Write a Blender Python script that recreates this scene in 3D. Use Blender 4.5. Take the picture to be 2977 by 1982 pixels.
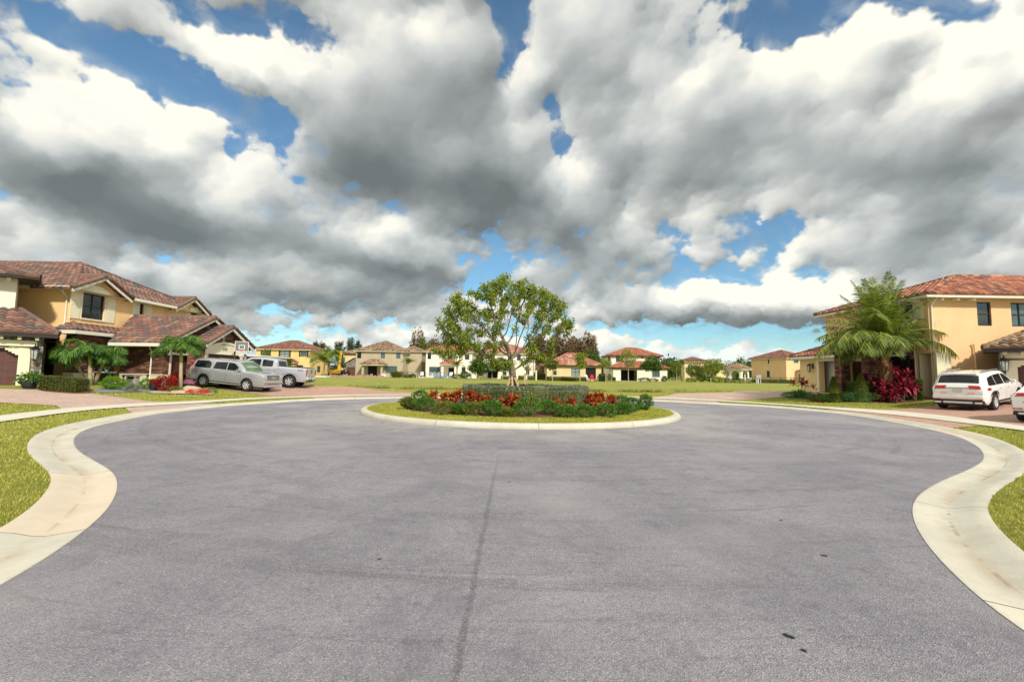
import bpy, bmesh, math, random
import numpy as np
from mathutils import Vector, Matrix
for o in list(bpy.data.objects): bpy.data.objects.remove(o)
SC = bpy.context.scene
COL = SC.collection
R = math.radians
rng = np.random.default_rng(7)
random.seed(7)

# ------------------------------------------------------------------ camera
F, CX, CY, EYE = 1264.1, 1488.5, 991.0, 1.5          # 15.3 mm lens, frame 2977 x 1982
PITCH, ROLL = math.atan(98 / F), R(0.87)
c_f = Vector((0, math.cos(PITCH), math.sin(PITCH)))
_u = Vector((0, -math.sin(PITCH), math.cos(PITCH))); _x = Vector((1, 0, 0))
c_r = _x * math.cos(ROLL) + _u * math.sin(ROLL)
c_u = _u * math.cos(ROLL) - _x * math.sin(ROLL)
cam = bpy.data.cameras.new('camera'); camo = bpy.data.objects.new('camera', cam); COL.objects.link(camo)
cam.sensor_width = 36; cam.lens = F / 2977 * 36; cam.clip_end = 3000; cam.clip_start = 0.05
m = Matrix((c_r, c_u, -c_f)).transposed().to_4x4(); m.translation = (0, 0, EYE); camo.matrix_world = m
SC.camera = camo
def ray(x, y): return c_f * F + c_r * (x - CX) + c_u * (CY - y)
def g(x, y, z=0.0):                                     # where a photo point lies on the level z
    d = ray(x, y); t = (z - EYE) / d.z; return Vector((d.x * t, d.y * t, z))
def at(x, y, Y):                                        # ... or on the plane at depth Y
    d = ray(x, y) * (Y / ray(x, y).y); return Vector((d.x, Y, d.z + EYE))

# ------------------------------------------------------------------ light
SC.view_settings.view_transform = 'Standard'; SC.view_settings.look = 'None'
SC.view_settings.exposure = 0.76; SC.view_settings.gamma = 1.0
SUN_AZ, SUN_EL = R(151), R(40)                          # azimuth clockwise from +Y
sd = Vector((math.sin(SUN_AZ) * math.cos(SUN_EL), math.cos(SUN_AZ) * math.cos(SUN_EL), math.sin(SUN_EL)))
sl = bpy.data.lights.new('sun', 'SUN'); sl.energy = 2.6; sl.angle = R(4); sl.color = (1, 0.93, 0.82)
so = bpy.data.objects.new('sun', sl); COL.objects.link(so); so.rotation_euler = sd.to_track_quat('Z', 'Y').to_euler(); so.location = (-40, -30, 40)

W = bpy.data.worlds.new('World'); SC.world = W; W.use_nodes = True
nt = W.node_tree; nt.nodes.clear()
class G:
    """small helper to write node graphs"""
    def __init__(s, nt): s.nt = nt
    def n(s, t, **k):
        d = s.nt.nodes.new(t)
        for a, b in k.items(): setattr(d, a, b)
        return d
    def put(s, sock, v):
        if v is None: return
        if isinstance(v, (int, float)): sock.default_value = v
        elif isinstance(v, (tuple, list, Vector)): sock.default_value = tuple(v)
        else: s.nt.links.new(v, sock)
    def math(s, op, a, b=None, c=None, clamp=False):
        d = s.n('ShaderNodeMath', operation=op, use_clamp=clamp)
        s.put(d.inputs[0], a); s.put(d.inputs[1], b); s.put(d.inputs[2], c); return d.outputs[0]
    def vm(s, op, a, b=None, out=0):
        d = s.n('ShaderNodeVectorMath', operation=op); s.put(d.inputs[0], a)
        if b is not None:
            if op == 'SCALE': s.put(d.inputs[3], b)
            else: s.put(d.inputs[1], b)
        return d.outputs[1] if op in ('DOT_PRODUCT', 'LENGTH') else d.outputs[0]
    def noise(s, v, scale, detail=4, rough=.5, dist=0, out='Fac', norm=True):
        d = s.n('ShaderNodeTexNoise'); d.normalize = norm
        if v is not None: s.put(d.inputs['Vector'], v)
        d.inputs['Scale'].default_value = scale; d.inputs['Detail'].default_value = detail
        d.inputs['Roughness'].default_value = rough; d.inputs['Distortion'].default_value = dist
        return d.outputs[out]
    def ramp(s, f, stops, interp='LINEAR'):
        d = s.n('ShaderNodeValToRGB'); d.color_ramp.interpolation = interp; e = d.color_ramp.elements
        while len(e) < len(stops): e.new(.5)
        for i, (p, c) in enumerate(stops):
            e[i].position = p; e[i].color = (*c, 1) if len(c) == 3 else c
        s.put(d.inputs[0], f); return d.outputs[0]
    def mix(s, f, a, b, mode='MIX'):
        d = s.n('ShaderNodeMix', data_type='RGBA', blend_type=mode)
        s.put(d.inputs[0], f)
        for i, v in ((6, a), (7, b)):
            s.put(d.inputs[i], (*v, 1) if isinstance(v, tuple) and len(v) == 3 else v)
        return d.outputs[2]
    def sstep(s, x, a, b, lo=0., hi=1.):
        d = s.n('ShaderNodeMapRange', interpolation_type='SMOOTHSTEP')
        s.put(d.inputs[0], x); d.inputs[1].default_value = a; d.inputs[2].default_value = b
        d.inputs[3].default_value = lo; d.inputs[4].default_value = hi; return d.outputs[0]
w = G(nt)
tc = w.n('ShaderNodeTexCoord').outputs['Generated']
dirn = w.vm('NORMALIZE', tc)
sx = w.n('ShaderNodeSeparateXYZ'); w.put(sx.inputs[0], dirn)
X, Y, Z = sx.outputs
az = w.math('ARCTAN2', X, Y); el = w.math('ARCSINE', Z)
cq = w.n('ShaderNodeCombineXYZ'); w.put(cq.inputs[0], az); w.put(cq.inputs[1], el)
q0 = cq.outputs[0]
# the clouds: a procedural chart of the sky (azimuth x elevation), noise and lumps lit from above left
BLUE = [(330, 160, 200, 50, 30, -.7), (700, 40, 120, 30, 10, -.5), (1740, 40, 90, 60, 0, -.6), (2120, 120, 60, 50, -40, -.6), (1290, 250, 36, 90, -15, -.6), (1180, 90, 40, 110, -5, -.6), (420, 590, 90, 16, 5, -.5), (1560, 540, 60, 20, 0, -.4), (900, 690, 200, 10, 0, -.3), (1950, 640, 140, 18, 2, -.5),(250, 105, 230, 38, 28, -1.3), (440, 215, 170, 36, 30, -1.0), (560, 60, 150, 36, 12, -.95), (90, 60, 90, 40, 30, -.7), (590, 270, 80, 46, 50, -1.1), (520, 350, 60, 20, 40, -.5),
        (1215, 50, 60, 90, -5, -1.7), (1180, 150, 34, 90, 0, -1.2), (1215, 290, 34, 60, -10, -.5), (1850, 30, 170, 55, 0, -1.5), (1790, 90, 70, 35, -10, -1.1), (2215, 15, 160, 36, 5, -1.3), (2090, 170, 50, 22, -50, -.8),
        (1640, 640, 170, 34, 4, -1.3), (1850, 655, 90, 16, 3, -.7), (1500, 655, 60, 16, -5, -.35), (1640, 765, 340, 26, 2, -1.1), (1950, 760, 150, 20, 0, -.6), (1085, 600, 60, 30, 20, -.8), (350, 590, 110, 20, 5, -.8),
        (20, 455, 50, 22, 10, -.9), (700, 770, 150, 16, 0, -.45), (750, 530, 28, 22, 0, -.4), (1850, 545, 120, 18, -15, -.35), (1320, 400, 30, 60, 20, -.25), (1000, 745, 90, 14, 0, -.35), (1150, 10, 50, 40, 0, -.8), (380, 20, 60, 30, 30, -.6),
        (1440, 450, 40, 60, 10, -.8), (1310, 310, 40, 70, -15, -.9), (1760, 545, 130, 20, -18, -.7), (1070, 640, 50, 24, 0, -.9), (1330, 500, 30, 60, 20, -.5), (640, 380, 90, 22, 45, -.6), (1500, 330, 40, 20, -20, -.4), (2290, 60, 60, 30, 0, -.3), (560, 470, 40, 20, 30, -.5), (1000, 20, 60, 20, 0, -.6), (1650, 20, 60, 30, 0, -.5)]
CLD = [(1030, 250, 330, 280, 0, .7), (300, 470, 330, 120, 10, .7), (1560, 320, 330, 150, -12, .6), (2100, 330, 260, 230, -10, .7), (1320, 110, 150, 130, 0, .7),
       (1690, 680, 210, 32, 2, 1.5), (1700, 712, 230, 24, 3, .8), (1960, 700, 120, 30, 0, .8), (720, 640, 330, 60, 3, .7), (170, 350, 170, 60, 22, .5), (820, 600, 230, 50, 5, .5), (60, 600, 160, 60, 0, .6), (2150, 600, 250, 50, 0, .5), (1360, 480, 120, 60, 10, .6), (1000, 700, 220, 30, 4, .4)]
DARK = [(980, 430, 290, 65, 7, 1.0), (860, 250, 200, 150, 30, .38), (1120, 200, 120, 170, 10, .34), (1080, 300, 140, 110, 10, .30), (800, 350, 120, 110, 50, .35), (1150, 470, 130, 45, -3, .35),
        (280, 460, 260, 75, 20, .85), (110, 390, 150, 60, 25, .5), (470, 545, 130, 32, 12, .5), (820, 600, 200, 38, 12, .9), (670, 530, 110, 60, 15, .55), (920, 625, 110, 26, 5, .4), (980, 590, 90, 60, 70, .25),
        (1270, 60, 110, 110, 40, .35), (1420, 200, 90, 90, 0, .15), (1400, 340, 90, 40, 10, .5), (1600, 330, 210, 50, -22, .45), (1500, 70, 110, 60, 40, .28), (1700, 240, 200, 60, -20, .28), (1650, 150, 100, 70, 20, .15),
        (2130, 400, 250, 60, -3, .62), (1880, 370, 130, 40, -10, .45), (1640, 400, 120, 35, 0, .35), (1980, 520, 110, 25, 0, .25), (1900, 612, 110, 22, 3, .45), (2100, 590, 150, 26, -4, .45), (1730, 560, 120, 26, 5, .4), (1330, 560, 90, 60, 10, .5), (1280, 640, 200, 34, 4, .6), (1200, 530, 160, 50, 3, .5), (1450, 600, 120, 30, -5, .5),
        (700, 690, 330, 14, 3, .7), (650, 750, 200, 10, 2, .2), (1720, 735, 170, 12, 3, .3), (1500, 690, 130, 20, 0, .25), (2250, 500, 150, 60, -10, .25), (30, 150, 70, 60, 40, .3), (180, 260, 170, 40, 25, .2), (200, 640, 220, 34, 0, .35), (360, 640, 60, 30, 0, .45), (1060, 690, 160, 14, 0, .2)]
LITE = [(620, 590, 160, 22, 10, .45), (480, 620, 150, 26, 0, .5), (1650, 668, 150, 22, 0, .8), (170, 300, 200, 40, 22, .35), (480, 330, 130, 60, 30, .35), (1310, 400, 80, 40, 10, .6), (1180, 330, 60, 60, 0, .25), (1700, 520, 60, 25, -25, .55), (1680, 590, 40, 12, 0, .2),
        (1480, 395, 100, 30, -15, .45), (1530, 350, 160, 34, -10, .3), (1900, 480, 130, 40, -15, .5), (1980, 330, 120, 60, -20, .35), (1300, 130, 60, 110, 20, .30), (2200, 170, 160, 90, 0, .25), (820, 160, 110, 60, 10, .25), (760, 270, 60, 90, 20, .3), (40, 560, 90, 26, 0, .45), (880, 230, 60, 60, 0, .3), (1010, 270, 50, 50, 0, .2), (560, 530, 40, 40, 0, .3), (750, 500, 26, 36, 0, .3),
        (330, 610, 50, 16, 0, .5), (1160, 600, 60, 16, 0, .5), (1500, 545, 60, 16, 0, .3), (1900, 200, 130, 60, -20, .3), (1350, 700, 120, 24, 0, .2), (2290, 690, 100, 30, 0, .2), (1000, 770, 300, 14, 0, .2)]
AZM, E0, E1 = R(75), R(-6), R(66)
MAPW, MAPH = 1800, 864
_prm = np.random.default_rng(11).permutation(4096)
def _h(ix, iy, s=0):
    return _prm[(_prm[(ix + s * 37) & 4095] + iy) & 4095] / 4096.0
def gnoise(x, y, s=0):
    """gradient noise, about -1..1"""
    ix = np.floor(x).astype(np.int64); iy = np.floor(y).astype(np.int64); fx = x - ix; fy = y - iy
    u = fx * fx * fx * (fx * (fx * 6 - 15) + 10); v = fy * fy * fy * (fy * (fy * 6 - 15) + 10)
    def gr(dx, dy):
        a = _h(ix + dx, iy + dy, s) * 2 * math.pi; return np.cos(a) * (fx - dx) + np.sin(a) * (fy - dy)
    return ((gr(0, 0) * (1 - u) + gr(1, 0) * u) * (1 - v) + (gr(0, 1) * (1 - u) + gr(1, 1) * u) * v) * 1.5
def fbm(x, y, o=5, r=.5, s=0, billow=False):
    t = 0; a = 1.; n = 0.
    for i in range(o):
        k = gnoise(x, y, s + i * 5)
        t = t + a * ((1 - np.abs(k) * 2) if billow else k); n += a; a *= r
        x, y = x * 1.9 + 3.1 + y * .35, y * 1.9 - 1.7 - x * .35
    return t / n
def worley(x, y, s=0):
    ix = np.floor(x).astype(np.int64); iy = np.floor(y).astype(np.int64); best = np.full(x.shape, 9.)
    for dx in (-1, 0, 1):
        for dy in (-1, 0, 1):
            cx = ix + dx; cy = iy + dy
            d = (cx + .1 + .8 * _h(cx, cy, s) - x) ** 2 + (cy + .1 + .8 * _h(cx, cy, s + 9) - y) ** 2
            best = np.minimum(best, d)
    return np.sqrt(best)
def azel(x, y):
    d = ray(x * 1.2641, y * 1.2641).normalized(); return np.array([math.atan2(d.x, d.y), math.asin(d.z)])
def field(A, E, blobs):
    acc = np.zeros(A.shape)
    for (x, y, rx, ry, rot, wt) in blobs:                # centre and radii of each cloud mass, turned into sky angles
        c0 = azel(x, y); cr, sr = math.cos(R(rot)), math.sin(R(rot))
        e1 = (azel(x + rx * cr * .5, y + rx * sr * .5) - azel(x - rx * cr * .5, y - rx * sr * .5))
        e2 = (azel(x - ry * sr * .5, y + ry * cr * .5) - azel(x + ry * sr * .5, y - ry * cr * .5))
        M = np.linalg.inv(np.array([e1, e2]).T)
        dA, dE = A - c0[0], E - c0[1]
        acc += wt * np.exp(-((M[0, 0] * dA + M[0, 1] * dE) ** 2 + (M[1, 0] * dA + M[1, 1] * dE) ** 2))
    return acc
def shift(a, dx, dy):
    return np.roll(np.roll(a, dx, 1), dy, 0)
def smooth(a, n):
    for ax in (0, 1):
        for _ in range(2):
            c = np.cumsum(np.concatenate([np.repeat(a.take([0], ax), n + 1, ax), a, np.repeat(a.take([-1], ax), n, ax)], ax), ax)
            k = 2 * n + 1
            a = (c.take(range(k, c.shape[ax]), ax) - c.take(range(0, c.shape[ax] - k), ax)) / k
    return a
def cloud_chart():
    A, E = np.meshgrid(np.linspace(-AZM, AZM, MAPW), np.linspace(E0, E1, MAPH))
    Ec = np.maximum(E, 0.0)
    Em = np.arcsinh(np.tan(np.minimum(Ec, 1.1))); r = 2.6 * np.exp(-1.1 * Em) + .5 * np.exp(-Ec * 7); px, py = np.sin(A) * r + 7.3, np.cos(A) * r + 3.9
    wx = fbm(px * 1.6, py * 1.6, 5, .55, 1); wy = fbm(px * 1.6, py * 1.6, 5, .55, 31)
    wv = fbm(px * 7, py * 7, 3, .5, 61); wu = fbm(px * 7, py * 7, 3, .5, 71)
    A2 = A + .09 * wx + .022 * wv; E2 = E + .055 * wy * np.clip(.35 + E * 1.6, .2, 1) + .018 * wu
    base = field(A2, E2, BLUE + CLD) + .27
    dark = field(A + .06 * wx + .02 * wv, E + .04 * wy + .015 * wu, DARK); lite = field(A + .06 * wx, E + .05 * wy, LITE)
    qx, qy = px + .06 * wx + .02 * wv, py + .06 * wy + .02 * wu
    # cauliflower lumps at three sizes
    w1 = 1 - worley(qx * 3.6, qy * 3.6, 3) * 1.3; w2 = 1 - worley(qx * 8.5, qy * 8.5, 5) * 1.3; w3 = 1 - worley(qx * 19, qy * 19, 7) * 1.3
    w4 = 1 - worley(qx * 40, qy * 40, 13) * 1.3
    lump = w1 * .5 + w2 * .28 + w3 * .14 + w4 * .08
    f1 = fbm(px * 1.7, py * 1.7, 8, .52, 91); f2 = fbm(px * 9, py * 9, 5, .6, 101)
    nr = np.exp(-(base / .55) ** 2)
    cov = base + .95 * f1 + (.75 + 1.0 * nr) * (lump - .38) + (.38 + 1.0 * nr) * f2
    T = np.clip(cov, 0, 1.5)
    edge = .26 + .35 * np.clip(wv * 2 + .2, 0, 1)
    alpha = np.clip(cov / edge, 0, 1); alpha = alpha * alpha * (3 - 2 * alpha)
    wisp = np.clip(fbm(px * 5 + 4 * wx, py * 9 + 4 * wy, 6, .6, 121) * 1.8 + .15, 0, 1) * np.clip(cov * .7 + 1.0, 0, 1)
    # light comes from above and a little from the left: what lies that way shades what lies behind
    H = smooth(np.clip(cov, -.2, 1.6), 2) + .35 * (lump - .4)
    H2 = smooth(H, 7); H3 = smooth(H, 18)
    rel1 = H - shift(H, 2, -4); rel2 = H2 - shift(H2, 7, -12); rel3 = H3 - shift(H3, 16, -30)
    soft = np.clip(1 - 1.1 * smooth(np.clip(dark, 0, 1), 5), .25, 1)   # cloud undersides are smooth, tops lumpy
    val = .655 + soft * (.75 * rel1 + .5 * rel2) + .38 * rel3 - .10 * np.clip(T - .8, -1, 1) + .05 * f2 * soft + .10 * (f1)
    val += .15 * np.exp(-((cov - .35) / .30) ** 2) * soft              # thin rims let the light through
    dk = np.clip(dark, 0, 1.25)
    val = val - .50 * dk + .16 * np.clip(lite, 0, 1)
    # the billows: thousands of lit puffs laid over the field, far ones first
    pa = np.zeros(T.shape, np.float32); pv = val.astype(np.float32).copy(); rg = np.random.default_rng(21)
    dens = np.clip((cov + .10) / .5, 0, 1) * np.clip(1.15 - smooth(np.clip(dark, 0, 1), 4) * 1.35, .05, 1)
    px_ = MAPW / (2 * AZM)
    for lev, (cnt, rmul) in enumerate(((2600, 1.), (6500, .55), (9000, .3))):
        iy = (rg.uniform(.0, 1, cnt * 3) ** 1.35 * (MAPH * .93) + MAPH * .075).astype(int).clip(0, MAPH - 1); ix = rg.integers(0, MAPW, cnt * 3); k = np.where(rg.uniform(0, 1, cnt * 3) < dens[iy, ix] ** (1.5 if lev == 0 else 1))[0][:cnt]; iy, ix = iy[k], ix[k]
        if lev == 0: pass
        o = np.argsort(iy); iy, ix = iy[o], ix[o]
        vloc = smooth(val, 6)
        for y0, x0 in zip(iy, ix):
            e = E0 + (E1 - E0) * y0 / MAPH; r = (R(.55) + max(e, 0) * .085) * rmul * rg.uniform(.6, 1.4) * px_; rx = r * 1.25; m_ = int(rx * 1.1) + 1
            ya, yb, xa, xb = max(0, y0 - m_), min(MAPH, y0 + m_), max(0, x0 - m_), min(MAPW, x0 + m_)
            Yg, Xg = np.ogrid[ya:yb, xa:xb]; dx = (Xg - x0) / rx; dy = (Yg - y0) / r; d2 = dx * dx + dy * dy
            a_ = np.clip((1 - d2) * 1.5, 0, 1) ** 1.15 * (.46 if lev == 0 else .46 if lev == 1 else .42) * (1 - .75 * min(1., dk[y0, x0]))
            nz = np.sqrt(np.clip(1 - d2, 0, 1)); lit = np.clip(-.42 * dx + .70 * dy + .35 * nz, -1, 1)
            v_ = vloc[y0, x0] + .02 + lit * (.21 if lev < 2 else .16)
            pv[ya:yb, xa:xb] = pv[ya:yb, xa:xb] * (1 - a_) + v_ * a_; pa[ya:yb, xa:xb] = np.maximum(pa[ya:yb, xa:xb], a_ * 1.7)
    # break the round edges up
    wa = fbm(px * 14, py * 14, 4, .6, 151) * 5 + fbm(px * 32, py * 32, 3, .6, 171) * 2.5; wb_ = fbm(px * 14, py * 14, 4, .6, 161) * 5 + fbm(px * 32, py * 32, 3, .6, 181) * 2.5
    jy, jx = np.mgrid[0:MAPH, 0:MAPW]; jx = (jx + wa).round().astype(int).clip(0, MAPW - 1); jy = (jy + wb_).round().astype(int).clip(0, MAPH - 1)
    pv, pa = pv[jy, jx], pa[jy, jx]
    val = val * .25 + pv * .75 - .055; alpha = np.maximum(alpha * .95, np.clip(pa * 1.3, 0, 1) * np.clip(cov * 3 + 1.0, 0, 1)) * (1 - np.clip(-cov * 1.5 - .1, 0, 1))
    far = np.clip(1 - E / R(12), 0, 1)
    val = val * (1 - .4 * far) + .68 * .4 * far
    alpha = 1 - (1 - alpha) * (1 - .5 * wisp)
    return alpha.astype(np.float32), np.clip(val, 0, 1.2).astype(np.float32), A, E

_al, _va, _A, _E = cloud_chart()
chart = bpy.data.images.new('cloud_chart', MAPW, MAPH, alpha=False, float_buffer=True)
chart.colorspace_settings.name = 'Non-Color'
buf = np.ones((MAPH, MAPW, 4), np.float32); buf[..., 0] = _al; buf[..., 1] = _va
chart.pixels.foreach_set(buf.ravel()); chart.update()
ct = w.n('ShaderNodeTexImage', interpolation='Linear', extension='EXTEND'); ct.image = chart
w.put(ct.inputs[0], w.vm('MULTIPLY', w.vm('SUBTRACT', q0, (-AZM, E0, 0)), (1 / (2 * AZM), 1 / (E1 - E0), 1)))
cs = w.n('ShaderNodeSeparateColor'); w.put(cs.inputs[0], ct.outputs[0])
alpha = w.math('MULTIPLY_ADD', cs.outputs[0], .95, .05)
ccol = w.ramp(cs.outputs[1], [(0.0, (.10, .11, .108)), (.22, (.15, .162, .158)), (.5, (.27, .285, .278)), (.74, (.415, .425, .405)), (1.0, (.62, .60, .53))])
sky = w.n('ShaderNodeTexSky', sky_type='NISHITA'); sky.sun_disc = False; sky.sun_elevation = SUN_EL; sky.sun_rotation = SUN_AZ
sky.air_density = 1.0; sky.dust_density = .6; sky.ozone_density = 2.5
skyc = w.mix(1.0, w.vm('SCALE', sky.outputs[0], 0.085), (.70, .98, 1.0), 'MULTIPLY')
final = w.mix(alpha, skyc, ccol)
hz = w.sstep(el, -.01, .10, 0.55, 0.)
final = w.mix(hz, final, (.40, .56, .64))
bg = w.n('ShaderNodeBackground'); w.put(bg.inputs[0], final); bg.inputs[1].default_value = 1.0
wo = w.n('ShaderNodeOutputWorld'); nt.links.new(bg.outputs[0], wo.inputs[0])

# ------------------------------------------------------------------ mesh helpers
class MB:
    """collects geometry and links it as ONE mesh object"""
    def __init__(s): s.V = []; s.Q = []; s.T = []; s.P = []; s.n = 0; s.uv = []; s.rec = []
    def add(s, v, q=None, t=None, p=None, uv=None):
        v = np.asarray(v, float).reshape(-1, 3); s.V.append(v); s.rec.append((v, q, t, p, uv))
        s.uv.append(np.zeros((len(v), 3)) if uv is None else np.asarray(uv, float).reshape(-1, 3))
        if q is not None and len(q): s.Q.append(np.asarray(q, int).reshape(-1, 4) + s.n)
        if t is not None and len(t): s.T.append(np.asarray(t, int).reshape(-1, 3) + s.n)
        if p is not None: s.P += [[i + s.n for i in f] for f in p]
        s.n += len(v); return s
    def poly(s, pts): return s.add([tuple(p) for p in pts], p=[list(range(len(pts)))])
    def box(s, x0, x1, y0, y1, z0, z1):
        v = [(x, y, z) for z in (z0, z1) for y in (y0, y1) for x in (x0, x1)]
        return s.add(v, q=[(0, 2, 3, 1), (4, 5, 7, 6), (0, 1, 5, 4), (2, 6, 7, 3), (0, 4, 6, 2), (1, 3, 7, 5)])
    def frame(s, o, a, b, c):                            # box from a corner and three edge vectors
        o, a, b, c = [np.array(k, float) for k in (o, a, b, c)]
        if np.dot(np.cross(a, b), c) < 0: a, b = b, a
        v = [o, o + a, o + b, o + a + b, o + c, o + a + c, o + b + c, o + a + b + c]
        return s.add(v, q=[(0, 2, 3, 1), (4, 5, 7, 6), (0, 1, 5, 4), (2, 6, 7, 3), (0, 4, 6, 2), (1, 3, 7, 5)])
    def bar(s, p0, p1, w, h=None, up=(0, 0, 1)):
        p0, p1, up = np.array(p0, float), np.array(p1, float), np.array(up, float); h = h or w
        d = p1 - p0; a = np.cross(d, up); n = np.linalg.norm(a)
        if n < 1e-6: a = np.cross(d, (1, 0, 0)); n = np.linalg.norm(a)
        a /= n; b = np.cross(a, d); b /= np.linalg.norm(b)
        return s.frame(p0 - a * w / 2 - b * h / 2, a * w, b * h, d)
    def tube(s, pts, rad, n=8, cap=True):
        pts = np.array([tuple(p) for p in pts], float); k = len(pts)
        rad = np.full(k, rad) if np.isscalar(rad) else np.array(rad, float)
        d = np.gradient(pts, axis=0); d /= np.maximum(np.linalg.norm(d, axis=1, keepdims=True), 1e-9)
        ref = np.array((0, 0, 1.)) if abs(d[0, 2]) < .9 else np.array((1., 0, 0))
        vs = []
        for i in range(k):
            a = np.cross(d[i], ref); a /= max(np.linalg.norm(a), 1e-9); b = np.cross(a, d[i]); ref = b if abs(np.dot(b, d[i])) < .9 else ref
            t = np.arange(n) * 2 * math.pi / n
            vs.append(pts[i] + rad[i] * (np.outer(np.cos(t), a) + np.outer(np.sin(t), b)))
        q = [(i * n + j, i * n + (j + 1) % n, (i + 1) * n + (j + 1) % n, (i + 1) * n + j) for i in range(k - 1) for j in range(n)]
        p = [list(range(n))[::-1], [(k - 1) * n + j for j in range(n)]] if cap else None
        uv = [(i, j, 0) for i in range(k) for j in range(n)]
        return s.add(np.concatenate(vs), q=q, p=p)
    def lathe(s, prof, o=(0, 0, 0), axis='z', n=24):     # prof = (radius, height) pairs
        t = np.arange(n) * 2 * math.pi / n; vs = []
        for r, h in prof:
            c, d = r * np.cos(t), r * np.sin(t); H = np.full(n, h)
            vs.append(np.stack({'z': (c, d, H), 'y': (c, H, -d), 'x': (H, c, d)}[axis], 1) + np.array(o))
        k = len(prof)
        return s.add(np.concatenate(vs), q=[(i * n + j, i * n + (j + 1) % n, (i + 1) * n + (j + 1) % n, (i + 1) * n + j) for i in range(k - 1) for j in range(n)])
    def grid(s, arr, flip=False, uv=None):               # arr (m, n, 3)
        m, n = arr.shape[:2]; i, j = np.meshgrid(np.arange(m - 1), np.arange(n - 1), indexing='ij'); a = (i * n + j).ravel()
        q = np.stack([a, a + 1, a + n + 1, a + n], 1)
        return s.add(arr.reshape(-1, 3), q=q[:, ::-1] if flip else q, uv=uv)
    def ball(s, c, r, n=10, noise=0, seed=0):
        r = np.array((r,) * 3 if np.isscalar(r) else r, float); rg = np.random.default_rng(seed)
        th = np.linspace(0.02, math.pi - .02, n); ph = np.linspace(0, 2 * math.pi, 2 * n + 1)
        T, Pp = np.meshgrid(th, ph, indexing='ij'); d = np.stack([np.sin(T) * np.cos(Pp), np.sin(T) * np.sin(Pp), np.cos(T)], -1)
        k = 1 + noise * (np.sin(d @ rg.normal(0, 3, 3) + 1) + np.sin(d @ rg.normal(0, 6, 3)))[..., None] * .5
        return s.grid(np.array(c) + d * r * k, flip=True)
    def build(s, name, mat, parent=None, smooth=False, bevel=0, sharp=None, label=None, uv=False, local=False):
        V = np.concatenate(s.V) if s.V else np.zeros((0, 3))
        if parent is not None and not local:
            q_ = parent
            while '_o' not in q_: q_ = q_.parent
            V = V - np.array(q_['_o'])
        polys = []; Q = np.concatenate(s.Q) if s.Q else np.zeros((0, 4), int); T = np.concatenate(s.T) if s.T else np.zeros((0, 3), int)
        me = bpy.data.meshes.new(name)
        pl = np.array([i for f in s.P for i in f], int); ps = np.array([len(f) for f in s.P], int)
        loops = np.concatenate([Q.ravel(), T.ravel(), pl]).astype(np.int32)
        tot = np.concatenate([np.full(len(Q), 4), np.full(len(T), 3), ps]).astype(np.int32)
        st = np.concatenate([[0], np.cumsum(tot)[:-1]]).astype(np.int32) if len(tot) else tot
        me.vertices.add(len(V)); me.vertices.foreach_set('co', V.astype(np.float32).ravel())
        me.loops.add(len(loops)); me.loops.foreach_set('vertex_index', loops)
        me.polygons.add(len(tot)); me.polygons.foreach_set('loop_start', st); me.polygons.foreach_set('loop_total', tot)
        if uv:
            at_ = me.attributes.new('tuv', 'FLOAT_VECTOR', 'POINT'); at_.data.foreach_set('vector', np.concatenate(s.uv).astype(np.float32).ravel())
        me.update(calc_edges=True); me.validate()
        me.polygons.foreach_set('use_smooth', [bool(smooth)] * len(tot))
        if sharp: me.set_sharp_from_angle(angle=R(sharp))
        if mat: me.materials.append(mat)
        o = bpy.data.objects.new(name, me); COL.objects.link(o)
        if parent is not None: o.parent = parent
        if bevel:
            b = o.modifiers.new('bevel', 'BEVEL'); b.width = bevel; b.segments = 2; b.limit_method = 'ANGLE'
        if label: o['label'] = label
        return o
def _each(s, name, mat, parent, per=1, **k):             # every piece an object of its own
    for i in range(0, len(s.rec), per):
        m_ = MB(); [m_.add(*r) for r in s.rec[i:i + per]]; o = m_.build(name, mat, parent, **k)
    return o
MB.each = _each
def thing(name, label, cat, loc=(0, 0, 0), rotz=0, group=None):
    o = bpy.data.objects.new(name, None); COL.objects.link(o); o.empty_display_size = .3
    o.location = loc; o.rotation_euler = (0, 0, rotz); o['label'] = label; o['category'] = cat; o['_o'] = tuple(loc)
    if group: o['group'] = group
    return o
def tag(o, label, cat, group=None):
    o['label'] = label; o['category'] = cat
    if group: o['group'] = group
    return o
def struct(o, kind='structure'): o['kind'] = kind; return o
def copy_thing(src, loc, rotz, label, group=None, scale=1):
    r = src.copy(); COL.objects.link(r); r.location = loc; r.rotation_euler = (0, 0, rotz); r.scale = (scale,) * 3; r['label'] = label
    if group: r['group'] = group
    for ch in list(src.children):
        c = ch.copy(); COL.objects.link(c); c.parent = r
        for gch in list(ch.children):
            d = gch.copy(); COL.objects.link(d); d.parent = c
    return r

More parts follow.
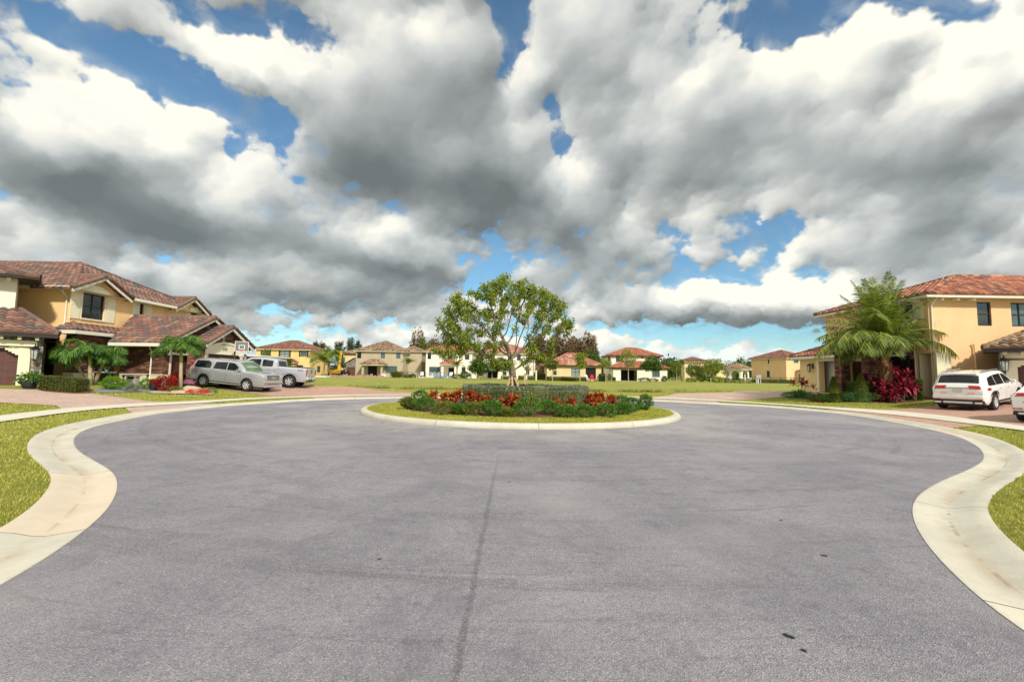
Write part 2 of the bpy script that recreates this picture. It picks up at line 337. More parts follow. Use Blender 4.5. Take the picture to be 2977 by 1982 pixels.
# ------------------------------------------------------------------ materials
def new_mat(name):
    m = bpy.data.materials.new(name); m.use_nodes = True; t = m.node_tree; t.nodes.clear(); gg = G(t)
    b = gg.n('ShaderNodeBsdfPrincipled'); o = gg.n('ShaderNodeOutputMaterial'); t.links.new(b.outputs[0], o.inputs[0])
    return m, gg, b, o
def mul(c, k): return tuple(min(1, x * k) for x in c)
def bump(gg, b, h, dist, strength=1.):
    d = gg.n('ShaderNodeBump'); d.inputs['Distance'].default_value = dist; d.inputs['Strength'].default_value = strength
    gg.put(d.inputs['Height'], h); gg.nt.links.new(d.outputs[0], b.inputs['Normal'])
def plain(name, col, rough=.6, metal=0, var=.12, scale=3., bmp=0, bscale=40, spec=.5, coat=0):
    m, gg, b, o = new_mat(name); tc = gg.n('ShaderNodeTexCoord').outputs['Object']
    n = gg.noise(tc, scale, 6, .6)
    gg.put(b.inputs['Base Color'], gg.ramp(n, [(.25, mul(col, 1 - var)), (.75, mul(col, 1 + var))]))
    b.inputs['Roughness'].default_value = rough; b.inputs['Metallic'].default_value = metal
    b.inputs['Specular IOR Level'].default_value = spec
    if coat: b.inputs['Coat Weight'].default_value = coat; b.inputs['Coat Roughness'].default_value = .04
    if bmp: bump(gg, b, gg.noise(tc, bscale, 3, .6), bmp)
    return m
def pos(gg): return gg.n('ShaderNodeNewGeometry').outputs['Position']
def cells(gg, u, v, w, h, rand=1.0, edge=.008):
    """courses of blocks: a random number per block and a joint mask (1 inside the block)"""
    vv = gg.math('DIVIDE', v, h); row = gg.math('FLOOR', vv)
    wn = gg.n('ShaderNodeTexWhiteNoise', noise_dimensions='1D'); gg.put(wn.inputs['W'], row)
    uu = gg.math('ADD', gg.math('DIVIDE', u, w), gg.math('MULTIPLY', wn.outputs[0], rand)); col = gg.math('FLOOR', uu)
    c = gg.n('ShaderNodeCombineXYZ'); gg.put(c.inputs[0], col); gg.put(c.inputs[1], row)
    w2 = gg.n('ShaderNodeTexWhiteNoise', noise_dimensions='2D'); gg.put(w2.inputs['Vector'], c.outputs[0])
    fu = gg.math('FRACT', uu); fv = gg.math('FRACT', vv)
    eu = gg.math('MULTIPLY', gg.math('MINIMUM', fu, gg.math('SUBTRACT', 1., fu)), w)
    ev = gg.math('MULTIPLY', gg.math('MINIMUM', fv, gg.math('SUBTRACT', 1., fv)), h)
    return w2.outputs[0], gg.sstep(gg.math('MINIMUM', eu, ev), 0, edge)
def sep(gg, v):
    s = gg.n('ShaderNodeSeparateXYZ'); gg.put(s.inputs[0], v); return s.outputs
def stucco(name, col):
    m, gg, b, o = new_mat(name); p = pos(gg); x, y, z = sep(gg, p)
    n = gg.noise(p, .9, 6, .6)
    c = gg.ramp(n, [(.3, mul(col, .93)), (.7, mul(col, 1.05))])
    st = gg.n('ShaderNodeCombineXYZ'); gg.put(st.inputs[0], gg.math('ADD', x, y)); gg.put(st.inputs[2], gg.math('MULTIPLY', z, .12))
    streak = gg.sstep(gg.noise(st.outputs[0], 3., 4, .7), .52, .75, 0, .22)   # faint rain streaks down the wall
    c = gg.mix(streak, c, mul(col, .72)); gg.put(b.inputs['Base Color'], c)
    b.inputs['Roughness'].default_value = .9; b.inputs['Specular IOR Level'].default_value = .2
    bump(gg, b, gg.noise(p, 28, 5, .7), .012); return m
def tiles(name, cols):
    m, gg, b, o = new_mat(name); a = gg.n('ShaderNodeAttribute'); a.attribute_name = 'tuv'
    f = gg.vm('FLOOR', a.outputs['Vector']); wn = gg.n('ShaderNodeTexWhiteNoise', noise_dimensions='3D'); gg.put(wn.inputs['Vector'], f)
    n = len(cols); c = gg.ramp(wn.outputs[0], [(i / n, cc) for i, cc in enumerate(cols)], 'CONSTANT')
    p = pos(gg); nn = gg.noise(p, 7, 5, .65)
    c = gg.mix(gg.sstep(nn, .45, .75, 0, .25), c, mul(cols[0], .6))
    gg.put(b.inputs['Base Color'], c); b.inputs['Roughness'].default_value = .75; bump(gg, b, gg.noise(p, 30, 3, .6), .01); return m
def ledge(name, cols, w=.34, h=.085, joint=(.03, .02, .018)):
    m, gg, b, o = new_mat(name); p = pos(gg); x, y, z = sep(gg, p)
    u = gg.math('ADD', x, y); nz = gg.noise(p, 9, 3, .6)
    r, mask = cells(gg, gg.math('ADD', u, gg.math('MULTIPLY', nz, .03)), gg.math('ADD', z, gg.math('MULTIPLY', nz, .02)), w, h, edge=.014)
    n = len(cols); c = gg.ramp(r, [(i / n, cc) for i, cc in enumerate(cols)], 'CONSTANT')
    c = gg.mix(gg.sstep(gg.noise(p, 14, 4, .6), .35, .7, 0, .45), c, mul(cols[0], .6))
    gg.put(b.inputs['Base Color'], gg.mix(mask, joint, c)); b.inputs['Roughness'].default_value = .85
    hh = gg.math('MULTIPLY', mask, gg.math('ADD', gg.math('MULTIPLY', r, .8), .3)); hh = gg.math('ADD', hh, gg.math('MULTIPLY', gg.noise(p, 22, 3, .6), .35))
    bump(gg, b, hh, .05); return m
def fieldstone(name):
    m, gg, b, o = new_mat(name); p = pos(gg); x, y, z = sep(gg, p)
    c3 = gg.n('ShaderNodeCombineXYZ'); gg.put(c3.inputs[0], gg.math('ADD', x, y)); gg.put(c3.inputs[1], gg.math('MULTIPLY', z, 1.5))
    v = gg.n('ShaderNodeTexVoronoi', feature='F1', distance='CHEBYCHEV'); gg.put(v.inputs['Vector'], c3.outputs[0]); v.inputs['Scale'].default_value = 4.2; v.inputs['Randomness'].default_value = .85
    e = gg.n('ShaderNodeTexVoronoi', feature='DISTANCE_TO_EDGE'); gg.put(e.inputs['Vector'], c3.outputs[0]); e.inputs['Scale'].default_value = 4.2; e.inputs['Randomness'].default_value = .85
    cc = sep(gg, v.outputs['Color'])[0]; mask = gg.sstep(e.outputs[0], .01, .05)
    c = gg.ramp(cc, [(0, (.13, .135, .14)), (.2, (.30, .27, .21)), (.4, (.20, .20, .19)), (.6, (.40, .33, .22)), (.8, (.10, .11, .12))], 'CONSTANT')
    c = gg.mix(gg.sstep(gg.noise(p, 12, 4, .6), .4, .7, 0, .4), c, (.34, .31, .27))
    gg.put(b.inputs['Base Color'], gg.mix(mask, (.20, .18, .16), c)); b.inputs['Roughness'].default_value = .9
    bump(gg, b, gg.math('ADD', mask, gg.math('MULTIPLY', cc, .6)), .04); return m
def paver(name, cols, w=.22, h=.11, rot=20, joint=(.19, .12, .09)):
    m, gg, b, o = new_mat(name); p = pos(gg)
    rt = gg.n('ShaderNodeVectorRotate', rotation_type='Z_AXIS'); gg.put(rt.inputs['Vector'], p); rt.inputs['Angle'].default_value = R(rot)
    x, y, z = sep(gg, rt.outputs[0]); r, mask = cells(gg, x, y, w, h, edge=.006)
    n = len(cols); c = gg.ramp(r, [(i / n, cc) for i, cc in enumerate(cols)], 'CONSTANT')
    big = gg.noise(p, .55, 5, .6); c = gg.mix(gg.sstep(big, .35, .7, 0, .4), c, mul(cols[0], .72))
    c = gg.mix(gg.sstep(gg.noise(p, 2.3, 5, .65), .5, .8, 0, .35), c, (.36, .31, .27))
    gg.put(b.inputs['Base Color'], gg.mix(mask, joint, c)); b.inputs['Roughness'].default_value = .85; bump(gg, b, mask, .006); return m
def foliage(name, cols, trans=.35, rough=.6, attr=True, gloss=.3):
    m, gg, b, o = new_mat(name); ge = gg.n('ShaderNodeNewGeometry')
    n = len(cols); tc = gg.n('ShaderNodeTexCoord').outputs['Object']
    big = gg.noise(tc, 1.3, 3, .6)
    f = gg.math('MULTIPLY_ADD', ge.outputs['Random Per Island'], .75, gg.math('MULTIPLY_ADD', big, .7, -.22), clamp=True)
    c = gg.ramp(f, [(i / max(1, n - 1), cc) for i, cc in enumerate(cols)])
    gg.put(b.inputs['Base Color'], c); b.inputs['Roughness'].default_value = rough; b.inputs['Specular IOR Level'].default_value = gloss
    if trans:
        t = gg.n('ShaderNodeBsdfTranslucent'); gg.put(t.inputs[0], gg.mix(1, c, (1.0, 1.0, .55), 'MULTIPLY'))
        mx = gg.n('ShaderNodeMixShader'); mx.inputs[0].default_value = trans
        gg.nt.links.new(b.outputs[0], mx.inputs[1]); gg.nt.links.new(t.outputs[0], mx.inputs[2]); gg.nt.links.new(mx.outputs[0], o.inputs[0])
    return m
def glass_mat(name, col=(.018, .028, .03), rough=.04, blinds=None, spec=.9):
    m, gg, b, o = new_mat(name); p = pos(gg)
    n = gg.noise(p, 1.2, 3, .5); c = gg.ramp(n, [(.3, mul(col, .6)), (.7, mul(col, 1.6))])
    if blinds:                                           # slats of a lowered blind behind the pane
        z = sep(gg, p)[2]; s = gg.math('FRACT', gg.math('MULTIPLY', z, 14.)); c = gg.mix(gg.sstep(s, .2, .5, .35, 1.), c, blinds)
    gg.put(b.inputs['Base Color'], c); b.inputs['Roughness'].default_value = rough; b.inputs['Specular IOR Level'].default_value = spec
    b.inputs['IOR'].default_value = 1.5; return m
def paint(name, col, metal=0., rough=.28, flake=0):
    m, gg, b, o = new_mat(name); tc = gg.n('ShaderNodeTexCoord').outputs['Object']
    z = sep(gg, tc)[2]; dirt = gg.math('MULTIPLY', gg.sstep(z, .15, .7, .14, 0.), gg.sstep(gg.noise(tc, 3.5, 6, .65), .35, .7))
    gg.put(b.inputs['Base Color'], gg.mix(dirt, col, (.26, .23, .19)))
    b.inputs['Metallic'].default_value = metal; gg.put(b.inputs['Roughness'], gg.math('MULTIPLY_ADD', dirt, .5, rough))
    b.inputs['Coat Weight'].default_value = .8; b.inputs['Coat Roughness'].default_value = .05; return m
M = {}
M['yellow'] = stucco('yellow stucco', (.88, .60, .29)); M['yellow2'] = stucco('pale yellow stucco', (.78, .56, .24)); M['peach'] = stucco('peach stucco', (.80, .54, .30))
M['tan'] = stucco('tan stucco', (.47, .40, .29)); M['white'] = stucco('white stucco', (.78, .74, .62)); M['cream'] = stucco('cream stucco', (.70, .58, .33)); M['ochre'] = stucco('light ochre stucco', (.80, .60, .30))
M['trim'] = plain('cream painted trim', (.78, .72, .52), .6, var=.05, bmp=.002); M['trimw'] = plain('off white painted metal', (.72, .69, .58), .45, var=.05)
M['dkframe'] = plain('dark bronze frame', (.028, .02, .018), .4, var=.1); M['glass'] = glass_mat('window glass'); M['glassb'] = glass_mat('window glass over blinds', blinds=(.30, .40, .40)); M['glasst'] = glass_mat('teal window glass', (.05, .10, .105), .06)
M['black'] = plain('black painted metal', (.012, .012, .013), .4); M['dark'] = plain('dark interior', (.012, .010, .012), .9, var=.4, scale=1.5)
M['brown'] = plain('brown garage door paint', (.115, .045, .038), .55, var=.08); M['wood'] = plain('dark red wood', (.10, .02, .015), .5, var=.2)
M['roof_brown'] = tiles('brown roof tiles', [(.18, .10, .075), (.235, .13, .095), (.12, .09, .082), (.29, .175, .13), (.11, .10, .10), (.20, .105, .078), (.16, .08, .07), (.26, .11, .08)])
M['roof_far'] = tiles('red brown roof tiles', [(.20, .085, .055), (.26, .115, .075), (.16, .07, .05), (.30, .15, .10)])
M['roof_tan'] = tiles('tan roof tiles', [(.24, .15, .09), (.31, .20, .12), (.17, .105, .07), (.37, .26, .16), (.13, .095, .075)])
M['roof_red'] = tiles('terracotta roof tiles', [(.40, .145, .085), (.47, .19, .115), (.32, .115, .07), (.44, .24, .16)])
M['roof_orange'] = tiles('orange roof tiles', [(.42, .155, .085), (.50, .21, .115), (.26, .10, .07), (.15, .085, .07), (.36, .125, .075), (.47, .26, .16)])
M['roof_pink'] = tiles('pink mottled roof tiles', [(.44, .18, .11), (.36, .14, .10), (.55, .36, .24), (.42, .17, .11), (.30, .13, .10)])
M['ledge'] = ledge('stacked brown ledge stone', [(.22, .085, .045), (.12, .05, .033), (.30, .14, .08), (.07, .035, .028), (.20, .07, .05), (.36, .19, .11)])
M['fieldstone'] = fieldstone('grey and buff field stone')
M['paver'] = paver('pinkish brick pavers', [(.50, .37, .30), (.55, .41, .34), (.46, .33, .27), (.53, .36, .29)])
M['paver_red'] = paver('reddish brick pavers', [(.46, .28, .21), (.50, .32, .24), (.40, .24, .18), (.48, .27, .20)], rot=-30)
M['mulch'] = plain('red brown mulch', (.16, .06, .035), .95, var=.5, scale=25, bmp=.03, bscale=50)
M['gravel'] = plain('blue grey gravel', (.20, .21, .24), .9, var=.5, scale=60, bmp=.02, bscale=80)
M['soil'] = plain('dug sandy soil', (.32, .20, .13), .95, var=.35, scale=4, bmp=.06, bscale=8)
M['rock'] = plain('pale boulder', (.45, .34, .22), .9, var=.25, scale=5, bmp=.03, bscale=12)
M['wood_pale'] = plain('pale stake wood', (.45, .33, .17), .8, var=.2, scale=8)
M['bark'] = plain('grey brown bark', (.20, .16, .11), .9, var=.35, scale=9, bmp=.02, bscale=30); M['bark_pale'] = plain('pale slender bark', (.42, .36, .25), .9, var=.25, scale=9)
M['palmbark'] = plain('pale ringed palm trunk', (.34, .29, .17), .8, var=.3, scale=6, bmp=.01); M['crownshaft'] = plain('green palm crownshaft', (.28, .32, .06), .5, var=.25)
M['boot'] = plain('brown fibrous palm boots', (.20, .10, .045), .95, var=.5, scale=14, bmp=.03)
M['tree'] = foliage('olive green leaves', [(.04, .085, .012), (.12, .21, .022), (.25, .35, .035), (.40, .40, .05), (.18, .28, .025)], .4)
M['dense'] = foliage('deep green leaves', [(.02, .06, .014), (.07, .15, .02), (.17, .25, .03)], .3); M['mid'] = foliage('mid green leaves', [(.05, .08, .018), (.14, .19, .028), (.29, .31, .05)], .35)
M['hedge'] = foliage('dark hedge leaves', [(.03, .05, .014), (.09, .11, .025), (.22, .22, .045)], .2); M['hedge_br'] = foliage('bright hedge leaves', [(.02, .07, .01), (.06, .17, .012), (.17, .30, .025)], .3)
M['lime'] = foliage('lime green leaves', [(.04, .15, .01), (.13, .34, .015), (.30, .44, .04)], .35)
M['silver'] = foliage('silver grey leaves', [(.03, .045, .02), (.10, .125, .065), (.24, .28, .19), (.42, .47, .38)], .15)
M['shrub'] = foliage('glossy green leaves', [(.025, .075, .012), (.075, .19, .022), (.19, .34, .04)], .25); M['shrub_ol'] = foliage('olive shrub leaves', [(.05, .08, .018), (.14, .19, .028), (.30, .31, .05)], .3)
M['croton'] = foliage('red and orange croton leaves', [(.12, .012, .012), (.40, .03, .02), (.55, .09, .03), (.20, .16, .03), (.58, .24, .06), (.10, .14, .02)], .3)
M['cordy'] = foliage('magenta cordyline leaves', [(.04, .02, .025), (.11, .025, .035), (.30, .02, .05), (.62, .035, .11), (.17, .06, .04)], .3)
M['redfol'] = foliage('red shrub leaves', [(.07, .01, .008), (.30, .015, .012), (.50, .04, .02)], .25); M['pinkfl'] = foliage('pink petals', [(.5, .12, .3), (.8, .4, .6)], .3); M['redfl'] = foliage('red petals', [(.55, .01, .02), (.75, .05, .05)], .3)
M['palm'] = foliage('palm leaflets', [(.02, .05, .012), (.09, .16, .02), (.22, .29, .03), (.46, .45, .08)], .35, gloss=.5); M['palm2'] = foliage('bright palm leaflets', [(.012, .045, .012), (.04, .13, .02), (.12, .27, .03), (.30, .46, .06)], .35, gloss=.5)
M['rachis'] = plain('yellow green frond stem', (.33, .32, .06), .5, var=.2); M['juniper'] = foliage('juniper sprays', [(.025, .08, .03), (.07, .19, .055), (.17, .32, .10)], .15)
M['cypress'] = foliage('rusty cypress foliage', [(.11, .08, .05), (.19, .13, .08), (.28, .19, .12), (.16, .14, .08)], .2); M['pinef'] = foliage('dark conifer foliage', [(.02, .035, .018), (.055, .08, .03), (.10, .13, .045)], .15)
M['twig'] = plain('bare twigs', (.36, .24, .13), .9, var=.2)
M['tyre'] = plain('tyre rubber', (.018, .018, .019), .85, var=.3, scale=12); M['rim'] = plain('bright alloy', (.72, .72, .73), .3, metal=.45, var=.06); M['rimd'] = plain('dark alloy', (.05, .05, .055), .35, metal=.5)
M['silverp'] = paint('silver car paint', (.47, .49, .53), .5, .26); M['whitep'] = paint('white car paint', (.82, .82, .80), 0, .3); M['pearl'] = paint('light silver truck paint', (.52, .54, .59), .4, .26)
M['carglass'] = glass_mat('tinted car glass', (.012, .016, .018), .03, spec=.45); M['windsc'] = glass_mat('greenish windscreen', (.09, .15, .06), .05, spec=.5); M['plastic'] = plain('black plastic', (.02, .019, .02), .6); M['chrome'] = plain('chrome', (.68, .69, .72), .18, metal=.7, var=.02)
M['strap'] = foliage('strap leaves', [(.03, .07, .015), (.10, .18, .03), (.24, .32, .06)], .3, gloss=.5); M['lens'] = plain('clear lamp lens', (.62, .64, .66), .08, metal=.4, var=.2, scale=20); M['redlens'] = plain('red lamp lens', (.42, .015, .02), .15, var=.2); M['cabyellow'] = plain('yellow machine paint', (.75, .42, .02), .5, var=.15)
M['concrete_w'] = plain('white concrete slab', (.72, .70, .64), .9, var=.1); M['ac'] = plain('grey metal cabinet', (.30, .36, .38), .5); M['umb'] = plain('grey canvas', (.33, .36, .38), .8); M['blue'] = plain('pool tile blue', (.18, .32, .42), .4); M['terr'] = plain('black glazed pot', (.02, .02, .025), .3); M['redplastic'] = plain('red plastic', (.55, .03, .02), .4); M['orange'] = plain('orange rim', (.7, .12, .03), .4); M['net'] = plain('white net cord', (.7, .7, .68), .8); M['clear'] = plain('smoky backboard', (.17, .165, .15), .15, var=.1)
M['stone_grey'] = plain('grey carved stone', (.36, .33, .28), .85, bmp=.01); M['pink_brick'] = ledge('pinkish brick', [(.36, .17, .13), (.42, .21, .16), (.30, .14, .11)], .22, .08, (.30, .22, .18)); M['white_int'] = plain('white garage wall', (.60, .58, .55), .9, var=.04); M['plate'] = plain('licence plate', (.62, .64, .60), .4, var=.1); M['white_pl'] = plain('white plastic', (.75, .75, .73), .5, var=.03); M['cushion'] = plain('grey blue sling fabric', (.22, .26, .30), .8)

# ------------------------------------------------------------------ the lie of the land
def xy(pts, z=0.03): return np.array([tuple(g(x, y, z))[:2] for x, y in pts])
def catmull(P, n=8, closed=False):
    P = np.asarray(P, float); out = []; k = len(P)
    for i in range(k if closed else k - 1):
        a, b, c, d = [P[(i + j) % k] if closed else P[min(max(i + j, 0), k - 1)] for j in (-1, 0, 1, 2)]
        for t in np.arange(n) / n:
            out.append(.5 * ((2 * b) + (c - a) * t + (2 * a - 5 * b + 4 * c - d) * t * t + (3 * b - a - 3 * c + d) * t ** 3))
    if not closed: out.append(P[-1])
    return np.array(out)
def resample(P, step):
    s = np.concatenate([[0], np.cumsum(np.linalg.norm(np.diff(P, axis=0), axis=1))]); n = max(2, int(s[-1] / step))
    t = np.linspace(0, s[-1], n); return np.stack([np.interp(t, s, P[:, k]) for k in range(P.shape[1])], 1)
def sm1(P, it=3):
    P = P.copy()
    for _ in range(it): P[1:-1] = .25 * P[:-2] + .5 * P[1:-1] + .25 * P[2:]
    return P
def inpoly(x, y, P):
    r = np.zeros(np.shape(x), bool); j = len(P) - 1
    for i in range(len(P)):
        xi, yi = P[i]; xj, yj = P[j]
        with np.errstate(divide='ignore', invalid='ignore'):
            r ^= ((yi > y) != (yj > y)) & (x < (xj - xi) * (y - yi) / (yj - yi + 1e-12) + xi)
        j = i
    return r
ROAD = [(15,1700),(111,1635.7),(180,1597),(230,1557),(272,1523),(314,1483),(337,1440.6),(343,1402),(337,1383),(318,1364),(291,1349),(260,1331.5),(233,1316),(218,1299),(213,1282),(222,1264.5),(245,1251),(275.5,1239.7),(325,1228),(383,1216.7),(459,1202.6),(574,1190),(673.5,1179.6),(803.6,1170.8),(949,1162.5),(1178,1158)]
ROAD2 = [(1888,1166),(2000,1171.7),(2191,1181),(2373,1195.6),(2478,1207.6),(2621.7,1231.5),(2760,1261.6),(2822.5,1286.5),(2851,1305.6),(2860.8,1327),(2853.6,1344),(2813,1366.8),(2741,1396.5),(2688.6,1425),(2657.5,1451.5),(2649,1482.6),(2655,1516),(2679,1563.9),(2717,1614),(2789,1688),(2861,1750),(2977,1850)]
rl = xy(ROAD, 0); rr = xy(ROAD2, 0)
inner = np.concatenate([[(-3.2, -14), (-3.2, -6), (-3.2, 0), (-3.25, 1.8)], rl, [(1.0, 28.3)], rr, [(2.95, 1.6), (2.9, 0), (2.9, -6), (2.9, -14)]])
inner = sm1(resample(catmull(inner, 8), .16), 14)
tg = np.gradient(inner, axis=0); tg /= np.linalg.norm(tg, axis=1, keepdims=True)
nrm = np.stack([-tg[:, 1], tg[:, 0]], 1)                 # points away from the road
outer = inner + nrm * .62
KX, KY = outer[::4, 0], outer[::4, 1]
ISL = np.array([.35, 18.57]); IR = 6.38
def ss(x, a, b): t = np.clip((x - a) / (b - a), 0, 1); return t * t * (3 - 2 * t)
def h(x, y):
    x = np.atleast_1d(np.asarray(x, float)); y = np.atleast_1d(np.asarray(y, float)); sh = x.shape; xf, yf = x.ravel(), y.ravel(); d = np.empty(len(xf))
    for i in range(0, len(xf), 20000):
        d[i:i + 20000] = np.sqrt(((xf[i:i + 20000, None] - KX) ** 2 + (yf[i:i + 20000, None] - KY) ** 2).min(1))
    d = d.reshape(sh)
    lot = .05 + .51 * (np.clip(d - 3, 0, 8.7) / 8.7) ** 2 * ss(np.abs(x), 9, 14)
    ys = 45 + .6 * np.sin(x * .1)
    far = .06 - .55 * np.exp(-((y - ys) / 3.0) ** 2) + .46 * ss(y, 48, 96)
    wgt = ss(y, 33, 40)
    return lot * (1 - wgt) + far * wgt
def hz1(x, y): return float(h(x, y)[0])
def gt(x, y):                                            # first point where a photo ray meets the land
    Ys = np.arange(2., 120, .1); d = ray(x, y); X3, Z3 = d.x / d.y * Ys, EYE + d.z / d.y * Ys; k = np.where(Z3 <= h(X3, Ys))[0]
    Y3 = Ys[k[0]] if len(k) else 60.
    if (x < 600 or x > 2370) and Y3 > 27: Y3 = 26.6      # never past the house fronts
    X = d.x / d.y * Y3; return Vector((X, Y3, hz1(X, Y3)))

# asphalt
def asphalt_mat():
    m, gg, b, o = new_mat('worn asphalt'); p = pos(gg); x, y, z = sep(gg, p)
    c = gg.ramp(gg.noise(p, .45, 6, .6), [(.3, (.22, .212, .245)), (.7, (.325, .313, .345))])
    # wheel tracks sweeping round the island
    dx = gg.math('SUBTRACT', x, ISL[0]); dy = gg.math('SUBTRACT', y, ISL[1]); rad = gg.math('SQRT', gg.math('ADD', gg.math('MULTIPLY', dx, dx), gg.math('MULTIPLY', dy, dy)))
    an = gg.math('ARCTAN2', dy, dx); cc = gg.n('ShaderNodeCombineXYZ'); gg.put(cc.inputs[0], gg.math('MULTIPLY', rad, 1.6)); gg.put(cc.inputs[1], gg.math('MULTIPLY', an, 1.3))
    c = gg.mix(gg.sstep(gg.noise(cc.outputs[0], 1.5, 5, .65, .6), .5, .72, 0, .55), c, (.175, .165, .185))
    c = gg.mix(gg.sstep(gg.noise(cc.outputs[0], 3.7, 5, .7, 1.0), .56, .68, 0, .5), c, (.15, .14, .155))
    c = gg.mix(gg.math('MULTIPLY', gg.sstep(rad, 6.3, 9.5, .60, 0.), gg.sstep(gg.noise(p, 1.2, 4, .6), .3, .6, .4, 1.)), c, (.42, .41, .37))     # paler dusty band next to the island
    c = gg.mix(gg.sstep(gg.noise(p, 1.7, 6, .7, .8), .56, .74, 0, .5), c, (.165, .155, .175))
    # the cold joint down the middle of the entry road
    ja, jb = g(1447, 1330, 0), g(1322, 1975, 0); sl_ = (ja.x - jb.x) / (ja.y - jb.y); print('joint', ja, jb)
    jx = gg.math('ADD', gg.math('MULTIPLY_ADD', y, sl_, ja.x - sl_ * ja.y - .02), gg.math('MULTIPLY', gg.noise(p, 3., 4, .7), .04)); jd = gg.math('ABSOLUTE', gg.math('SUBTRACT', x, jx))
    msk = gg.math('MULTIPLY', gg.sstep(jd, .004, .04, .5, 0.), gg.sstep(y, 6.2, 8.4, 1., 0.))
    c = gg.mix(gg.math('MULTIPLY', msk, gg.sstep(gg.noise(p, 9, 4, .7), .3, .55, .35, 1.)), c, (.055, .052, .056))
    agg = gg.noise(p, 95, 3, .8); ag2 = gg.n('ShaderNodeTexVoronoi'); gg.put(ag2.inputs['Vector'], p); ag2.inputs['Scale'].default_value = 150
    st = sep(gg, ag2.outputs['Color'])[0]
    c = gg.mix(gg.sstep(st, .72, .95, 0, .45), c, (.56, .54, .53)); c = gg.mix(gg.sstep(st, .0, .3, .45, 0), c, (.06, .06, .065))
    c = gg.mix(gg.sstep(gg.noise(p, .7, 8, .8, .5), .45, .62, 0, .40), c, (.150, .142, .168)); c = gg.mix(gg.sstep(gg.noise(p, 3.2, 6, .8, .6), .50, .70, 0, .42), c, (.135, .125, .155)); c = gg.mix(gg.sstep(gg.noise(p, 14, 5, .75), .50, .72, 0, .5), c, (.12, .112, .13)); c = gg.mix(gg.sstep(gg.noise(p, 1.9, 5, .7), .66, .72, 0, .35), c, (.20, .14, .09)); c = gg.mix(gg.sstep(gg.noise(p, .27, 3, .6), .48, .68, 0, .4), c, (.40, .39, .38))
    gg.put(b.inputs['Base Color'], c); b.inputs['Roughness'].default_value = .88; b.inputs['Specular IOR Level'].default_value = .25
    bump(gg, b, gg.math('ADD', agg, ag2.outputs[0]), .006); return m
def fill(mb, P, z=0.0): mb.add(np.c_[P, np.full(len(P), z)], p=[list(range(len(P)))[::-1]])
def bm_drape(P, hole, off, name, mat, step=1.2, zf=None):
    bm = bmesh.new(); vs = [bm.verts.new((a, b_, 0)) for a, b_ in P]; f = bm.faces.new(vs)
    bmesh.ops.triangulate(bm, faces=[f])
    mn, mx = np.min(P, 0), np.max(P, 0)
    for ax in (0, 1):
        for c in np.arange(math.ceil(mn[ax] / step) * step, mx[ax], step):
            co = [0, 0, 0]; co[ax] = c; no = [0, 0, 0]; no[ax] = 1
            bmesh.ops.bisect_plane(bm, geom=bm.verts[:] + bm.edges[:] + bm.faces[:], plane_co=co, plane_no=no)
    co = np.array([v.co[:2] for v in bm.verts]); zz = (h(co[:, 0], co[:, 1]) if zf is None else zf(co[:, 0], co[:, 1])) + off
    for v, z in zip(bm.verts, zz): v.co.z = z
    bmesh.ops.recalc_face_normals(bm, faces=bm.faces)
    for f in bm.faces:
        if f.normal.z < 0: f.normal_flip()
    me = bpy.data.meshes.new(name); bm.to_mesh(me); bm.free(); me.materials.append(mat)
    o = bpy.data.objects.new(name, me); COL.objects.link(o); return struct(o)
mb = MB(); fill(mb, inner[::-1] if False else inner[::3]); road = struct(mb.build('road', asphalt_mat()))

# kerb round the road: a shallow gutter with a low back
def kerb_mat():
    m, gg, b, o = new_mat('kerb concrete'); p = pos(gg); a = gg.n('ShaderNodeAttribute'); a.attribute_name = 'tuv'; u, v, _ = sep(gg, a.outputs['Vector'])
    c = gg.ramp(gg.noise(p, 1.1, 6, .6), [(.3, (.45, .435, .36)), (.7, (.58, .56, .47))])
    ch = gg.math('MULTIPLY', gg.sstep(gg.math('ABSOLUTE', gg.math('SUBTRACT', v, .27)), 0, .13, 1., 0.), gg.sstep(gg.noise(p, .9, 5, .7), .42, .62))
    c = gg.mix(gg.math('MULTIPLY', ch, .45), c, (.37, .25, .14))                       # rusty silt in the flow line
    c = gg.mix(gg.math('MULTIPLY', gg.sstep(gg.math('ABSOLUTE', gg.math('SUBTRACT', v, .3)), 0, .03, .5, 0.), gg.sstep(gg.noise(p, 2.5, 5, .7), .45, .6)), c, (.16, .12, .09))
    c = gg.mix(gg.sstep(gg.noise(p, 6, 6, .7), .45, .8, 0, .5), c, (.40, .35, .28)); c = gg.mix(gg.sstep(gg.math('ADD', v, gg.math('MULTIPLY', gg.noise(p, 11, 4, .7), .1)), .0, .09, .45, 0.), c, (.22, .20, .17)); c = gg.mix(gg.sstep(gg.noise(p, 45, 3, .7), .6, .75, 0, .35), c, (.30, .27, .22))
    fr = gg.math('FRACT', gg.math('DIVIDE', u, 3.05)); j = gg.math('MULTIPLY', gg.math('MINIMUM', fr, gg.math('SUBTRACT', 1., fr)), 3.05)
    js = gg.sstep(j, .004, .014, 1., 0.); c = gg.mix(gg.math('MULTIPLY', js, .9), c, (.10, .085, .07))
    slab = gg.n('ShaderNodeTexWhiteNoise', noise_dimensions='1D'); gg.put(slab.inputs['W'], gg.math('FLOOR', gg.math('DIVIDE', u, 3.05)))
    c = gg.mix(gg.sstep(slab.outputs[0], .55, .95, 0., .36), c, (.72, .52, .36))
    gg.put(b.inputs['Base Color'], c); b.inputs['Roughness'].default_value = .9; bump(gg, b, gg.noise(p, 60, 4, .7), .004); return m
KM = kerb_mat()
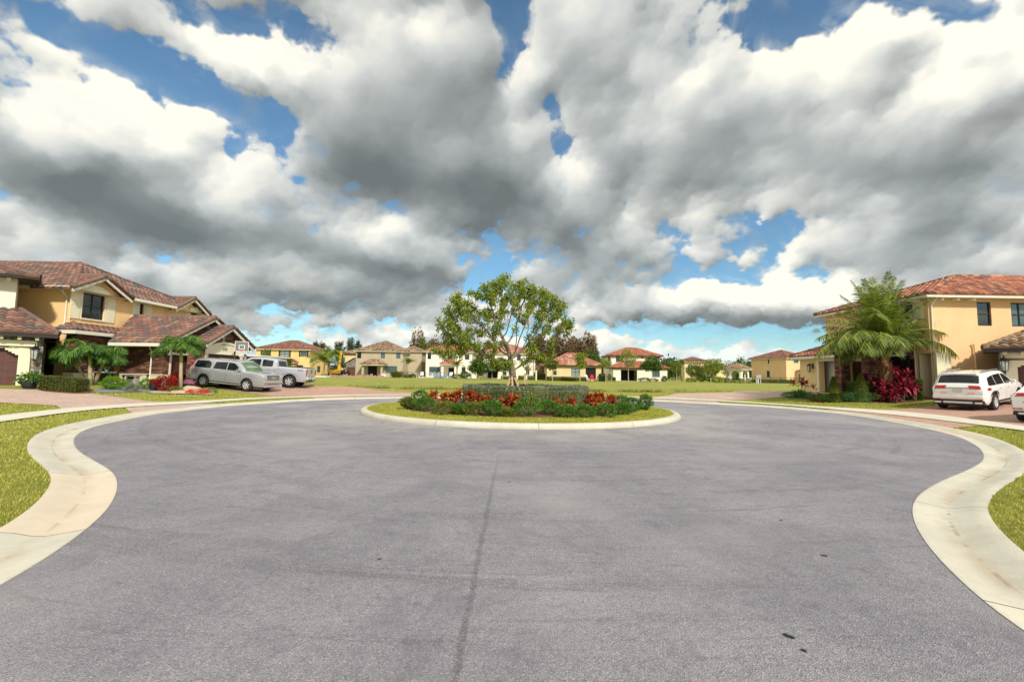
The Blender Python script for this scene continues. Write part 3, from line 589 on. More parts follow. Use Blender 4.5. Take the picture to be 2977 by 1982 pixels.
def sweep(line, nr, prof, name, mat, closed=False):
    s = np.concatenate([[0], np.cumsum(np.linalg.norm(np.diff(line, axis=0), axis=1))])
    arr = np.zeros((len(line), len(prof), 3)); uv = np.zeros_like(arr)
    for j, (o_, z_) in enumerate(prof):
        arr[:, j, :2] = line + nr * o_; arr[:, j, 2] = z_; uv[:, j, 0] = s; uv[:, j, 1] = o_
    mb = MB(); mb.grid(arr, uv=uv.reshape(-1, 3)); o = mb.build(name, mat, smooth=True, sharp=35, uv=True); return struct(o)
sweep(inner, nrm, [(0, -.02), (0, .006), (.14, -.006), (.27, -.016), (.36, .0), (.48, .045), (.57, .063), (.62, .062), (.625, -.03)], 'kerb', KM)

# the ground sheet: lawn, swale and far field, out to the horizon
def grass_ground():
    m, gg, b, o = new_mat('grass ground'); p = pos(gg); x, y, z = sep(gg, p)
    c = gg.ramp(gg.noise(p, .35, 6, .65), [(.3, (.25, .275, .06)), (.55, (.35, .355, .09)), (.75, (.45, .41, .13))])
    c = gg.mix(gg.sstep(gg.noise(p, 12, 5, .75), .35, .7, 0., .6), c, (.14, .17, .025))
    c = gg.mix(gg.sstep(gg.noise(p, 3.1, 6, .7), .5, .75, 0., .45), c, (.42, .35, .10))
    st = gg.n('ShaderNodeCombineXYZ'); gg.put(st.inputs[0], gg.math('MULTIPLY', x, .05)); gg.put(st.inputs[1], gg.math('MULTIPLY', y, .5))
    c = gg.mix(gg.math('MULTIPLY', gg.sstep(gg.noise(st.outputs[0], 1.0, 4, .6), .4, .7, 0, .5), gg.sstep(y, 36, 50)), c, (.17, .19, .05))
    wet = gg.sstep(z, -.42, -.05, .85, 0.); c = gg.mix(gg.math('MULTIPLY', wet, gg.sstep(gg.noise(p, 1.5, 5, .7), .25, .55, .5, 1.)), c, (.055, .065, .02))
    gg.put(b.inputs['Base Color'], c); b.inputs['Roughness'].default_value = .95; b.inputs['Specular IOR Level'].default_value = .1
    bump(gg, b, gg.noise(p, 25, 5, .8), .06); return m
GG = grass_ground()
loop = outer[::3] - nrm[::3] * .04; ctr = np.array([0., 8.5]); fac = 1.0; rings = []
while fac < 110:
    rings.append(ctr + (loop - ctr) * fac); fac *= 1.028 if fac < 8 else 1.12
R3 = np.array(rings); arr = np.concatenate([R3, h(R3[..., 0], R3[..., 1])[..., None]], -1)
arr[0, :, 2] = .045
mb = MB(); mb.grid(arr, flip=True); struct(mb.build('lawn', GG, smooth=True))

# pavements and driveways
SWF = [(0,1208),(180,1188),(298,1178.4),(470.7,1169.6),(574,1165),(746,1156),(900,1151),(949,1148.7),(1220,1145.5),(1480,1146),(1701,1149.5),(1921,1154.5),(2095.6,1163),(2287,1175),(2444.7,1185),(2554.7,1191),(2717,1205),(2977,1238.7)]
SWN = [(0,1227),(153,1205),(291,1188.8),(497.5,1176.5),(578,1172.4),(734,1161),(871,1155.8),(960,1152.8),(1178,1148.5),(1480,1149),(1737,1153.2),(1885,1157),(2075.7,1165.5),(2287,1178.5),(2444.7,1192),(2600,1206),(2765,1225),(2977,1252)]
far_ = xy(SWF, .07); near_ = xy(SWN, .07)
def ext(P, a=4): return np.concatenate([[P[0] + (P[0] - P[1]) / np.linalg.norm(P[0] - P[1]) * a], P, [P[-1] + (P[-1] - P[-2]) / np.linalg.norm(P[-1] - P[-2]) * a]])
far_ = sm1(resample(catmull(ext(far_), 8), .5), 4); near_ = sm1(resample(catmull(ext(near_), 8), .5), 4)
SIDE = np.concatenate([far_, near_[::-1]])
def walk_mat():
    m, gg, b, o = new_mat('sidewalk concrete'); p = pos(gg)
    c = gg.ramp(gg.noise(p, .8, 6, .6), [(.3, (.52, .49, .40)), (.7, (.64, .61, .51))]); c = gg.mix(gg.sstep(gg.noise(p, 5, 6, .7), .5, .8, 0, .35), c, (.45, .38, .28))
    x, y, z = sep(gg, p); an = gg.math('ARCTAN2', gg.math('SUBTRACT', y, 17.), x); fr = gg.math('FRACT', gg.math('MULTIPLY', an, 9.)); js = gg.sstep(gg.math('MINIMUM', fr, gg.math('SUBTRACT', 1., fr)), .003, .010, .6, 0.)
    gg.put(b.inputs['Base Color'], gg.mix(js, c, (.2, .17, .14))); b.inputs['Roughness'].default_value = .9; return m
bm_drape(SIDE, None, .035, 'sidewalk', walk_mat(), .8)
PAV = {}
def drive(name, pts, mat, extra=None, off=.018):
    P = [tuple(gt(x, y))[:2] if len(p_) == 2 else None for p_ in [(0, 0)] for x, y in []]
    P = []
    for q_ in pts:
        if q_[0] == 'w': P.append((q_[1], q_[2]))
        else: v = gt(*q_); P.append((v.x, v.y))
    P = resample(np.array(P + [P[0]]), .35)[:-1]
    ins = inpoly(P[:, 0], P[:, 1], outer[::3])
    for i in np.where(ins)[0]:
        j = np.argmin(np.linalg.norm(outer - P[i], axis=1)); P[i] = outer[j] + nrm[j] * .004
    PAV[len(PAV)] = np.array(P); return bm_drape(np.array(P), None, off, name, mat, 1.0)
drive('driveway', [(-250,1128),(0,1131),(114,1134),(240,1142),(352,1156),(470.7,1170.5),(298,1180),(180,1190),(164,1180),(80,1175),(0,1171),(-250,1168)], M['paver'])
drive('driveway', [(360,1184),(497,1174),(581,1170),(585,1173),(673,1176.5),(574,1185.5),(459,1198.5),(395,1208),(375,1195)], M['paver'], off=.014)
drive('driveway', [('w',-21.6,27.1),(623,1128),(754,1146),(793,1153),(949,1151),(1220,1147),(1178.6,1139.5),(1041,1126.8),(910,1123.3),('w',-21.6,38.5)], M['paver_red'])
drive('driveway', [(898,1155.5),(1178,1147.5),(1480,1147.5),(1737,1151.8),(1885,1155.5),(2077,1164.5),(2100,1175.5),(1888,1167.5),(1480,1161),(1178,1160),(949,1164)], M['paver'], off=.014)
drive('driveway', [(1893,1155.5),(1966,1144),(2124,1140.7),(2311,1136),('w',22.3,37),('w',22.3,28.5),(2311,1149.8),(2116,1164)], M['paver'])
drive('driveway', [(2564,1192),(2746,1175.6),('w',25.2,26.0),('w',42,25),('w',42,12),('w',18.5,13.5),(2977,1241),(2717,1207)], M['paver_red'])
drive('driveway', [(2444,1190),(2600,1204),(2765,1223),(2977,1250),(2875,1236),(2765,1245),(2700,1241),(2621,1226.5),(2478,1204.5),(2373,1194)], M['paver_red'], off=.014)
PAVS = list(PAV.values()) + [SIDE]

# the island: kerb, turf ring, mulched bed
t = np.linspace(0, 2 * math.pi, 241); circ = np.stack([np.cos(t), np.sin(t)], 1)
sweep(ISL + circ * IR, circ * -1, [(0, -.02), (.0, .02), (.035, .10), (.06, .125), (.1, .14), (.27, .145), (.275, .0)], 'kerb', KM)['kind'] = 'structure'
def hi(r): return .125 + .16 * ss(IR - r, .3, 4.5)
rad_ = np.linspace(IR - .25, .01, 16); arr = np.zeros((16, 121, 3)); c2 = circ[::2]
for i, r_ in enumerate(rad_): arr[i, :, :2] = ISL + c2 * r_; arr[i, :, 2] = hi(r_)
mb = MB(); mb.grid(arr); struct(mb.build('island_turf', GG, smooth=True))
BEDR = 5.0
rad_ = np.linspace(BEDR, .01, 12); arr = np.zeros((12, 121, 3)); wob = 1 + .03 * np.sin(t[::2] * 5) + .02 * np.sin(t[::2] * 11)
for i, r_ in enumerate(rad_): arr[i, :, :2] = ISL + c2 * (r_ * (wob[:, None] if i < 4 else 1)); arr[i, :, 2] = hi(r_) + .02 - (.03 if i == 0 else 0)
mb = MB(); mb.grid(arr); struct(mb.build('mulch_bed', M['mulch'], smooth=True))

# grass blades over the near lawns
def blades(name, X, Y, Z, hgt, wid, mat, lean=.6):
    n = len(X); a = rng.uniform(0, 2 * math.pi, n); b_ = rng.uniform(0, 2 * math.pi, n); ln = hgt * rng.uniform(.3, 1, n) * lean
    base = np.stack([X, Y, Z], 1); side = np.stack([np.cos(a), np.sin(a), 0 * a], 1) * wid[:, None] * .5
    tip = base + np.stack([np.cos(b_) * ln, np.sin(b_) * ln, hgt * rng.uniform(.5, 1, n)], 1); mid = base * .5 + tip * .5 + np.array([0, 0, 1]) * (hgt * .12)[:, None]
    v = np.stack([base - side, base + side, mid + side * .8, mid - side * .8, tip], 1).reshape(-1, 3); k = np.arange(n) * 5
    mb = MB(); mb.add(v, q=np.stack([k, k + 1, k + 2, k + 3], 1), t=np.stack([k + 3, k + 2, k + 4], 1)); return struct(mb.build(name, mat), 'stuff')
GM = foliage('grass blades', [(.14, .18, .025), (.34, .36, .06), (.50, .48, .10), (.66, .58, .20)], .3, .8, gloss=.15)
n = 420000; ang = rng.uniform(R(-56), R(56), n); rr_ = np.exp(rng.uniform(math.log(2.6), math.log(44), n)); X_, Y_ = np.sin(ang) * rr_, np.cos(ang) * rr_
roadP = outer[::3]; ok = ~inpoly(X_, Y_, roadP) & (Y_ < 45)
for P_ in PAVS: ok &= ~inpoly(X_, Y_, P_)
ok &= ~((np.abs(X_) > 21.3) & (Y_ > 25)) & ~((X_ < -21) & (Y_ > 20))
X_, Y_, rr_ = X_[ok], Y_[ok], rr_[ok]; print('blades', len(X_))
blades('grass', X_, Y_, h(X_, Y_) - .005, np.clip(.035 + rr_ * .0010, 0, .085), np.clip(.0022 + rr_ * .00085, 0, .03), GM)
n = 60000; ang = rng.uniform(0, 2 * math.pi, n); r_ = np.sqrt(rng.uniform((BEDR - .1) ** 2, (IR - .26) ** 2, n)); keep = rng.uniform(0, 1, n) < np.where(np.sin(ang) < .2, 1, .35); ang, r_ = ang[keep], r_[keep]
blades('grass', ISL[0] + np.cos(ang) * r_, ISL[1] + np.sin(ang) * r_, hi(r_), np.full(len(r_), .065), np.full(len(r_), .014), GM)
# rank grass along the bottom of the swale
n = 26000; X_ = rng.uniform(-26, 40, n); Y_ = 45 + .6 * np.sin(X_ * .1) + rng.normal(1.2, 1.0, n); clump = np.sin(X_ * 2.1) + np.sin(X_ * .83 + 2) + rng.uniform(-1.2, 1.2, n) > -.6; X_, Y_ = X_[clump], Y_[clump]
SWG = foliage('rank swale grass', [(.06, .07, .02), (.12, .12, .03), (.20, .18, .05), (.25, .20, .09)], .2)
blades('swale_grass', X_, Y_, h(X_, Y_), np.full(len(X_), .36), np.full(len(X_), .035), SWG, .35)

# ------------------------------------------------------------------ building helpers
class Wall:
    """a wall plane: u along it (left to right seen from outside), v up, d outwards"""
    def __init__(s, P0, P1, z0):
        s.P = np.array((P0[0], P0[1], z0), float); d = np.array((P1[0] - P0[0], P1[1] - P0[1], 0.)); s.L = np.linalg.norm(d); s.d = d / s.L
        s.n = np.array((s.d[1], -s.d[0], 0)); s.z = np.array((0, 0, 1.))
    def p(s, u, v, d=0): return s.P + s.d * u + s.z * v + s.n * d
    def box(s, mb, u0, u1, v0, v1, d0, d1): return mb.frame(s.p(u0, v0, d0), s.d * (u1 - u0), s.z * (v1 - v0), s.n * (d1 - d0))
    def hit(s, x, y):                                    # photo point on this plane -> (u, v)
        r = np.array(ray(x, y)); o = np.array((0, 0, EYE)); t = np.dot(s.P - o, s.n) / np.dot(r, s.n); q_ = o + r * t - s.P; return np.dot(q_, s.d), q_[2]
    def rect(s, x0, x1, y0, y1):
        a = s.hit(x0, (y0 + y1) / 2)[0]; b_ = s.hit(x1, (y0 + y1) / 2)[0]; xm = (x0 + x1) / 2; return (a, b_, s.hit(xm, y1)[1], s.hit(xm, y0)[1])
    def panel(s, mb, v0, v1, ops=(), depth=.14, u0=0, u1=None):
        u1 = s.L if u1 is None else u1
        us = sorted({u0, u1, *[o_[0] for o_ in ops], *[o_[1] for o_ in ops]}); vs = sorted({v0, v1, *[o_[2] for o_ in ops], *[o_[3] for o_ in ops]})
        us = [u for u in us if u0 - 1e-6 <= u <= u1 + 1e-6]; vs = [v for v in vs if v0 - 1e-6 <= v <= v1 + 1e-6]
        for a, b_ in zip(us, us[1:]):
            for c, d in zip(vs, vs[1:]):
                mu, mv = (a + b_) / 2, (c + d) / 2
                if any(o_[0] < mu < o_[1] and o_[2] < mv < o_[3] for o_ in ops): continue
                mb.poly([s.p(a, c), s.p(b_, c), s.p(b_, d), s.p(a, d)])
        for (a, b_, c, d) in ops:
            for e in (((a, c), (b_, c)), ((b_, c), (b_, d)), ((b_, d), (a, d)), ((a, d), (a, c))):
                mb.poly([s.p(*e[0]), s.p(*e[0], -depth), s.p(*e[1], -depth), s.p(*e[1])])
        return mb
def window(W_, rc, parent, cols=1, rows=2, depth=.11, fr=.05, glass='glass', frame='dkframe', trim=None, sill=None, name='window'):
    u0, u1, v0, v1 = rc; mb = MB(); a, b_ = -depth - .02, -depth + .05
    W_.box(mb, u0, u1, v0, v0 + fr, a, b_); W_.box(mb, u0, u1, v1 - fr, v1, a, b_); W_.box(mb, u0, u0 + fr, v0 + fr, v1 - fr, a, b_); W_.box(mb, u1 - fr, u1, v0 + fr, v1 - fr, a, b_)
    for i in range(1, cols): x = u0 + (u1 - u0) * i / cols; W_.box(mb, x - fr * .45, x + fr * .45, v0 + fr, v1 - fr, a + .006, b_ - .006)
    for i in range(1, rows): y = v0 + (v1 - v0) * i / rows; W_.box(mb, u0 + fr, u1 - fr, y - fr * .4, y + fr * .4, a + .009, b_ - .004)
    f = mb.build(name, M[frame], parent); mg = MB(); mg.poly([W_.p(u0 + .01, v0 + .01, -depth), W_.p(u1 - .01, v0 + .01, -depth), W_.p(u1 - .01, v1 - .01, -depth), W_.p(u0 + .01, v1 - .01, -depth)])
    gp = mg.build('pane', M[glass], f, local=True)
    for v in gp.data.vertices: v.co -= Vector(parent['_o'])
    if sill:
        ms = MB(); W_.box(ms, u0 - .08, u1 + .08, v0 - .10, v0 - .004, .0, .07); s2 = ms.build('sill', M[sill], f, local=True)
        for v in s2.data.vertices: v.co -= Vector(parent['_o'])
    if trim:
        ms = MB(); k = .11
        W_.box(ms, u0 - k, u0, v0 - .004, v1 + k, .0, .035); W_.box(ms, u1, u1 + k, v0 - .004, v1 + k, .0, .035); W_.box(ms, u0, u1, v1, v1 + k, .0, .033); ms.build('window_trim', M[trim], parent)
    return f
def roof_face(mb, pts, tw=.36, tl=.44, amp=.085, step=.06, seg=6):
    """a tiled roof plane; pts ccw from outside, the first two are the eave"""
    pts = [np.array(tuple(p), float) for p in pts]; A, B = pts[0], pts[1]; U = (B - A) / np.linalg.norm(B - A)
    n = np.cross(B - A, pts[-1] - A); n /= np.linalg.norm(n)
    if n[2] < 0: n = -n
    V_ = np.cross(n, U); V_ *= 1 if V_[2] > 0 else -1
    P2 = np.array([((p - A) @ U, (p - A) @ V_) for p in pts]); vmax = P2[:, 1].max(); tl = vmax / max(1, round(vmax / tl))
    def span(v):
        xs = []
        for i in range(len(P2)):
            a, b_ = P2[i], P2[(i + 1) % len(P2)]
            if min(a[1], b_[1]) - 1e-6 <= v <= max(a[1], b_[1]) + 1e-6:
                if abs(a[1] - b_[1]) < 1e-6: xs += [a[0], b_[0]]
                else: xs.append(a[0] + (b_[0] - a[0]) * (v - a[1]) / (b_[1] - a[1]))
        return (min(xs), max(xs)) if xs else (0, 0)
    v = 0; k = 0
    while v < vmax - 1e-4:
        v2 = min(v + tl, vmax); s0, s1 = span(v + 1e-4), span(v2 - 1e-4); lo, hi_ = min(s0[0], s1[0]), max(s0[1], s1[1])
        us = np.arange(math.floor(lo / tw * seg), math.ceil(hi_ / tw * seg) + 1) * tw / seg
        w_ = .5 + .5 * np.cos(2 * math.pi * us / tw); w_ = amp * w_ ** .7
        ub, ut = np.clip(us, *s0), np.clip(us, *s1)
        vb = v - (.02 if k else .05)
        bot = A + np.outer(ub, U) + V_ * vb + np.outer(w_ + step, n); top = A + np.outer(ut, U) + V_ * v2 + np.outer(w_, n); low = A + np.outer(ub, U) + V_ * vb + np.outer(w_ * 0 - (.03 if k == 0 else 0) , n)
        uv = np.c_[us / tw + .5 + k * 0, np.full(len(us), 0), np.zeros(len(us))]
        u_b, u_t, u_l = uv.copy(), uv.copy(), uv.copy(); u_b[:, 1] = k + .1; u_t[:, 1] = k + .9; u_l[:, 1] = k + .1
        mb.grid(np.stack([low, bot, top]), uv=np.concatenate([u_l, u_b, u_t]), flip=True)
        v = v2; k += 1
def cap_line(mb, a, b_, r=.12, step=.4):
    a, b_ = np.array(tuple(a), float), np.array(tuple(b_), float); L_ = np.linalg.norm(b_ - a); n = max(2, int(L_ / step)); pts = []; rad = []
    up = np.array((0, 0, .06))
    for i in range(n):
        pts += [a + (b_ - a) * i / n + up, a + (b_ - a) * (i + .97) / n + up]; rad += [r * 1.12, r * .86]
    mb.tube(pts, rad, 7); k = np.array([(p - a) @ (b_ - a) / L_ ** 2 * n for p in np.concatenate([mb.V[-1]])]); mb.uv[-1] = np.c_[np.full(len(k), 300.), np.floor(k + .02) + .5, k * 0]
def hip_roof(mb, x0, x1, y0, y1, z, pitch=.42, ov=.45, caps=None, **kw):
    """hip roof over a plan rectangle; returns the eave corners"""
    x0, x1, y0, y1 = x0 - ov, x1 + ov, y0 - ov, y1 + ov; w_, d_ = x1 - x0, y1 - y0
    m_ = min(w_, d_) / 2; zr = z + m_ * pitch
    if w_ >= d_: r0, r1 = (x0 + m_, (y0 + y1) / 2, zr), (x1 - m_, (y0 + y1) / 2, zr)
    else: r0, r1 = ((x0 + x1) / 2, y0 + m_, zr), ((x0 + x1) / 2, y1 - m_, zr)
    a, b_, c, d = (x0, y0, z), (x1, y0, z), (x1, y1, z), (x0, y1, z)
    if w_ >= d_:
        F_ = [(a, b_, r1, r0), (b_, c, r1), (c, d, r0, r1), (d, a, r0)]; hips = [(a, r0), (d, r0), (b_, r1), (c, r1), (r0, r1)]
    else:
        F_ = [(a, b_, r0), (b_, c, r1, r0), (c, d, r1), (d, a, r0, r1)]; hips = [(a, r0), (b_, r0), (c, r1), (d, r1), (r0, r1)]
    for f in F_: roof_face(mb, f, **kw)
    if caps is not None:
        for p_, q_ in hips:
            if np.linalg.norm(np.array(p_) - np.array(q_)) > .3: cap_line(caps, p_, q_)
    return a, b_, c, d
def eaves(mb, corners, h_=.2, t=.09, ov=.45, soffit=True, drop=.0):
    """fascia and soffit round the eave polygon"""
    c = [np.array(p, float) for p in corners]; k = len(c); zc = c[0][2] - drop
    for i in range(k):
        a, b_ = c[i], c[(i + 1) % k]; d = (b_ - a) / np.linalg.norm(b_ - a); n = np.array((d[1], -d[0], 0))
        mb.frame((*(a - n * t + d * (0 if i % 2 == 0 else t))[:2], zc - h_), d * (np.linalg.norm(b_ - a) - (0 if i % 2 == 0 else 2 * t)), n * t, (0, 0, h_ - .02))
    if soffit: mb.poly([(p[0], p[1], zc - h_ + .02) for p in c][::-1])
def downspout(W_, u, v0, v1, parent, mat='trimw', r=.045, kick=.4):
    mb = MB(); mb.tube([W_.p(u, v1 + .05, kick), W_.p(u, v1 - .12, kick * .8), W_.p(u, v1 - .42, .09), W_.p(u, v1 - .6, .07), W_.p(u, v0 + .25, .07), W_.p(u, v0 + .08, .2)], r, 8); return mb.build('downspout', M[mat], parent, smooth=True)
def simple_house(label, x0, x1, y0, y1, z0, eave, wall, roof, pitch=.40, front=(), side=(), sdir='r', ov=.5, extra=None, name='house', seg=4, group='houses beyond the field', fascia='trimw'):
    """front = list of (x0,x1,y0,y1,cols[,kind]) rectangles in photo pixels on the front wall; side likewise on the right or left wall"""
    t_ = thing(name, label, 'house', ((x0 + x1) / 2, (y0 + y1) / 2, z0), group=group)
    Wf = Wall((x0, y0), (x1, y0), z0); Wr = Wall((x1, y0), (x1, y1), z0); Wl = Wall((x0, y1), (x0, y0), z0); Wb = Wall((x1, y1), (x0, y1), z0)
    H_ = eave - z0; mb = MB(); fo = [Wf.rect(*r[:4]) for r in front]; Ws = Wr if sdir == 'r' else Wl; so_ = [Ws.rect(*r[:4]) for r in side]
    fo = [(max(a, .1), min(b_, Wf.L - .1), max(c, .02), min(d, H_ - .1)) for a, b_, c, d in fo]; so_ = [(max(a, .1), min(b_, Ws.L - .1), max(c, .02), min(d, H_ - .1)) for a, b_, c, d in so_]
    Wf.panel(mb, -.6, H_, fo); Wr.panel(mb, -.6, H_, so_ if sdir == 'r' else ()); Wl.panel(mb, -.6, H_, so_ if sdir == 'l' else ()); Wb.panel(mb, -.6, H_)
    mb.build('wall', M[wall], t_)
    for (W_, L_, rs) in ((Wf, front, fo), (Ws, side, so_)):
        for r, rc in zip(L_, rs):
            if len(r) > 5 and r[5] == 'door':
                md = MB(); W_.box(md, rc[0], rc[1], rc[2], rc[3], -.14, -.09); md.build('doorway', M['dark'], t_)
            else: window(W_, rc, t_, cols=r[4], glass=random.choice(['glassb', 'glasst', 'glass']) if len(r) < 6 else r[5], depth=.08, fr=.07)
    rb, cb = MB(), MB(); cr = hip_roof(rb, x0, x1, y0, y1, eave, pitch, ov, cb, seg=seg, amp=.13, tw=.42)
    ro = rb.build('roof', M[roof], t_, uv=True); cc = cb.build('ridge_cap', M[roof], ro, uv=True, local=True, smooth=True)
    for v in cc.data.vertices: v.co -= Vector(t_['_o'])
    eb = MB(); eaves(eb, cr); eb.build('fascia', M[fascia], t_)
    t_['_w'] = 0; return t_, Wf, Wr, Wl
def sub_roof(t_, x0, x1, y0, y1, z, roof, pitch=.4, ov=.4, seg=4, name='porch_roof', fascia='trimw'):
    rb, cb = MB(), MB(); cr = hip_roof(rb, x0, x1, y0, y1, z, pitch, ov, cb, seg=seg, amp=.13, tw=.42); ro = rb.build(name, M[roof], t_, uv=True)
    cc = cb.build('ridge_cap', M[roof], ro, uv=True, local=True, smooth=True)
    for v in cc.data.vertices: v.co -= Vector(t_['_o'])
    eb = MB(); eaves(eb, cr); e = eb.build('porch_fascia', M[fascia], t_); return ro
def atx(x, Y): return at(x, 1080, Y).x
def clean():
    for o in bpy.data.objects:
        for k in ('_o', '_w'):
            if k in o: del o[k]

# ------------------------------------------------------------------ houses across the field
ZP = .52
# yellow house with brown shutters
Y0 = 103.; x0, x1 = atx(741, Y0), atx(896.8, Y0)
t_, Wf, Wr, Wl = simple_house('yellow two storey house with brown hip roof behind the silver pickup', x0, x1, Y0, Y0 + 10.5, ZP, 6.75, 'yellow2', 'roof_far', .40,
    front=[(763, 782, 1018, 1038, 2), (815.5, 840, 1018.5, 1038, 2), (874.5, 892, 1019.5, 1036.5, 1), (862, 881, 1061, 1078, 2)], side=[(922, 931, 1064, 1082, 1, 'glasst')])
mb = MB()
for r in ((815.5, 840, 1018.5, 1038), (874.5, 892, 1019.5, 1036.5), (763, 782, 1018, 1038)):
    u0, u1, v0, v1 = Wf.rect(*r)
    for a in (u0 - .42, u1 + .06): Wf.box(mb, a, a + .36, v0, v1, 0, .05)
mb.each('shutter', M['dkframe'], t_)
u = Wf.hit(897, 1050)[0]; downspout(Wr, .15, 0, 6.0, t_)
a, b_ = atx(786, Y0), atx(862, Y0); sub_roof(t_, a, b_, Y0 - 1.6, Y0 + .5, 3.6, 'roof_far', .55)
mb = MB(); W2 = Wall((a, Y0 - 1.5), (b_, Y0 - 1.5), ZP); W2.panel(mb, -.6, 2.62, [(1.0, W2.L - 2.2, .02, 2.1)], .3); Wall((b_, Y0 - 1.5), (b_, Y0), ZP).panel(mb, -.6, 2.62); Wall((a, Y0), (a, Y0 - 1.5), ZP).panel(mb, -.6, 2.62); mb.build('porch_wall', M['yellow2'], t_)
# tan house
Y0 = 101.; x0, x1 = atx(1033, Y0), atx(1167.5, Y0)
t_, Wf, Wr, Wl = simple_house('tan two storey house with tan striped hip roof behind the dirt mounds', x0, x1, Y0, Y0 + 11, ZP, 6.55, 'tan', 'roof_tan', .46,
    front=[(1038.6, 1050.2, 1021.4, 1041.2, 1, 'glass'), (1107.4, 1119, 1022, 1041.5, 1, 'glasst'), (1152.2, 1163.8, 1022.5, 1041.5, 1, 'glasst'), (1119, 1154, 1064, 1084, 3, 'glasst'), (1069.5, 1096, 1063, 1093, 2, 'door')])
downspout(Wr, .15, 0, 5.8, t_)
a, b_ = atx(1050, Y0 - 2.4), atx(1112, Y0 - 2.4); sub_roof(t_, a, b_, Y0 - 2.4, Y0 + .4, 3.35, 'roof_tan', .62)
mb = MB()
for x in (a + .05, b_ - .5): mb.box(x, x + .45, Y0 - 2.3, Y0 - 1.85, ZP - .6, 3.18)
mb.each('porch_column', M['tan'], t_); mb = MB(); mb.box(a, b_, Y0 - 2.25, Y0 - 1.95, 2.95, 3.16); mb.build('porch_beam', M['tan'], t_)
mb = MB(); u0, u1 = 1.0, 1.3; bx = x1; mb.box(bx, bx + 3.2, Y0 + 6.5, Y0 + 12, ZP - .6, 6.9); mb.build('rear_wing', M['tan'], t_); sub_roof(t_, bx - 2, bx + 3.2, Y0 + 6.5, Y0 + 13, 6.95, 'roof_tan', .42, .5, name='rear_roof')
# white house left of the tree
Y0 = 103.; x0, x1 = atx(1237, Y0), atx(1372, Y0)
t_, Wf, Wr, Wl = simple_house('white two storey house with terracotta roof and pool terrace left of the island tree', x0, x1, Y0, Y0 + 10.5, ZP, 6.75, 'white', 'roof_red', .42,
    front=[(1243.3, 1253.5, 1025, 1043.5, 1, 'glass'), (1247.5, 1279.5, 1066, 1084, 2, 'glasst'), (1342, 1353.5, 1066.5, 1082, 1, 'glass'), (1352.5, 1364.5, 1030, 1045.5, 1, 'glass'), (1303, 1315, 1030, 1046, 1, 'glass')])
a, b_ = atx(1283, Y0 - 2.4), atx(1326, Y0 - 2.4); sub_roof(t_, a, b_, Y0 - 2.4, Y0 + .4, 3.75, 'roof_red', .62)
mb = MB()
for x in (a, b_ - .45): mb.box(x, x + .45, Y0 - 2.3, Y0 - 1.85, ZP - .6, 3.56)
mb.each('porch_column', M['white'], t_)
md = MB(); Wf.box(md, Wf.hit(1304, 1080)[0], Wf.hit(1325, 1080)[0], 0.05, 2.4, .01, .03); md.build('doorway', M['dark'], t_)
mb = MB(); mb.box(x1, x1 + 1.1, Y0 - .2, Y0 + 5, ZP - .6, 3.1); mb.build('side_wall', M['white'], t_)
# white house behind the tree
Y0 = 102.; x0, x1 = atx(1404, Y0), atx(1556, Y0)
t_, Wf, Wr, Wl = simple_house('white two storey house half hidden behind the island tree', x0, x1, Y0, Y0 + 10, ZP, 6.5, 'white', 'roof_pink', .40,
    front=[(1427, 1438, 1031, 1046, 1, 'glasst'), (1503, 1514, 1030, 1048, 1, 'glass'), (1462.5, 1472.5, 1080, 1091, 1, 'glass'), (1478.5, 1489, 1071, 1091, 1, 'glasst'), (1529, 1539, 1070, 1090, 1, 'glass'), (1418, 1447, 1077, 1098, 2, 'door')])
mb = MB()
for x in (1408.5, 1450): xx = atx(x, Y0 - 2); mb.box(xx, xx + .45, Y0 - 2.2, Y0 - 1.75, ZP - .6, 2.85)
mb.each('porch_column', M['white'], t_)
mb = MB(); mb.box(x0 + .2, atx(1456, Y0), Y0 - 2.3, Y0 - .01, 2.87, 3.0); mb.build('porch_slab', M['trimw'], t_)
downspout(Wf, Wf.L - .35, 0, 5.5, t_, 'dkframe')
# low yellow house
Y0 = 88.; x0, x1 = atx(1590, Y0), atx(1748, Y0)
t_, Wf, Wr, Wl = simple_house('low single storey yellow house with mottled red tile roof right of the island tree', x0, x1, Y0, Y0 + 9.5, ZP, 3.6, 'cream', 'roof_pink', .5,
    front=[(1608, 1618, 1077, 1090, 1, 'glass'), (1661, 1684.5, 1070.5, 1093, 2, 'glassb'), (1702.5, 1732.5, 1069, 1101, 1, 'door')], fascia='dkframe')
# white house with lower roof
Y0 = 100.; x0, x1 = atx(1777.5, Y0), atx(1921, Y0)
t_, Wf, Wr, Wl = simple_house('white two storey house with orange red hip roofs right of the low yellow house', x0, x1, Y0, Y0 + 8.5, ZP, 6.3, 'white', 'roof_red', .42,
    front=[(1790.5, 1811.5, 1035, 1052.5, 2, 'glasst'), (1864, 1871, 1035.8, 1042.2, 1, 'glass'), (1906.5, 1916.5, 1035.5, 1045, 1, 'glasst')], side=[(1753.5, 1756, 1036, 1052, 1, 'glass'), (1768, 1773, 1037, 1052, 1, 'glass'), (1772, 1776, 1073, 1089, 1, 'glass')], sdir='l', fascia='dkframe')
Y1 = Y0 - 3.4; a, b_ = atx(1783, Y1), atx(1940, Y1)
sub_roof(t_, a, b_, Y1, Y0 + 1.5, 3.45, 'roof_red', .5, name='lower_roof', fascia='dkframe')
mb = MB(); W2 = Wall((a, Y1), (b_, Y1), ZP); o1 = W2.rect(1805, 1852.5, 1073, 1102.5); o2 = W2.rect(1895.5, 1918, 1074.5, 1096); o3 = W2.rect(1791, 1797, 1072.5, 1098)
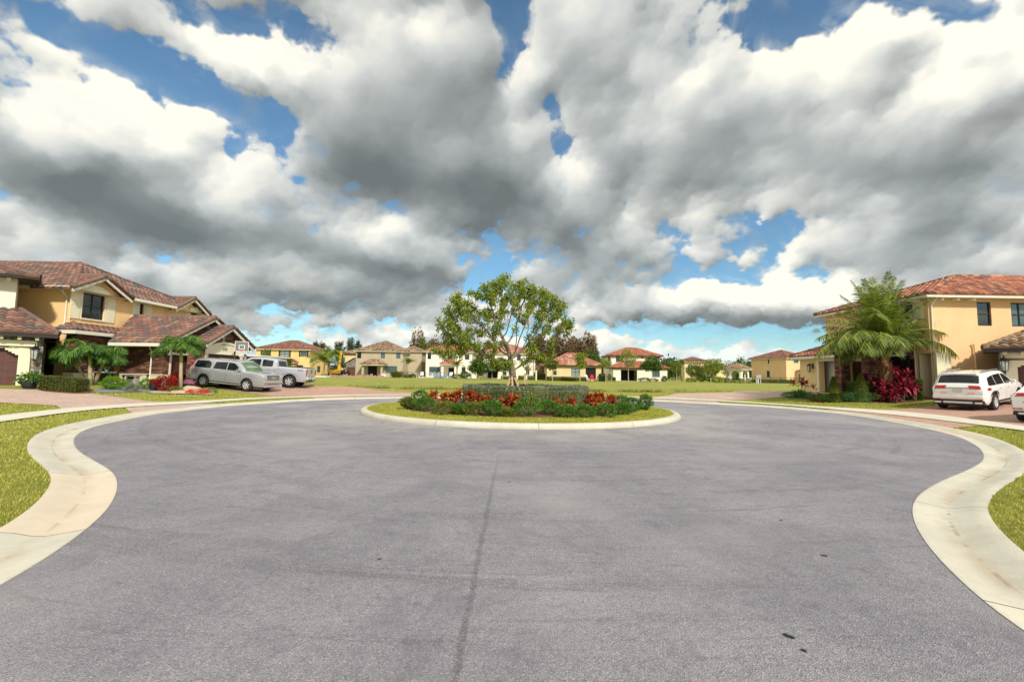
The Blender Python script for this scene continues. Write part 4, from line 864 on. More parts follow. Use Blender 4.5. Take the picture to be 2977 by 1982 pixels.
o1 = (o1[0], o1[1], .03, 2.45); W2.panel(mb, -.6, 2.6, [o1, o2], .35); Wall((b_, Y1), (b_, Y0), ZP).panel(mb, -.6, 2.6); Wall((a, Y0), (a, Y1), ZP).panel(mb, -.6, 2.6); mb.build('lower_wall', M['white'], t_)
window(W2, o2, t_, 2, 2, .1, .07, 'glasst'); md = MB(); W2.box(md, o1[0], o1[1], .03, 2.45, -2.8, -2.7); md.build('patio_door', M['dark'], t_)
mb = MB()
for f_ in (.36, .68): W2.box(mb, o1[0] + (o1[1] - o1[0]) * f_, o1[0] + (o1[1] - o1[0]) * (f_ + .03), .03, 2.4, -2.69, -2.6)
mb.each('patio_door_frame', M['dkframe'], t_)
# far roofs behind the trees
ZQ = .55; Y0 = 150.
x0, x1 = atx(1990, Y0), atx(2068, Y0)
t_, *_ = simple_house('distant yellow house with long red brown roof behind the round trees', x0, x1, Y0, Y0 + 9, ZQ, 6.9, 'cream', 'roof_far', .36, front=[(2000, 2006, 1060, 1070, 1), (2046, 2054, 1062, 1072, 1)], seg=3)
x0, x1 = atx(2062, Y0 - 12), atx(2126, Y0 - 12)
t_, *_ = simple_house('distant low house with red brown roof just left of the gazebo', x0, x1, Y0 - 12, Y0 - 4, ZQ, 4.6, 'cream', 'roof_far', .36, front=[(2075, 2083, 1080, 1092, 1)], seg=3)
# cream house with stone garage behind the digger
Y0 = 118.; x0, x1 = atx(992, Y0), atx(1042, Y0)
t_, Wf, Wr, Wl = simple_house('cream house with brown roof and stone fronted garage behind the yellow digger', x0, x1, Y0, Y0 + 8, ZP, 6.6, 'cream', 'roof_tan', .36, front=[(995.5, 1003, 1039.5, 1052, 1, 'glasst')], fascia='dkframe')
Y1 = Y0 - 4; a, b_ = atx(997, Y1), atx(1036, Y1); mb = MB(); W2 = Wall((a, Y1), (b_, Y1), ZP); o1 = W2.rect(1007.5, 1031, 1072, 1090); o1 = (o1[0], W2.L - .3, .02, 2.3); W2.panel(mb, -.6, 2.9, [o1], .2)
mb.poly([W2.p(0, 2.9), W2.p(W2.L, 2.9), W2.p(W2.L, 4.6), W2.p(W2.L * .85, 4.6)]); Wall((b_, Y1), (b_, Y0), ZP).panel(mb, -.6, 2.9); Wall((a, Y0), (a, Y1), ZP).panel(mb, -.6, 2.9); mb.build('garage_wall', M['fieldstone'], t_)
md = MB(); W2.box(md, o1[0], o1[1], .02, 2.3, -.2, -.15); md.build('garage_door', M['brown'], t_)
rb = MB(); roof_face(rb, [W2.p(-.4, 2.7, .4), W2.p(-.4, 2.7, -4), W2.p(W2.L * .85, 4.75, -4), W2.p(W2.L * .85, 4.75, .4)], seg=3); rb.build('garage_roof', M['roof_tan'], t_, uv=True)
# yellow house on the right edge of the field
cA = np.array((atx(2286, 101.), 101.)); dl = np.array((-.35, .937)); dr = np.array((.937, .35)); LL, LR = 9.3, 9.
th = math.atan2(dr[1], dr[0]); t_ = thing('house', 'peach two storey house with brown roof and arched porch beyond the gazebo', 'house', (*cA, ZP + .1), group='houses beyond the field')
z0 = ZP + .1; pl, pr = cA + dl * LL, cA + dr * LR; pb = cA + dl * LL + dr * LR
Wl, Wf = Wall(pl, cA, z0), Wall(cA, pr, z0); mb = MB(); o1, o2 = Wl.rect(2232, 2237, 1039, 1056.5), Wl.rect(2229, 2238.5, 1077.5, 1096); o3 = Wf.rect(2306.5, 2321, 1036, 1055)
Wl.panel(mb, -.7, 5.75, [o1, o2]); Wf.panel(mb, -.7, 5.75, [o3]); Wall(pr, pb, z0).panel(mb, -.7, 5.75); Wall(pb, pl, z0).panel(mb, -.7, 5.75); mb.build('wall', M['peach'], t_)
window(Wl, o1, t_, 1, 2, .08, .07, 'glass', trim='trim'); window(Wl, o2, t_, 2, 1, .08, .07, 'glasst', trim='trim'); window(Wf, o3, t_, 1, 2, .08, .08, 'glasst', trim='trim')
def rot_roof(name, cA, dl, dr, L0, L1, z, pitch, roof, t_, ov=.5, seg=4):
    rb, cb, eb = MB(), MB(), MB(); cr = hip_roof(rb, 0, L1, 0, L0, z, pitch, ov, cb, seg=seg); eaves(eb, cr)
    for q_ in (rb, cb, eb): q_.V = [np.c_[cA[0] + v[:, 0] * dr[0] + v[:, 1] * dl[0], cA[1] + v[:, 0] * dr[1] + v[:, 1] * dl[1], v[:, 2]] for v in q_.V]
    ro = rb.build(name, M[roof], t_, uv=True); c_ = cb.build('ridge_cap', M[roof], t_, uv=True, smooth=True); eb.build('fascia', M['trimw'], t_)
rot_roof('roof', cA, dl, dr, LL, LR, z0 + 5.75, .42, 'roof_far', t_)
W3 = Wall(cA + dr * 3.2 - dl * 2.4, cA + dr * 9 - dl * 2.4, z0); mb = MB()
def arch_panel(W_, mb, v1, ops, depth=.3, n=8, u0=0, u1=None):
    """wall with round-headed openings (u0,u1,v0,spring)"""
    us = [u0]
    for (a, b_, c, s_) in ops: us += [a, b_]
    us.append(W_.L if u1 is None else u1)
    for i in range(0, len(us), 2): mb.poly([W_.p(us[i], -.7), W_.p(us[i + 1], -.7), W_.p(us[i + 1], v1), W_.p(us[i], v1)])
    for (a, b_, c, s_) in ops:
        r_ = (b_ - a) / 2; hh = min(r_, v1 - s_ - .08); xs = [(a + r_ - r_ * math.cos(math.pi * k / n), s_ + hh * math.sin(math.pi * k / n)) for k in range(n + 1)]
        for (p_, q_) in zip(xs, xs[1:]): mb.poly([W_.p(*p_), W_.p(*q_), W_.p(q_[0], v1), W_.p(p_[0], v1)]); mb.poly([W_.p(*q_), W_.p(*p_), W_.p(*p_, -depth), W_.p(*q_, -depth)])
        for uu, sg in ((a, 1), (b_, -1)): mb.poly([W_.p(uu, -.7), W_.p(uu, s_), W_.p(uu, s_, -depth), W_.p(uu, -.7, -depth)][::sg])
arch_panel(W3, mb, 2.5, [(.5, 1.9, 0, 1.5), (2.6, 5.4, 0, 1.6)]); W4 = Wall(cA + dr * 3.2, cA + dr * 3.2 - dl * 2.4, z0); arch_panel(W4, mb, 2.5, [(.4, 2., 0, 1.5)]); mb.build('porch_wall', M['peach'], t_)
rot_roof('porch_roof', cA + dr * 3.2 - dl * 2.4, dl, dr, 2.4, 6, z0 + 2.55, .45, 'roof_far', t_, .35)
md = MB(); W5 = Wall(cA + dr * 3.2, pr, z0); W5.box(md, .3, 5.2, .02, 2.2, .02, .05); md.build('patio_door', M['glasst'], t_)

# gazebo
Y0 = 93.; gx = atx(2143, Y0); gz = hz1(gx, Y0); t_ = thing('gazebo', 'open gazebo with arched cream sides, stone bases and tan tile roof', 'gazebo', (gx, Y0, gz)); GR = 2.25
mb, sb, rb, cb, tb = MB(), MB(), MB(), MB(), MB(); pts6 = [np.array((gx + GR * math.cos(R(a)), Y0 + GR * math.sin(R(a)))) for a in range(-98, 262, 60)]
for i in range(6):
    W_ = Wall(pts6[i], pts6[(i + 1) % 6], gz); arch_panel(W_, mb, 2.75, [(.38, W_.L - .38, 0, 1.75)], .22); sb.box(pts6[i][0] - .32, pts6[i][0] + .32, pts6[i][1] - .32, pts6[i][1] + .32, gz - .2, gz + .95)
    tb.box(pts6[i][0] - .36, pts6[i][0] + .36, pts6[i][1] - .36, pts6[i][1] + .36, gz + .95, gz + 1.06)
    k = 1.28; a, b_ = [(gx + (p[0] - gx) * k, Y0 + (p[1] - Y0) * k, gz + 2.95) for p in (pts6[i], pts6[(i + 1) % 6])]; ap = (gx, Y0, gz + 4.2)
    roof_face(rb, (a, b_, ap), seg=3); cap_line(cb, a, ap); W_ = Wall(a[:2], b_[:2], gz); W_.box(tb, 0, W_.L, 2.74, 2.94, -.1, 0)
tb.poly([(gx + (p[0] - gx) * 1.26, Y0 + (p[1] - Y0) * 1.26, gz + 2.76) for p in pts6])
mb.build('arcade', M['white'], t_); sb.each('stone_base', M['fieldstone'], t_); ro = rb.build('roof', M['roof_tan'], t_, uv=True); cb.build('ridge_cap', M['roof_tan'], t_, uv=True, smooth=True); tb.build('trim', M['trimw'], t_)

# ------------------------------------------------------------------ the yellow house on the left
LP = .56; EL_ = 3.3
LX = -21.7                                               # the plane of the garage gables
LXU = -27.0; LY0 = 26.5; LY1 = 37.2; EUL = 6.45
t_ = thing('house', 'large yellow stucco house with brown ledge stone garage gables behind the silver cars', 'house', (-26, 33, LP)); HL = t_
mb = MB()
WS = Wall((-36.5, LY0), (LXU, LY0), LP); WE = Wall((LXU, LY0), (LXU, LY1), LP)
big = WE.rect(238, 307, 855, 928); sm = WE.rect(405, 417.5, 883, 922); fw_ = WE.rect(553, 578, 910, 935)
big = (1.0, 3.1, big[2], big[3]); print('big win', WE.rect(238, 307, 855, 928), 'small', sm, fw_)
WS.panel(mb, -.5, EUL - LP, [WS.rect(125, 158, 995, 1100)]); WE.panel(mb, -.5, EUL - LP, [WE.rect(238, 304, 855, 928), sm, fw_], .16)
# gable peaks of the east wall
def gable(W_, mb, a, b_, v, rise): mb.poly([W_.p(a, v, .0), W_.p(b_, v, .0), W_.p((a + b_) / 2, v + rise, .0)])
GU0, GU1 = WE.hit(205, 835)[0] - .2, WE.hit(352, 858)[0]; GR_ = (GU1 - GU0) / 2 * .42
print('gable1', GU0, GU1)
GU0, GU1 = -.35, 3.15; RS = .95; gable(WE, mb, .0, GU1, EUL - LP, RS * .92)
G20, G21 = WE.L - 2.9, WE.L + .3; gable(WE, mb, G20 + .1, WE.L, EUL - LP, RS * .9)
Wall((LXU, LY1), (-36.5, LY1), LP).panel(mb, -.5, EUL - LP); mb.build('wall', M['yellow'], t_)
window(WE, WE.rect(238, 304, 855, 928), t_, 2, 2, .13, .07, 'glass', sill='trim', trim='trim'); window(WE, sm, t_, 1, 2, .13, .06, 'glass', sill='trim', trim='trim'); window(WE, fw_, t_, 2, 2, .13, .06, 'glass', trim='trim')
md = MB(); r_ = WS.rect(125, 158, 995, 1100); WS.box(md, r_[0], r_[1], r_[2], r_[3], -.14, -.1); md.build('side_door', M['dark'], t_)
# shutters, arched head over the big window
def shutters(W_, rc, parent, w_=.55, gap=.14):
    mb = MB()
    for a in (rc[0] - gap - w_, rc[1] + gap): W_.box(mb, a, a + w_, rc[2] - .1, rc[3] + .12, .0, .05); W_.box(mb, a + .06, a + w_ - .06, (rc[2] + rc[3]) / 2 - .03, (rc[2] + rc[3]) / 2 + .03, .05, .065); W_.box(mb, a + .06, a + w_ - .06, rc[3] - .18, rc[3] - .14, .05, .062)
    return mb.each('shutter', M['trim'], parent, 3)
def arch_head(W_, rc, parent, rise=.28, th=.16, extra=.2, name='arched_head', n=12, d=.07):
    mb = MB(); a, b_ = rc[0] - extra, rc[1] + extra; P_ = []
    for k in range(n + 1):
        f = k / n; u = a + (b_ - a) * f; v = rc[3] + .13 + rise * (1 - (2 * f - 1) ** 2); P_.append((u, v))
    for (p, q_) in zip(P_, P_[1:]):
        mb.poly([W_.p(p[0], p[1], d), W_.p(q_[0], q_[1], d), W_.p(q_[0], q_[1] + th, d), W_.p(p[0], p[1] + th, d)]); mb.poly([W_.p(p[0], p[1] + th, d), W_.p(q_[0], q_[1] + th, d), W_.p(q_[0], q_[1] + th, 0), W_.p(p[0], p[1] + th, 0)]); mb.poly([W_.p(p[0], p[1], 0), W_.p(q_[0], q_[1], 0), W_.p(q_[0], q_[1], d), W_.p(p[0], p[1], d)])
        mb.poly([W_.p(p[0], rc[3] + .11, .02), W_.p(q_[0], rc[3] + .11, .02), W_.p(q_[0], q_[1], .02), W_.p(p[0], p[1], .02)])
    return mb.build(name, M['trim'], parent)
shutters(WE, WE.rect(238, 304, 855, 928), t_, .6); arch_head(WE, WE.rect(238, 304, 855, 928), t_); shutters(WE, sm, t_, .5); shutters(WE, fw_, t_, .5); arch_head(WE, fw_, t_, .2)
# upper roof: a long hip with two cross gables on the street side
rb, cb, eb = MB(), MB(), MB(); ov = .55; xa, xb, ya, yb = -40, LXU + ov, LY0 - ov, LY1 + ov
ra, rl, rk = np.array((-31.4, 31.1, 9.0)), (-40, 31.1, 9.0), (-40, 33, 9.0)
A_, B_, C_, D_ = (xa, ya, EUL), np.array((xb, ya, EUL)), np.array((xb, yb, EUL)), (xa, yb, EUL)
roof_face(rb, (A_, B_, ra, rl)); roof_face(rb, (C_, D_, rk, ra))
# the street side plane, notched where the two gables come through
fz = RS / (ra[2] - EUL); Hl, Hr = B_ + (ra - B_) * fz, C_ + (ra - C_) * fz; xi = Hl[0]
yv1, yv2 = LY0 + (GU0 + GU1) / 2, LY0 + (G20 + G21) / 2; V1, V2 = np.array((xi, yv1, EUL + RS)), np.array((xi, yv2, EUL + RS)); E2, E3 = np.array((xb, LY0 + GU1 + .35, EUL)), np.array((xb, LY0 + G20 - .35, EUL))
roof_face(rb, (E2, E3, V2, V1)); roof_face(rb, (Hl, Hr, ra)); roof_face(rb, (B_, B_ + np.array((0, .01, 0)), V1, Hl)); roof_face(rb, (C_ - np.array((0, .01, 0)), C_, Hr, V2))
for p, q_ in ((B_, ra), (C_, ra), (ra, rl)): cap_line(cb, p, q_, .14)
def cross_gable(rb, cb, eb, W_, u0, u1, v, rise, d, back, z0, side_ov=.35):
    """a small gable roof whose ridge runs out over the wall by d and back into the main roof"""
    um = (u0 + u1) / 2; sl = rise / (um - u0); a0, b0 = u0 - side_ov, u1 + side_ov; vl = v - sl * side_ov
    roof_face(rb, [W_.p(a0, vl, -back * .0 + d) , W_.p(um, v + rise, d), W_.p(um, v + rise, -back), W_.p(a0, vl, -back * .15)][::1] if False else [W_.p(a0, vl, -back), W_.p(a0, vl, d), W_.p(um, v + rise, d), W_.p(um, v + rise, -back)])
    roof_face(rb, [W_.p(b0, vl, d), W_.p(b0, vl, -back), W_.p(um, v + rise, -back), W_.p(um, v + rise, d)])
    cap_line(cb, W_.p(um, v + rise + .02, d), W_.p(um, v + rise + .02, -back), .14)
    for s_, (e0, e1) in ((0, (a0, um)), (1, (b0, um))):
        p, q_ = W_.p(e0, vl - .1, d - .06), W_.p(e1, v + rise - .1, d - .06); eb.bar(p, q_, .07, .2); cap_line(cb, W_.p(e0, vl + .04, d - .05), W_.p(e1, v + rise + .02, d - .05), .13)
cross_gable(rb, cb, eb, WE, GU0, GU1, EUL - LP, RS, .6, 1.9, LP)
cross_gable(rb, cb, eb, WE, G20, G21, EUL - LP, RS, .6, 1.9, LP)
ro = rb.build('roof', M['roof_brown'], t_, uv=True); cb.build('ridge_cap', M['roof_brown'], t_, uv=True, smooth=True)
eb.frame((xa, ya - .1, EUL - .2), (xb - xa, 0, 0), (0, .12, 0), (0, 0, .2)); eb.frame((xb - .02, E2[1], EUL - .2), (0, E3[1] - E2[1], 0), (.12, 0, 0), (0, 0, .2)); eb.poly([(xa, ya, EUL - .17), (xb, ya, EUL - .17), (xb, yb, EUL - .17), (xa, yb, EUL - .17)][::-1]); eb.build('gutter', M['trimw'], t_)
u_ = WS.hit(184, 900)[0]; downspout(WS, WS.L - .35, 4.0 - LP, EUL - LP - .15, t_, kick=.5); downspout(WE, WE.hit(487, 900)[0], 3.6, EUL - LP - .15, t_, kick=.5)
# the pent roof over the ground floor, entry porch
pr = MB(); pc = MB(); pe = MB()
PX = -25.4; EP = 3.72; E0, E1 = g(163, 957, EL_ + .12), g(362, 975, EL_ + .12)
PY0 = 25.2; WP = Wall((LXU + 2.0, PY0 + .5), (LXU + 2.0, 33.), LP)
ztop = 4.25
roof_face(pr, [(PX, PY0, EP), (PX, 30., EP), (LXU, 30., ztop), (LXU, PY0 + 1.4, ztop)]); roof_face(pr, [(LXU + .3, PY0, EP), (PX, PY0, EP), (LXU, PY0 + 1.4, ztop), (LXU - .1, PY0 + 1.4, ztop)])
cap_line(pc, (PX, PY0, EP), (LXU, PY0 + 1.4, ztop), .13)
pe.frame((LXU + .3, PY0 - .06, EP - .22), (PX - LXU - .24, 0, 0), (0, .1, 0), (0, 0, .2)); pe.frame((PX - .04, PY0 + .05, EP - .22), (0, 4.9, 0), (.1, 0, 0), (0, 0, .2))
pe.poly([(LXU, PY0, EP - .2), (PX, PY0, EP - .2), (PX, 30, EP - .2), (LXU, 30, EP - .2)])
sw = MB(); PHt = EP - .2 - LP; WN = Wall((LXU + .6, PY0 + .5), (PX - .4, PY0 + .5), LP); WN.panel(sw, .65, PHt); Wall((LXU + .6, LY0), (LXU + .6, PY0 + .5), LP).panel(sw, .0, PHt); WQ = Wall((PX - .4, PY0 + .5), (PX - .4, 29.6), LP); WQ.panel(sw, .65, PHt, [(1.3, 3.4, .66, 2.5)], .35); sw.build('stone_wall', M['ledge'], t_)
cw = MB(); WN.panel(cw, -.5, .65, (), u0=-.02, u1=WN.L + .02); WQ.panel(cw, -.5, .65, [(1.3, 3.4, 0.05, .65)], .35); WN.box(cw, -.03, WN.L + .04, .62, .68, 0, .04); cw.build('base_band', M['trim'], t_)
md = MB(); md.frame((LXU + .02, 28.0, LP), (0, 1.5, 0), (.06, 0, 0), (0, 0, 2.3)); md.build('front_door', M['wood'], t_)
# garage wing
GX0, GYS = LX, 27.1; z0 = LP; zE = EL_; GA = 34.7
WGs = Wall((-25.4, GYS + 1.2), (GX0, GYS), LP); WG = Wall((GX0, GYS), (GX0, GA), LP)
rise1 = 1.9; sw = MB(); cw = MB()
WGs.panel(sw, .62, zE - LP); WGs.panel(cw, -.5, .62); WGs.box(cw, 0, WGs.L + .03, .58, .64, 0, .03)
d1 = WG.rect(491, 560, 1032, 1118); d1 = (d1[0] + .1, d1[1] - .05, .0, d1[3]); print('door1', d1)
WG.panel(sw, .62, zE - LP, [(d1[0], d1[1], .62, d1[3])], .3); WG.panel(cw, -.5, .62, [(d1[0], d1[1], .0, .62)], .3)
um = GA - GYS; sw.poly([WG.p(0, zE - LP), WG.p(um, zE - LP), WG.p(um / 2, zE - LP + rise1)])
# front gable over the double door, one step forward
WH = Wall((GX0 + 1.0, 29.1), (GX0 + 1.0, 33.7), LP); rise2 = 1.2
d2 = (.5, WH.L - .5, 0, 2.1); hh = 2.5
WH.panel(sw, .62, 2.75, [(d2[0] - .25, d2[1] + .25, .62, 2.74)], .05); WH.panel(cw, -.5, .62, [(d2[0], d2[1], 0, .62)], .3)
sw.poly([WH.p(0, 2.75), WH.p(WH.L, 2.75), WH.p(WH.L / 2, zE - LP + rise2)]); Wq = Wall((GX0, 29.1), (GX0 + 1.0, 29.1), LP); Wq.panel(sw, .0, zE - LP)
sw.build('stone_wall', M['ledge'], t_); cw.build('base_band', M['trim'], t_)
def garage_door(W_, d, parent, rows=4, cols=4, depth=.22, mat='brown', name='garage_door'):
    mb = MB(); W_.box(mb, d[0], d[1], d[2], d[3], -depth - .04, -depth); ch, cw_ = (d[3] - d[2]) / rows, (d[1] - d[0]) / cols
    for i in range(rows):
        W_.box(mb, d[0], d[1], d[2] + i * ch + .0, d[2] + (i + 1) * ch - .012, -depth, -depth + .02)
        for j in range(cols):
            u0, u1, v0, v1 = d[0] + j * cw_ + .08, d[0] + (j + 1) * cw_ - .08, d[2] + i * ch + .09, d[2] + (i + 1) * ch - .09
            W_.box(mb, u0, u1, v0, v0 + .025, -depth + .02, -depth + .034); W_.box(mb, u0, u1, v1 - .025, v1, -depth + .02, -depth + .034); W_.box(mb, u0, u0 + .025, v0 + .025, v1 - .025, -depth + .02, -depth + .034); W_.box(mb, u1 - .025, u1, v0 + .025, v1 - .025, -depth + .02, -depth + .034)
    return mb.build(name, M[mat], parent)
garage_door(WG, d1, t_, cols=3); garage_door(WH, d2, t_, cols=6)
tb = MB(); WG.box(tb, d1[1], d1[1] + .2, .0, d1[3] + .15, -.02, .05); WG.box(tb, d1[0] - .12, d1[1], d1[3], d1[3] + .16, -.02, .05); WH.box(tb, d2[0] - .25, d2[0], 0, 2.2, -.04, .05); WH.box(tb, d2[1], d2[1] + .25, 0, 2.2, -.04, .05); WG.box(tb, d1[0] - .12, d1[0], 0, d1[3], -.02, .05)
tb.build('door_surround', M['trim'], t_)
# arched header with the house number
hb = MB(); n = 16; a, b_ = d2[0] - .3, d2[1] + .3
for k in range(n):
    f0, f1 = k / n, (k + 1) / n; u0, u1 = a + (b_ - a) * f0, a + (b_ - a) * f1; va, vb = [2.32 + .50 * (1 - (2 * f - 1) ** 2) for f in (f0, f1)]
    hb.poly([WH.p(u0, 2.12, .04), WH.p(u1, 2.12, .04), WH.p(u1, vb, .04), WH.p(u0, va, .04)]); hb.poly([WH.p(u0, va, .1), WH.p(u1, vb, .1), WH.p(u1, vb + .14, .1), WH.p(u0, va + .14, .1)]); hb.poly([WH.p(u0, va + .14, .1), WH.p(u1, vb + .14, .1), WH.p(u1, vb + .14, -.02), WH.p(u0, va + .14, -.02)]); hb.poly([WH.p(u0, va, .04), WH.p(u1, vb, .04), WH.p(u1, vb, .1), WH.p(u0, va, .1)])
WH.box(hb, a, b_, 2.06, 2.14, -.1, .08); hb.build('arched_header', M['trim'], t_)
def text_on(W_, s, u, v, size, mat, parent, name, d=.06, ext=.008):
    c = bpy.data.curves.new(name, 'FONT'); c.body = s; c.size = size; c.align_x = 'CENTER'; c.align_y = 'CENTER'; c.extrude = ext
    o = bpy.data.objects.new(name, c); me = bpy.data.meshes.new_from_object(o); bpy.data.objects.remove(o); me.name = name
    X3 = Vector(W_.d); Z3 = Vector((0, 0, 1)); N3 = Vector(W_.n); base = Vector(W_.p(u, v, d)) - Vector(parent['_o'])
    for vt in me.vertices: q_ = vt.co.copy(); vt.co = base + X3 * q_.x + Z3 * q_.y + N3 * q_.z
    me.materials.append(mat); o = bpy.data.objects.new(name, me); COL.objects.link(o); o.parent = parent; return o
text_on(WH, '1171', WH.L / 2 - .1, 2.42, .26, M['black'], t_, 'house_number')
# small gable lights
for W_, u, v in ((WG, um / 2 + .1, zE - LP + 1.0), (WH, WH.L / 2 - .3, zE - LP + .35)):
    mb = MB(); W_.box(mb, u - .16, u + .16, v - .32, v + .32, .0, .04); mb.build('gable_vent', M['trim'], t_)
    mb = MB()
    for k in (-.16, 0, .16): W_.box(mb, u + k - .02, u + k + .02, v - .36, v + .36, .05, .07)
    for k in (-.3, 0, .3): W_.box(mb, u - .18, u + .18, v + k - .015, v + k + .015, .072, .085)
    mb.build('iron_grille', M['black'], t_)
# garage roofs
d = .5; sl = rise1 / (um / 2)
Rz = LP * 0; A1 = np.array((GX0 + d, GYS - .45, zE - .18 * 1)); 
ridge_y = GYS + um / 2; zt = zE + rise1
gr, gc, ge_ = MB(), MB(), MB()
P1 = [(-29.5, GYS - .45 + .0, zE - .18), (GX0 + d, GYS - .45, zE - .18), (GX0 + d, ridge_y, zt), (LXU, ridge_y, zt)]
roof_face(gr, [(LXU + .01, GYS - .45, zE - .18), P1[1], P1[2], (LXU + .01, ridge_y, zt)] if False else [(LXU + 2.3, GYS - .45, zE - .18), P1[1], P1[2], (LXU + .02, ridge_y, zt), (LXU + .02, ridge_y - .2, zt - .08)])
roof_face(gr, [(GX0 + d, GA + .45, zE - .18), (LXU, GA + .45, zE - .18), (LXU, ridge_y, zt), (GX0 + d, ridge_y, zt)])
cap_line(gc, (GX0 + d, ridge_y, zt), (LXU, ridge_y, zt), .14)
for e, yy in ((GYS - .45, 0), (GA + .45, 0)):
    ge_.bar((GX0 + d - .04, e, zE - .29), (GX0 + d - .04, ridge_y, zt - .12), .07, .2); cap_line(gc, (GX0 + d - .02, e, zE - .14), (GX0 + d - .02, ridge_y, zt + .02), .13)
ge_.frame((LXU + 2.3, GYS - .56, zE - .4), (GX0 + d - LXU - 2.3, 0, 0), (0, .12, 0), (0, 0, .2)); ge_.poly([(-25.4, GYS - .45, zE - .38), (GX0 + d, GYS - .45, zE - .38), (GX0 + d, GYS, zE - .38), (-25.4, GYS + 1.2, zE - .38)])
x2 = GX0 + 1.0 + .5; y0, y1 = 29.1 - .4, 33.7 + .4; ym = (y0 + y1) / 2; z2 = zE + rise2 + .1; zs = zE - .1
roof_face(gr, [(GX0 - 1.5, y0, zs), (x2, y0, zs), (x2, ym, z2), (GX0 - 1.5, ym, z2)]); roof_face(gr, [(x2, y1, zs), (GX0 - 1.5, y1, zs), (GX0 - 1.5, ym, z2), (x2, ym, z2)])
cap_line(gc, (x2, ym, z2), (GX0 - 1.5, ym, z2), .14)
for e in (y0, y1): ge_.bar((x2 - .04, e, zs - .12), (x2 - .04, ym, z2 - .12), .07, .2); cap_line(gc, (x2 - .02, e, zs + .04), (x2 - .02, ym, z2 + .02), .13)
gr.build('garage_roof', M['roof_brown'], t_, uv=True); gc.build('ridge_cap', M['roof_brown'], t_, uv=True, smooth=True); ge_.build('gutter', M['trimw'], t_)
pr.build('pent_roof', M['roof_brown'], t_, uv=True); pc.build('ridge_cap', M['roof_brown'], t_, uv=True, smooth=True); pe.build('gutter', M['trimw'], t_)
downspout(WGs, WGs.L - .95, 0, zE - LP - .25, t_, kick=.3)
def lantern(W_, u, v, parent, s=1.0):
    mb = MB(); W_.box(mb, u - .06 * s, u + .06 * s, v - .02, v + .22 * s, 0, .03); p = W_.p(u, v, .18 * s); mb.tube([W_.p(u, v + .18 * s, .02), W_.p(u, v + .26 * s, .1 * s), W_.p(u, v + .2 * s, .18 * s)], .012 * s, 6)
    mb.lathe([(0, .22), (.03, .2), (.11, .14), (.12, .12), (.0, .12)], p * 1 + np.array((0, 0, -.0)), n=8) if s == 1 else mb.lathe([(0, .22 * s), (.03 * s, .2 * s), (.13 * s, .12 * s), (.0, .12 * s)], p, n=8)
    for k in range(6): a = k * math.pi / 3; q_ = p + np.array((.09 * s * math.cos(a), .09 * s * math.sin(a), 0)); mb.tube([q_ + np.array((0, 0, .12 * s)), p + (q_ - p) * .7 + np.array((0, 0, -.16 * s))], .008 * s, 4)
    mb.lathe([(.0, -.2 * s), (.03 * s, -.18 * s), (.065 * s, -.16 * s), (.0, -.155 * s)], p, n=8)
    o = mb.build('lantern', M['black'], parent); mg = MB(); mg.lathe([(.055 * s, -.15 * s), (.08 * s, .11 * s)], p, n=8); gl = mg.build('lantern_glass', M['lens'], o, local=True)
    for v_ in gl.data.vertices: v_.co -= Vector(parent['_o'])
lantern(WG, WG.hit(488, 1043)[0] if False else .12, 2.05, t_, 1.5); lantern(WH, WH.L - .3, 1.9, t_, 1.3)
# hint of the neighbour's brick wing seen past the gable
t2 = thing('house', 'sliver of a pinkish brick house wing between the garage gable and the yellow house', 'house', (-31, 44, .6))
mb = MB(); W_ = Wall((atx(700, 46), 46), (atx(741, 46), 46), .5); W_.panel(mb, -.3, 2.5); Wall((atx(741, 46), 46), (atx(741, 46), 52), .5).panel(mb, -.3, 2.5); mb.build('wall', M['pink_brick'], t2)
mb = MB(); mb.frame((atx(698, 45.8), 45.7, 3.0), (2.2, 0, 0), (0, 6, 0), (0, 0, .15)); mb.build('roof', M['trimw'], t2)

# ------------------------------------------------------------------ the stone garage at the left edge
t_ = thing('house', 'white house corner with grey field stone garage and brown door at the left edge', 'house', (-28, 24, .55)); z0 = .52
dW = np.array((.68, .733)); nB = np.array((-.733, .68)); B = np.array((atx(119, 23.4), 23.4)); A = B - dW * 9; WA = Wall(A, B, z0); HB = 3.32 - z0
gd = WA.rect(-140, 50, 1009, 1128); gd = (max(gd[0], .3), gd[1], .0, gd[3]); mb = MB(); WA.panel(mb, -.4, HB, [gd], .3); WAe = Wall(B, B + nB * 8, z0); WAe.panel(mb, -.4, HB); mb.build('stone_wall', M['fieldstone'], t_)
garage_door(WA, gd, t_, cols=5, rows=5, depth=.26)
tb = MB(); WA.box(tb, gd[1], gd[1] + .42, 0, gd[3] + .02, -.03, .06); WA.box(tb, gd[0], gd[1] + .62, gd[3] + .12, gd[3] + .42, -.02, .08)
for k in range(4): WA.box(tb, gd[1] - .12 * (k + 1) , gd[1] - .12 * k - .001, gd[3] - .34 + .08 * k, gd[3] + .12, -.2, .0)
tb.build('door_surround', M['trim'], t_)
lantern(WA, WA.hit(101, 1028)[0], WA.hit(101, 1028)[1], t_, 1.9)
rb, eb = MB(), MB(); zt = 4.5; e = .5; a, b_ = WA.p(-2, HB, e), WA.p(WA.L + e, HB, e); c = WAe.p(8, HB, e)

